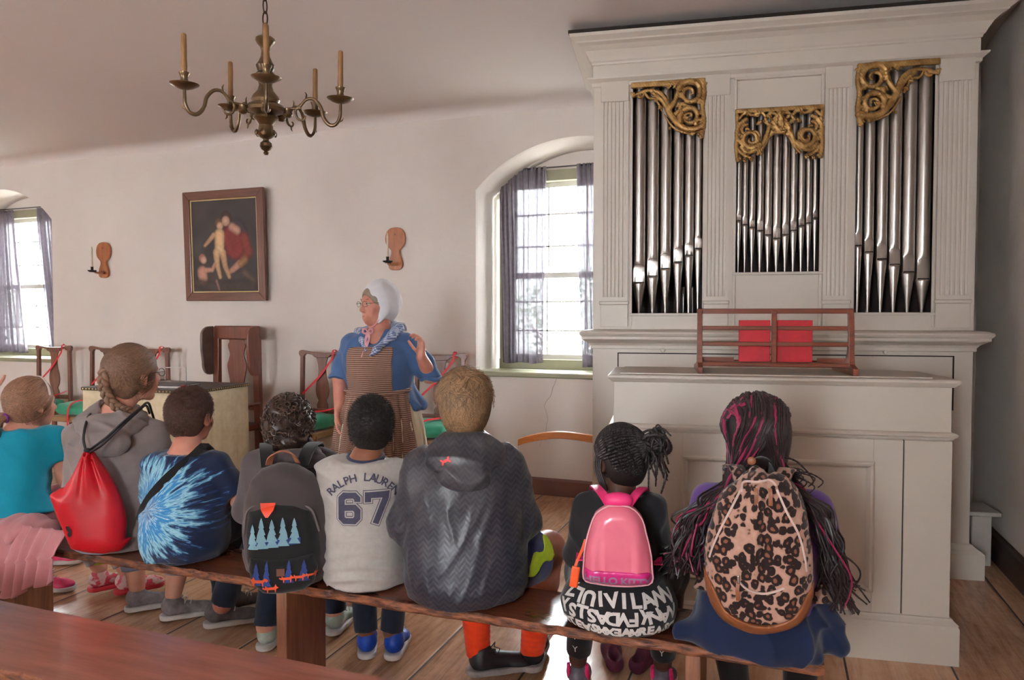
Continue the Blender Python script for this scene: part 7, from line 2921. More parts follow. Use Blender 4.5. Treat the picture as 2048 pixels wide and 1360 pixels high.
# ================ black backpack with fir trees
yw = 28
G = frame(-1.715, 2.20, yw)
U, N = V3(math.cos(R(yw)), math.sin(R(yw)), 0), V3(math.sin(R(yw)), -math.cos(R(yw)), 0)
o_ = G(0, -.19, 0)
m_bpg = fabric('dark_grey_nylon', (66, 58, 58), (52, 46, 48), scale=16)
m_bpb = fabric('black_nylon', (20, 18, 20), (14, 12, 14), scale=16)
m_otag = M('orange_rubber_patch', (232, 66, 30), rough=.5)
m_treeb = M('pale_teal_print', (122, 160, 172), (108, 146, 160), rough=.7, scale=30)
m_cobalt = M('cobalt_print', (28, 58, 128), (18, 40, 96), rough=.7, scale=20)
m_fox = M('orange_fox_print', (214, 78, 40), rough=.7)
m_pipi = M('grey_piping', (120, 112, 112), rough=.6)
bag = thing('backpack', 'black and dark grey backpack with pale fir trees and orange foxes on its pocket', 'backpack', tuple(G(0, -.19, .45)))
out = [(-.060, .872), (.0, .893), (.060, .885), (.115, .850), (.150, .780), (.166, .690), (.170, .60), (.166, .52), (.140, .468), (.070, .446), (0, .440), (-.060, .452), (-.098, .485), (-.122, .56), (-.130, .66), (-.122, .76), (-.098, .835)]
F = Field(np.minimum(G(-.2, -.32, .40), G(.24, .0, .40)) - .1, np.maximum(G(-.2, -.32, .95), G(.24, 0, .95)) + .1, .006)
F.add([pillow(out, o_, U, N, .068, .075, back=.045)], .02)
F.disp(folds(201, .004, 30, 4))
body_ = F.build('main_compartment', m_bpg, bag)
po = [(-.100, .735), (-.06, .760), (0, .770), (.06, .762), (.115, .735), (.140, .66), (.148, .58), (.140, .50), (.105, .462), (.03, .446), (-.04, .452), (-.088, .49), (-.108, .57), (-.110, .66)]
F = Field(np.minimum(G(-.2, -.34, .40), G(.24, -.05, .40)) - .1, np.maximum(G(-.2, -.34, .95), G(.24, -.05, .95)) + .1, .006)
F.add([pillow(po, G(0, -.225, 0), U, N, .052, .045, back=.02)], .02)
F.disp(folds(202, .003, 34, 3))
pock = F.build('front_pocket', m_bpb, bag)
lp = [(-.088, .590), (-.02, .582), (.06, .584), (.125, .594), (.138, .54), (.125, .487), (.09, .462), (.02, .452), (-.045, .456), (-.080, .49), (-.095, .54)]
F = Field(np.minimum(G(-.2, -.36, .40), G(.24, -.1, .40)) - .1, np.maximum(G(-.2, -.36, .70), G(.24, -.1, .70)) + .1, .006)
F.add([pillow(lp, G(0, -.258, 0), U, N, .034, .03, back=.02)], .015)
lpo = F.build('lower_pocket', m_bpb, bag)
mb = MB()
rim = []
for i, (u, v) in enumerate(smooth_path([(a, b_, 0) for a, b_ in po[-1:] + po[:6]], 40)[:, :2]):
    rim.append(tuple(G(u, -.252, v)))
mb.tube(rim, .0035, 6)
mb.build('piping', m_pipi, pock, world=True, smooth=60)
mb = MB()
rim = [tuple(G(u, -.232, v)) for u, v in smooth_path([(-.085, .80, 0), (-.05, .835, 0), (.0, .850, 0), (.06, .842, 0), (.11, .80, 0), (.135, .73, 0)], 30)[:, :2]]
mb.tube(rim, .0028, 6)
mb.build('zip', m_pipi, body_, world=True, smooth=60)
mb = MB()
hd = smooth_path([G(-.042, -.17, .880), G(-.028, -.185, .915), G(.008, -.19, .932), (G(.040, -.185, .920)), G(.058, -.17, .885)], 18)
strap('carry_handle', hd, .024, .004, M('tan_webbing', (150, 92, 66), rough=.7), bag, V3(0, 0, 1))
def placeb(f_):
    return lambda u, w: G(u, -.5, w)
drb = -N
pl4 = placeb(0)
poly_decal('patch', [(-.052, .768), (-.002, .768), (-.006, .745), (-.024, .722), (-.032, .722), (-.050, .745)], pl4, [pock, body_], drb, m_otag, pock, .003, .01)
def fir(cx, z0, z1, w):
    h = z1 - z0
    tiers = 4
    Lp, Rp = [], []
    for k in range(tiers):
        a = z0 + h * (k / tiers) * .92
        ww = w * (1 - .20 * k)
        Rp += [(cx + ww, a), (cx + ww * .48, a + h * .20)]
        Lp += [(cx - ww, a), (cx - ww * .48, a + h * .20)]
    return Rp + [(cx, z1)] + Lp[::-1]
BG = [(-.088, .612), (.082, .628), (.082, .650), (-.088, .645)]
poly_decal('tree_ground', BG, pl4, pock, drb, m_cobalt, pock, .0018, .01)
for cx, z0, z1, w in ((-.074, .614, .700, .017), (-.046, .616, .722, .022), (-.012, .618, .716, .022), (.024, .622, .722, .021), (.062, .630, .718, .020)):
    poly_decal('fir_tree', fir(cx, z0, z1, w), pl4, pock, drb, m_treeb, pock, .003, .01)
for cx, z0, z1, w in ((-.062, .495, .57, .018), (-.028, .49, .575, .016), (.045, .50, .575, .018), (.095, .505, .575, .020)):
    poly_decal('dark_fir_tree', fir(cx, z0, z1, w), pl4, [lpo, pock], drb, m_cobalt, lpo, .002, .01)
def foxp(cx, cz, s_, fl=1):
    P = [(-.5, 0), (-.42, .30), (-.30, .18), (.20, .20), (.30, .42), (.36, .26), (.52, .14), (.34, .06), (.30, -.22), (.24, -.22), (.22, 0), (-.22, -.02), (-.26, -.24), (-.32, -.24), (-.33, 0), (-.6, .22), (-.66, .12)]
    return [(cx + fl * x * s_, cz + z * s_) for x, z in P]
for cx, cz, s_, fl in ((-.055, .505, .050, -1), (-.012, .480, .046, 1), (.040, .512, .042, 1), (.080, .516, .042, 1), (.118, .522, .036, 1)):
    poly_decal('fox', foxp(cx, cz, s_, fl), pl4, [lpo, pock], drb, m_fox, lpo, .003, .008)
poly_decal('brown_tag', [(.005, .525), (.032, .525), (.032, .550), (.005, .550)], pl4, [lpo, pock], drb, M('brown_patch', (104, 60, 48), rough=.7), lpo, .0035, .01)
strap('shoulder_strap', over_shoulder(G, -.05, -.15, .87, -.085, .925, -.14, -.10, .56), .045, .008, m_bpb, bag, V3(0, 0, 1))
strap('shoulder_strap', over_shoulder(G, .07, -.15, .87, .095, .925, .165, -.10, .56), .045, .008, m_bpb, bag, V3(0, 0, 1))

# ================ pink backpack (character print left out)
yw = 11
G = frame(-.450, 2.17, yw)
U, N = V3(math.cos(R(yw)), math.sin(R(yw)), 0), V3(math.sin(R(yw)), -math.cos(R(yw)), 0)
m_pk1 = M('pink_vinyl', (226, 120, 142), (216, 106, 130), rough=.28, scale=14, coat=.3, bmp=.04, bscale=12)
m_pk2 = M('magenta_vinyl', (212, 44, 130), (194, 34, 116), rough=.3, scale=14, coat=.3)
m_pk3 = M('hot_pink_felt', (232, 50, 122), rough=.5)
m_pkp = M('pale_pink_piping', (236, 176, 186), rough=.4)
bag = thing('backpack', 'small glossy pink backpack with a magenta band, on the little girl in black', 'backpack', tuple(G(0, -.13, .6)))
out = [(-.030, .852), (.028, .853), (.066, .822), (.082, .77), (.094, .72), (.099, .67), (.097, .630), (.055, .618), (0, .614), (-.06, .617), (-.101, .628), (-.102, .68), (-.097, .73), (-.084, .785), (-.066, .828)]
out = [tuple(p[:2]) for p in smooth_path([(a, b_, 0) for a, b_ in out + out[:1]], 44)[:-1]]
F = Field(np.minimum(G(-.15, -.25, .57), G(.15, .0, .57)) - .06, np.maximum(G(-.15, -.25, .9), G(.15, 0, .9)) + .06, .0045)
F.add([pillow(out, G(0, -.125, 0), U, N, .055, .040, back=.035)], .015)
c0 = G(0, 0, 0)
F.disp(lambda X, Y, Z: .0022 * np.sin(((X - c0[0]) * U[0] + (Y - c0[1]) * U[1]) * 150) * np.clip((.80 - Z) / .12, 0, 1) * (np.abs((X - c0[0]) * U[0] + (Y - c0[1]) * U[1]) > .035))
pk = F.build('bag', m_pk1, bag)
rim = []
for u, v in out:
    rim.append(tuple(G(u * .985, -.150, v + (.732 - v) * .015)))
MB().tube(rim, .0030, 6, closed=True).build('piping', m_pkp, pk, world=True, smooth=60)
F = Field(np.minimum(G(-.15, -.25, .57), G(.15, .0, .57)) - .06, np.maximum(G(-.15, -.25, .72), G(.15, 0, .72)) + .06, .0045)
F.add([pillow(out, G(0, -.127, 0), U, N, .057, .040, back=.030)], .015)
F.cut((0, 0, 1), (0, 0, .668))
band = F.build('lower_band', m_pk2, bag)
hdp = [ell(G(0, -.135, .868), (.034, .020, .019), rotz(R(yw))), cap(G(-.026, -.132, .862), G(.026, -.132, .862), .010)]
garment('grab_handle', hdp, m_pk3, bag, h=.004)
V_, F_ = text_polys('HELLO KITTY', .030, .0012)
decal('band_lettering', V_, F_, lambda u, w: G(u * 1.05 - .002, -.4, .642 + w), band, -N, M('silver_print', (170, 140, 168), rough=.35, metal=.3), band, .002, .01)
for q in (-1, 1):
    strap('shoulder_strap', [G(q * .030, -.125, .850), G(q * .048, -.110, .875), G(q * .068, -.055, .882), G(q * .078, .0, .872), G(q * .083, .07, .842), G(q * .088, .105, .77), G(q * .115, .06, .68), G(q * .118, -.06, .655)], .026, .005, m_pk3, bag, V3(0, -.3, 1))
fl = thing('luggage_tag', 'bright orange plastic tag and clip hanging at the left side of the pink backpack', 'tag', tuple(G(-.12, -.16, .65)))
m_or = M('orange_plastic', (240, 90, 36), rough=.35)
strap('cord', [G(-.096, -.14, .745), G(-.106, -.145, .715), G(-.118, -.158, .69), G(-.124, -.162, .672)], .008, .005, m_or, fl, N)
garment('tag', [rbox(G(-.126, -.162, .640), (.013, .004, .032), rotz(R(yw)) @ roty(R(8)), .004)], m_or, fl, h=.003, k=.005)

# ================ leopard rucksack
yw = 2
G = frame(-.035, 2.16, yw)
U, N = V3(math.cos(R(yw)), math.sin(R(yw)), 0), V3(math.sin(R(yw)), -math.cos(R(yw)), 0)
m_leo, nt, b = base_mat('leopard_canvas', .8, 0, .25, .15)
tc = nt.nodes.new('ShaderNodeTexCoord')
mp = nt.nodes.new('ShaderNodeMapping')
mp.inputs['Scale'].default_value = (1, .6, .85)
nt.links.new(tc.outputs['Object'], mp.inputs['Vector'])
nz_ = nt.nodes.new('ShaderNodeTexNoise')
nz_.inputs['Scale'].default_value = 38
nz_.inputs['Detail'].default_value = 1
nt.links.new(mp.outputs[0], nz_.inputs['Vector'])
vadd = nt.nodes.new('ShaderNodeVectorMath')
vadd.operation = 'MULTIPLY_ADD'
nt.links.new(nz_.outputs['Color'], vadd.inputs[0])
vadd.inputs[1].default_value = (.013, .013, .013)
nt.links.new(mp.outputs[0], vadd.inputs[2])
vo = nt.nodes.new('ShaderNodeTexVoronoi')
vo.inputs['Scale'].default_value = 47
vo.inputs['Randomness'].default_value = .75
nt.links.new(vadd.outputs[0], vo.inputs['Vector'])
brk = noise(nt, tc.outputs['Object'], 75, 1)
dd = mathn(nt, 'ADD', vo.outputs['Distance'], mathn(nt, 'MULTIPLY', mathn(nt, 'SUBTRACT', brk, .5), .35))
c_ = ramp(nt, dd, [(.0, lin((130, 82, 62))), (.20, lin((120, 72, 54))), (.27, lin((30, 16, 16))), (.54, lin((34, 19, 18))), (.60, lin((168, 130, 114))), (1, lin((186, 150, 134)))])
for e in nt.nodes:
    pass
nt.links.new(c_, b.inputs['Base Color'])
m_tanl = M('tan_leather', (140, 82, 46), (118, 68, 38), rough=.45, scale=14, bmp=.08, bscale=80)
m_zip = M('cream_zip_tape', (214, 190, 180), rough=.5)
m_steel = M('bright_steel', (210, 208, 204), rough=.25, metal=1)
bag = thing('rucksack', 'large leopard print rucksack with tan leather base, on the girl with long braids', 'rucksack', tuple(G(0, -.18, .56)))
out = [(-.045, .985), (0, 1.0), (.050, .992), (.085, .955), (.108, .90), (.122, .83), (.130, .77), (.130, .70), (.122, .645), (.095, .602), (.045, .575), (-.01, .562), (-.055, .570), (-.100, .592), (-.130, .635), (-.143, .69), (-.146, .76), (-.138, .82), (-.122, .88), (-.098, .935)]
out = [tuple(p[:2]) for p in smooth_path([(a, b_, 0) for a, b_ in out + out[:1]], 54)[:-1]]
F = Field(np.minimum(G(-.2, -.32, .52), G(.2, .0, .52)) - .04, np.maximum(G(-.2, -.32, 1.04), G(.2, 0, 1.04)) + .04, .005)
F.add([pillow(out, G(0, -.175, 0), U, N, .088, .085, back=.045)], .02)
cx0 = G(0, 0, 0)
def leof(X, Y, Z):
    u = (X - cx0[0]) * U[0] + (Y - cx0[1]) * U[1]
    g = -.010 * np.exp(-((u - .004 - .06 * (Z - .8)) / .010) ** 2) * np.clip((Z - .70) / .1, 0, 1)
    g = g + .007 * np.exp(-((u + .016) / .012) ** 2) * np.clip((Z - .68) / .1, 0, 1)
    g = g + .004 * np.sin(u * 60 + Z * 22) * np.clip((Z - .80) / .15, 0, 1)
    return g
F.disp(leof)
F.disp(folds(221, .004, 30, 4))
leo = F.build('bag', m_leo, bag)
F = Field(np.minimum(G(-.2, -.32, .52), G(.2, .0, .52)) - .04, np.maximum(G(-.2, -.32, .78), G(.2, 0, .78)) + .04, .005)
F.add([pillow([(a * 1.02 - .0, (b_ - .78) * 1.015 + .78) for a, b_ in out], G(0, -.175, 0), U, N, .097, .085, back=.045)], .02)
X_, Y_, Z_ = F.grid()
u_ = (X_ - cx0[0]) * U[0] + (Y_ - cx0[1]) * U[1]
F.D = np.maximum(F.D, (Z_ - (.607 + 4.4 * (u_ + .005) ** 2 + .030 * np.clip((np.abs(u_ + .005) - .085) / .03, 0, 1))).astype(np.float32))
lb = F.build('leather_base', m_tanl, bag)
def leo_line(pts, rad, name, mt, par, n=26):
    P = smooth_path([(a, b_, 0) for a, b_ in pts], n)
    me = leo.data
    Lw = Vector(root_of(leo).location)
    tr = BVHTree.FromPolygons([v_.co + Lw for v_ in me.vertices], [tuple(p_.vertices) for p_ in me.polygons])
    q = []
    for a, b_, _ in P:
        hit = tr.ray_cast(Vector(G(a, -.6, b_)), Vector(-N))
        if hit[0] is not None:
            q.append(tuple(hit[0] + Vector(N) * rad * .3))
    MB().tube(q, rad, 6).build(name, mt, par, world=True, smooth=60)
leo_line([(-.050, .955), (-.070, .915), (-.098, .855), (-.120, .80), (-.130, .765)], .0032, 'zip', m_zip, leo)
leo_line([(.036, .960), (.060, .905), (.088, .850), (.104, .79), (.108, .755)], .0032, 'zip', m_zip, leo)
leo_line([(-.056, .722), (-.035, .703), (.0, .695), (.03, .703), (.055, .716)], .0032, 'zip', m_zip, leo)
leo_line([(-.050, .945), (-.046, .968), (-.02, .976), (.02, .978), (.034, .968)], .0034, 'flap_zip', m_zip, leo)
for u, z in ((-.016, .940), (.018, .942)):
    strap('leather_pull', [G(u, -.262, z + .024), G(u + .001, -.268, z + .01), G(u + .002, -.268, z - .018)], .010, .004, m_tanl, bag, N)
strap('leather_pull', [G(-.056, -.267, .722), G(-.058, -.272, .70), G(-.057, -.270, .672)], .009, .004, m_tanl, bag, N)
garment('zip_slider', [rbox(G(-.056, -.268, .726), (.004, .004, .012), rotz(R(yw)), .002)], m_steel, bag, h=.002, k=.003)
strap('top_loop', [G(-.030, -.13, .985), G(-.02, -.135, 1.012), G(0, -.135, 1.020), G(.02, -.135, 1.012), G(.032, -.13, .985)], .018, .005, m_bpb, bag, V3(0, 0, 1))
garment('leather_button', [ell(G(-.026, -.150, 1.012), (.012, .005, .012))], m_tanl, bag, h=.0025, k=.003)
for q in (-1, 1):
    strap('shoulder_strap', over_shoulder(G, q * .05, -.12, .95, q * .085, .962, q * .16, -.08, .62), .042, .008, m_leo, bag, V3(0, 0, 1))

# ================ red drawstring bag
yw = 34
G = frame(-2.575, 2.17, yw)
U, N = V3(math.cos(R(yw)), math.sin(R(yw)), 0), V3(math.sin(R(yw)), -math.cos(R(yw)), 0)
m_redn = M('red_nylon', (194, 6, 30), (172, 4, 24), rough=.42, scale=7)
m_cord = M('black_cord', (26, 24, 28), rough=.6)
bag = thing('drawstring_bag', 'bright red drawstring bag with black cords hanging on the woman in the grey hoodie', 'bag', tuple(G(0, -.2, .47)))
out = [(-.052, .880), (-.026, .880), (.0, .845), (.035, .79), (.066, .72), (.088, .65), (.097, .59), (.092, .53), (.128, .548), (.126, .535), (.070, .478), (.015, .473), (-.045, .482), (-.103, .501), (-.140, .60), (-.179, .720), (-.128, .745), (-.100, .80), (-.072, .85)]
F = Field(np.minimum(G(-.22, -.30, .44), G(.18, .0, .44)) - .04, np.maximum(G(-.22, -.30, .92), G(.18, 0, .92)) + .04, .0055)
F.add([pillow(out, G(0, -.185, 0), U, N, .050, .075, T0=.003, back=.030)], .015)
cx1 = G(0, 0, 0)
def redf(X, Y, Z):
    u = (X - cx1[0]) * U[0] + (Y - cx1[1]) * U[1] + .040
    w = np.clip((Z - .68) / .2, 0, 1)
    an = np.arctan2(u, .92 - Z)
    return .010 * w * np.sin(an * 19) + .004 * w * np.sin(an * 37 + 1)
F.disp(redf)
F.disp(creases(231, .008, 24, 3))
F.disp(folds(232, .004, 24, 3))
rb_ = F.build('bag', m_redn, bag)
mb = MB()
mb.tube([tuple(p) for p in smooth_path([G(-.040, -.19, .88), G(.02, -.19, .925), G(.08, -.165, .985), G(.125, -.10, 1.03), G(.135, -.02, 1.045), G(.13, .06, 1.0), G(.14, .10, .90), G(.17, .06, .70), G(.145, -.12, .535)], 46)], .0048, 6)
mb.tube([tuple(p) for p in smooth_path([G(-.034, -.195, .875), G(.015, -.20, .905), G(.075, -.172, .968), G(.118, -.105, 1.018), G(.128, -.02, 1.033), G(.122, .06, .99)], 36)], .0048, 6)
mb.tube([tuple(p) for p in smooth_path([G(-.046, -.19, .885), G(-.060, -.17, .93), G(-.070, -.10, .985), G(-.080, -.02, 1.005), G(-.085, .06, .96), G(-.10, .10, .86)], 30)], .0048, 6)
mb.build('cord', m_cord, bag, world=True, smooth=60)
garment('cord_stop', [ell(G(-.040, -.192, .884), (.016, .012, .010))], m_cord, bag, h=.003, k=.004)
poly_decal('emblem', [(-.108, .600), (-.096, .602), (-.088, .585), (-.088, .566), (-.096, .556), (-.104, .566), (-.098, .578), (-.106, .588)], lambda u, w: G(u, -.6, w), rb_, -N, M('black_print', (16, 14, 16), rough=.6), rb_, .002, .01)

# ================ black strap across the tie-dye shirt (sling bag hanging in front of him)
yw = 24
G = frame(-2.20, 2.165, yw)
t = thing('sling_bag', 'flat black sling bag strap running across the tie-dye shirt', 'bag', tuple(G(0, -.12, .6)))
Lw = Vector(root_of(sh3).location)
tr = BVHTree.FromPolygons([v_.co + Lw for v_ in sh3.data.vertices], [tuple(p_.vertices) for p_ in sh3.data.polygons])
N3 = V3(math.sin(R(yw)), -math.cos(R(yw)), 0)
pts = []
for u, z in [tuple(p[:2]) for p in smooth_path([(-.125, .655, 0), (-.085, .715, 0), (-.02, .79, 0), (.045, .85, 0), (.068, .872, 0)], 16)]:
    hit = tr.ray_cast(Vector(G(u, -.5, z)), Vector(-N3))
    if hit[0] is not None:
        pts.append(V3(*hit[0]) + N3 * .003)
pts = pts[::2] + [G(.085, -.02, .892), G(.088, .03, .880), G(.09, .10, .83)]
strap('strap', [G(-.165, -.02, .60)] + pts, .030, .0025, m_bpb, t, N3)
F = field_for([rbox(G(.0, .22, .60), (.09, .02, .07), rotz(R(yw)), .015)], .007)
F.add([rbox(G(.0, .22, .60), (.09, .02, .07), rotz(R(yw)), .015)])
F.build('pouch', m_bpb, t)

# dark maroon slippers left on the floor under the girl's seat
m_mar = M('dark_maroon_felt', (84, 14, 44), (58, 8, 30), rough=.8, scale=30)
for i, (x, y, rz_, lab) in enumerate(((-.600, 2.78, 20, 'dark maroon felt slipper on the floor between the little girl\'s feet, left one'), (-.480, 2.80, -12, 'dark maroon felt slipper on the floor between the little girl\'s feet, right one'))):
    t = thing('slipper', lab, 'slipper', (x, y, 0), 0, 'maroon slippers under the bench')
    rm = rotz(R(rz_))
    pr = [cap(V3(x, y, .035) + rm @ V3(0, -.06, 0), V3(x, y, .030) + rm @ V3(0, .07, 0), .036, .034), ell(V3(x, y, .045) + rm @ V3(0, .05, 0), (.038, .055, .035), rm)]
    garment('upper', pr, m_mar, t, h=.005, subs=[ell(V3(x, y, .075) + rm @ V3(0, -.045, 0), (.026, .05, .04), rm)], cuts=[((0, 0, -1), (0, 0, .001))])
# ------------------------------------------------------------------ the standing woman in historical dress
TB = V3(-2.102, 3.488, 0)
CR, TC = V3(.9373, .3486, 0), V3(.3486, -.9373, 0)
def T(a, b_, z):
    return TB + CR * a + TC * b_ + V3(0, 0, z)
TY = 20.4
pw = thing('person', 'standing woman in a white cap, glasses, blue short gown and striped brown apron', 'person', (TB[0], TB[1], 0))
HS = 1.02
HCt = T(-.002, .01, 1.478)
Rm = head_rot(152, -3, 0)
a, fine, ears, es, subs, L = head_prims(HCt, Rm, HS, 1.06)
arms_ = [(T(-.150, .0, 1.255), T(-.214, .015, 1.075), T(-.205, .085, .90), T(-.02, .05, -1) - T(0, 0, 0), T(.8, .3, 0) - T(0, 0, 0), 1, (.056, .045, .029, .95)),
         (T(.150, .0, 1.255), T(.292, .05, 1.080), T(.258, .13, 1.185), T(.0, .05, 1) - T(0, 0, 0), T(-.85, .5, 0) - T(0, 0, 0), -1, (.056, .046, .029, .95))]
F = Field(TB + V3(-.42, -.40, .0), TB + V3(.42, .40, 1.64), .0055)
tor = stack([(z, *T(ro, fo, 0)[:2], rx, ry) for z, ro, fo, rx, ry in [(.5, .01, 0, .17, .14), (.99, .01, .0, .155, .125), (1.15, .0, .0, .165, .135), (1.25, 0, 0, .15, .10), (1.30, 0, 0, .09, .07), (1.335, -.005, 0, .05, .05)]], R(TY))
F.add(a + [tor, cap(L(0, -.022, -.055), T(-.002, -.005, 1.30), .054, .060)], .03)
# shins and feet under the skirt
for q in (-1, 1):
    F.add([cap(T(q * .09, 0, .55), T(q * .09, 0, .09), .06, .04), cap(T(q * .09, 0, .04), T(q * .10, .14, .03), .035, .032)], .02)
fing = []
for sh, el, wr, hd, pn, ts, r3 in arms_:
    F.add([cap(sh, el, r3[0], r3[1]), cap(el, wr, r3[1] * 1.02, r3[2])], .02)
    p_, f_ = hand_prims(wr, hd, pn, r3[3], .35 if sh is arms_[0][0] else .62, ts)
    F.add(p_, .012)
    fing += f_
F.add(fine, .012)
F.add([ell(L(0, .070, -.080), (.026, .02, .022), Rm)], .02)
F.add(fing, .004)
F.sub(subs, .008)
F.sub([cap(L(-.012, .094, -.067), L(.012, .094, -.067), .0028)], .003)
F.build('body', m_sk_rosy, pw)
eyes(L, Rm, HS, pw)
# lips and brows
MB().tube([tuple(L(x, .0905 - 7 * x * x, -.0645 + 2 * x * x)) for x in np.linspace(-.017, .017, 9)], [.001, .0022, .003, .0034, .0034, .0034, .003, .0022, .001], 6).build('lips', M('lip_rose', (168, 84, 80), rough=.4), pw, world=True, smooth=60)
mb = MB()
for q in (-1, 1):
    mb.tube([tuple(L(q * x, .089 - 4 * (x - .02) ** 2 - .004, .0225 + .2 * (x - .012) - 9 * (x - .03) ** 2)) for x in np.linspace(.014, .046, 7)], [.001, .002, .0024, .0024, .002, .0016, .0008], 5)
mb.build('eyebrows', M('grey_brow', (120, 100, 90), rough=.8), pw, world=True)
mb = MB()
for q in (-1, 1):
    pts = [tuple(L(q * .034 + .024 * math.cos(t_), .108 - .006 * abs(math.cos(t_)) - .12 * abs(q * .034 + .024 * math.cos(t_)), .001 + .0155 * math.sin(t_))) for t_ in np.linspace(0, 2 * math.pi, 20)[:-1]]
    mb.tube(pts, .0012, 5, closed=True)
    mb.tube([tuple(L(q * .058, .101, .004)), tuple(L(q * .074, .066, .006)), tuple(L(q * .079, .040, .005))], .0013, 5)
mb.tube([tuple(L(-.010, .108, .004)), tuple(L(0, .111, .007)), tuple(L(.010, .108, .004))], .0013, 5)
mb.build('glasses', M('gold_wire', (170, 150, 120), rough=.25, metal=.9), pw, world=True, smooth=60)
# grey hair at the forehead
F = hair_shell(L, Rm, HS, .006, face=(.100, -.040, .074, .066, .096), nape=-.05)
o = F.build('hair', hair_mat('grey_brown_hair', (132, 116, 100), .5), pw)
tint(o, .9)
# white linen cap
cp = [ell(L(0, -.024, .030), HS * V3(.084, .100, .096) + .006, Rm), ell(L(0, -.045, -.025), HS * V3(.080, .066, .078) + .004, Rm), ell(L(0, -.105, .010), HS * V3(.050, .038, .055), Rm),
      cap(L(.055, .0, -.05), L(.040, .035, -.112), .026, .010), cap(L(-.055, .0, -.05), L(-.040, .035, -.112), .026, .010)]
F = field_for(cp, .0045, .03)
F.add(cp, .03)
F.disp(creases(301, .0045, 48, 4, (1, 1, .35)))
F.sub(ell(L(0, .112, -.028), HS * V3(.088, .080, .108), Rm), .008)
F.sub(rbox(L(0, .02, -.20), (.2, .2, .085), Rm @ rotx(R(20)), .01), .01)
F.build('cap', m_capw, pw)
mb = MB()
rib = [L(-.058, .03, -.085), L(-.035, .05, -.118), L(0, .056, -.130), L(.035, .05, -.118), L(.058, .03, -.085)]
mb.tube([tuple(p) for p in smooth_path(rib, 18)], .004, 6)
bw = T(-.043, .090, 1.322)
for q in (-1, 1):
    mb.tube([tuple(bw + CR * x * q + V3(0, 0, z)) for x, z in ((.0, 0), (.012, .016), (.026, .014), (.028, -.004), (.016, -.012), (.0, 0))], [.004, .006, .007, .007, .006, .004], 8)
mb.build('cap_string_bow', m_pinkr, pw, world=True, smooth=60)
for pts in ([bw, T(-.052, .105, 1.28), T(-.045, .135, 1.235), T(-.042, .150, 1.215)], [bw, T(-.034, .108, 1.28), T(-.048, .145, 1.225), T(-.060, .168, 1.185)]):
    strap('ribbon_end', pts, .013, .0015, m_pinkr, pw, TC)

rows = [(.93, .01, 0, .212, .180), (.975, .01, 0, .195, .160), (1.0, .01, 0, .185, .152), (1.06, .005, .008, .190, .165), (1.14, 0, .012, .195, .170), (1.20, 0, .006, .192, .150), (1.255, 0, 0, .175, .118), (1.30, 0, -.004, .118, .088), (1.335, 0, -.006, .075, .068)]
def tl(rows, g=0.0):
    return stack([(z, *T(ro, fo, 0)[:2], rx + g, ry + g) for z, ro, fo, rx, ry in rows], R(TY))
pr = [tl(rows, .004), cap(T(-.145, 0, 1.255), T(-.196, .012, 1.13), .060, .060), ccap(T(-.196, .012, 1.13), T(-.214, .018, 1.068), .060, .058), cap(T(.145, 0, 1.255), T(.255, .035, 1.14), .062, .064), ccap(T(.255, .035, 1.14), T(.300, .056, 1.058), .064, .062, (.1, -.05, -.6))]
# peplum standing out at her hip
pr += [cap(T(.185, -.02, .985), T(.245, -.01, .905), .030, .030), cap(T(.15, .05, .98), T(.215, .06, .895), .024, .020), cap(T(-.17, -.02, .98), T(-.205, -.02, .93), .028, .022)]
gown = garment('short_gown', pr, m_bluel, pw, h=.006, k=.035, fold=[folds(311, .006, 30, 4), creases(312, .009, 30, 4)], cuts=[((0, 0, -1), (0, 0, .875))], subs=[cap(T(-.01, .05, 1.33), T(-.015, .12, 1.28), .055, .035)])
for el, dirn in ((T(-.219, .018, 1.072), V3(0, 0, -1)), (T(.300, .056, 1.060), V3(.1, 0, -.4))):
    rg_ = []
    for k in range(18):
        t_ = 2 * math.pi * k / 18
        rg_.append(tuple(el + V3(.052 * math.cos(t_), .052 * math.sin(t_), .006 * math.sin(3 * t_))))
    MB().tube(rg_, .013, 8, closed=True).build('rolled_cuff', m_bluel, pw, world=True, smooth=80)
    MB().tube([(x * .9 + el[0] * .1, y * .9 + el[1] * .1, z - .008) for x, y, z in rg_], .007, 8, closed=True).build('shift_sleeve_edge', m_cream, pw, world=True, smooth=80)
# kerchief round the neck
kp = [cap(T(-.115, -.02, 1.318), T(-.078, .085, 1.272), .020, .016), cap(T(-.078, .085, 1.272), T(-.040, .150, 1.215), .016, .010),
      cap(T(.100, -.035, 1.335), T(.088, .082, 1.300), .030, .025), cap(T(.088, .082, 1.300), T(.022, .168, 1.228), .025, .016), cap(T(.022, .168, 1.228), T(-.010, .180, 1.195), .016, .010),
      cap(T(-.115, -.02, 1.318), T(-.03, -.085, 1.345), .020, .026), cap(T(-.03, -.085, 1.345), T(.100, -.035, 1.335), .026, .034)]
garment('neck_kerchief', kp, m_check, pw, h=.005, k=.02, fold=[creases(321, .006, 60, 3)])
garment('cap_tail', [cap(T(.060, -.07, 1.372), T(.125, -.09, 1.350), .024, .014), cap(T(.125, -.09, 1.350), T(.145, -.09, 1.325), .014, .006)], m_capw, pw, h=.005, fold=[creases(322, .004, 60, 3)])
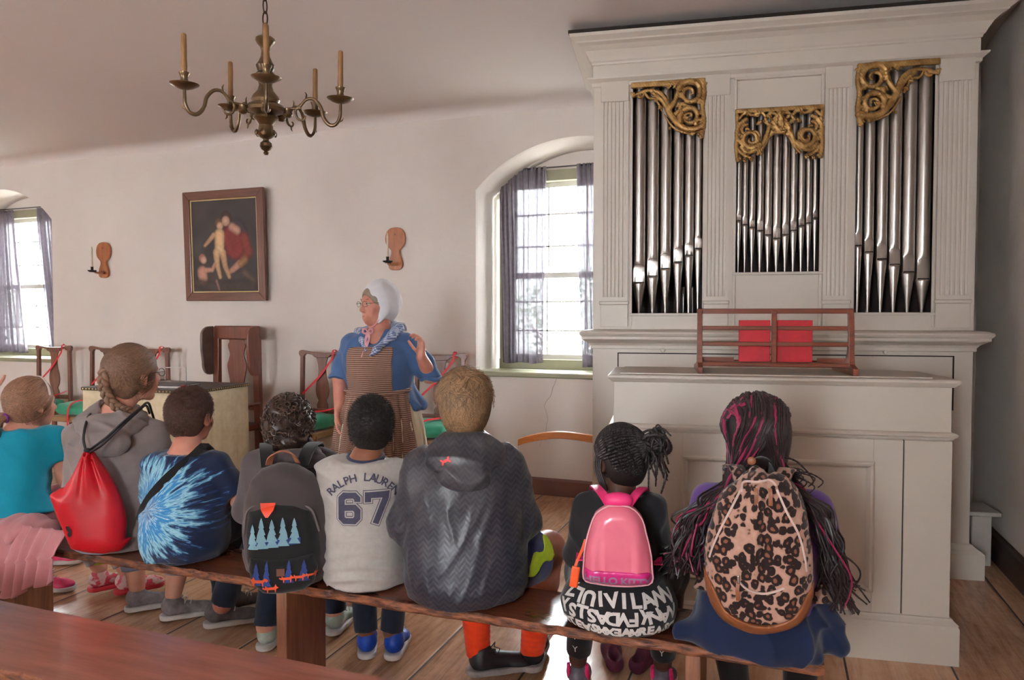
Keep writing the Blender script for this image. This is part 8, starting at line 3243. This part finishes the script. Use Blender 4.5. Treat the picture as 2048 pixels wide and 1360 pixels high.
# cream petticoat to the floor
rowsS = [(.03, .015, 0, .335, .285), (.30, .015, 0, .305, .260), (.60, .015, 0, .262, .222), (.80, .012, 0, .236, .200), (.93, .01, 0, .205, .172), (.985, .01, 0, .180, .150)]
def pleat(n, amp, ph=0.0):
    c0_ = T(.012, 0, 0)
    def fn(X, Y, Z):
        an = np.arctan2(Y - c0_[1], X - c0_[0])
        w = np.clip((1.02 - Z) / .2, .12, 1)
        return amp * w * (np.sin(an * n + ph + 1.5 * np.sin(Z * 4)) + .5 * np.sin(an * n * 1.7 + 2 + Z * 3)) + .3 * amp * np.sin(an * n * 3.1) * np.clip((Z - .8) / .15, 0, 1)
    return fn
garment('petticoat', [tl(rowsS, 0)], m_cream, pw, h=.008, k=.02, fold=[pleat(22, .008)])
F = field_for([tl(rowsS, .016)], .007, .05)
F.add([tl([(z if z > .05 else .16, *r_) for z, *r_ in rowsS], .014)], .02)
F.disp(pleat(30, .011, 1.0))
X_, Y_, Z_ = F.grid()
aa = (X_ - TB[0]) * CR[0] + (Y_ - TB[1]) * CR[1]
bb = (X_ - TB[0]) * TC[0] + (Y_ - TB[1]) * TC[1]
F.D = np.maximum(F.D, (aa - (.185 + .09 * np.clip((.93 - Z_) / .5, 0, 1)) + 0 * bb).astype(np.float32))
F.D = np.maximum(F.D, (-bb - .06 + 0 * aa + 0 * Z_).astype(np.float32))
F.build('apron_skirt', m_apron, pw)
F = field_for([tl(rows, .016)], .005, .03)
F.add([tl(rows, .014)], .03)
X_, Y_, Z_ = F.grid()
aa = (X_ - TB[0]) * CR[0] + (Y_ - TB[1]) * CR[1]
bb = (X_ - TB[0]) * TC[0] + (Y_ - TB[1]) * TC[1]
F.D = np.maximum(F.D, np.maximum(np.abs(aa + .027) - .128 + 0 * Z_, -bb + .01 + 0 * Z_).astype(np.float32))
F.cut((0, 0, 1), (0, 0, 1.238))
F.cut((0, 0, -1), (0, 0, .975))
F.disp(lambda X, Y, Z: .0015 * np.sin(Z * 60 + X * 20))
F.build('apron_bib', m_apron, pw, smooth=0)
F = field_for([tl(rowsS, .03)], .005, .03)
F.add([tl(rowsS, .024), tl(rows, .024)], .02)
X_, Y_, Z_ = F.grid()
aa = (X_ - TB[0]) * CR[0] + (Y_ - TB[1]) * CR[1]
F.D = np.maximum(F.D, np.abs(Z_ - .982 - .04 * aa ** 2 / .04 * .5).astype(np.float32) - .010)
F.D = np.maximum(F.D, (aa - .19 + 0 * Z_).astype(np.float32))
F.build('waistband', m_apron, pw)
for q in (-1, 1):
    shoe('shoe', pw, tuple(T(q * .09, -.02, .115)), 180 + TY, .24, m_sh_blk, m_sh_blk)
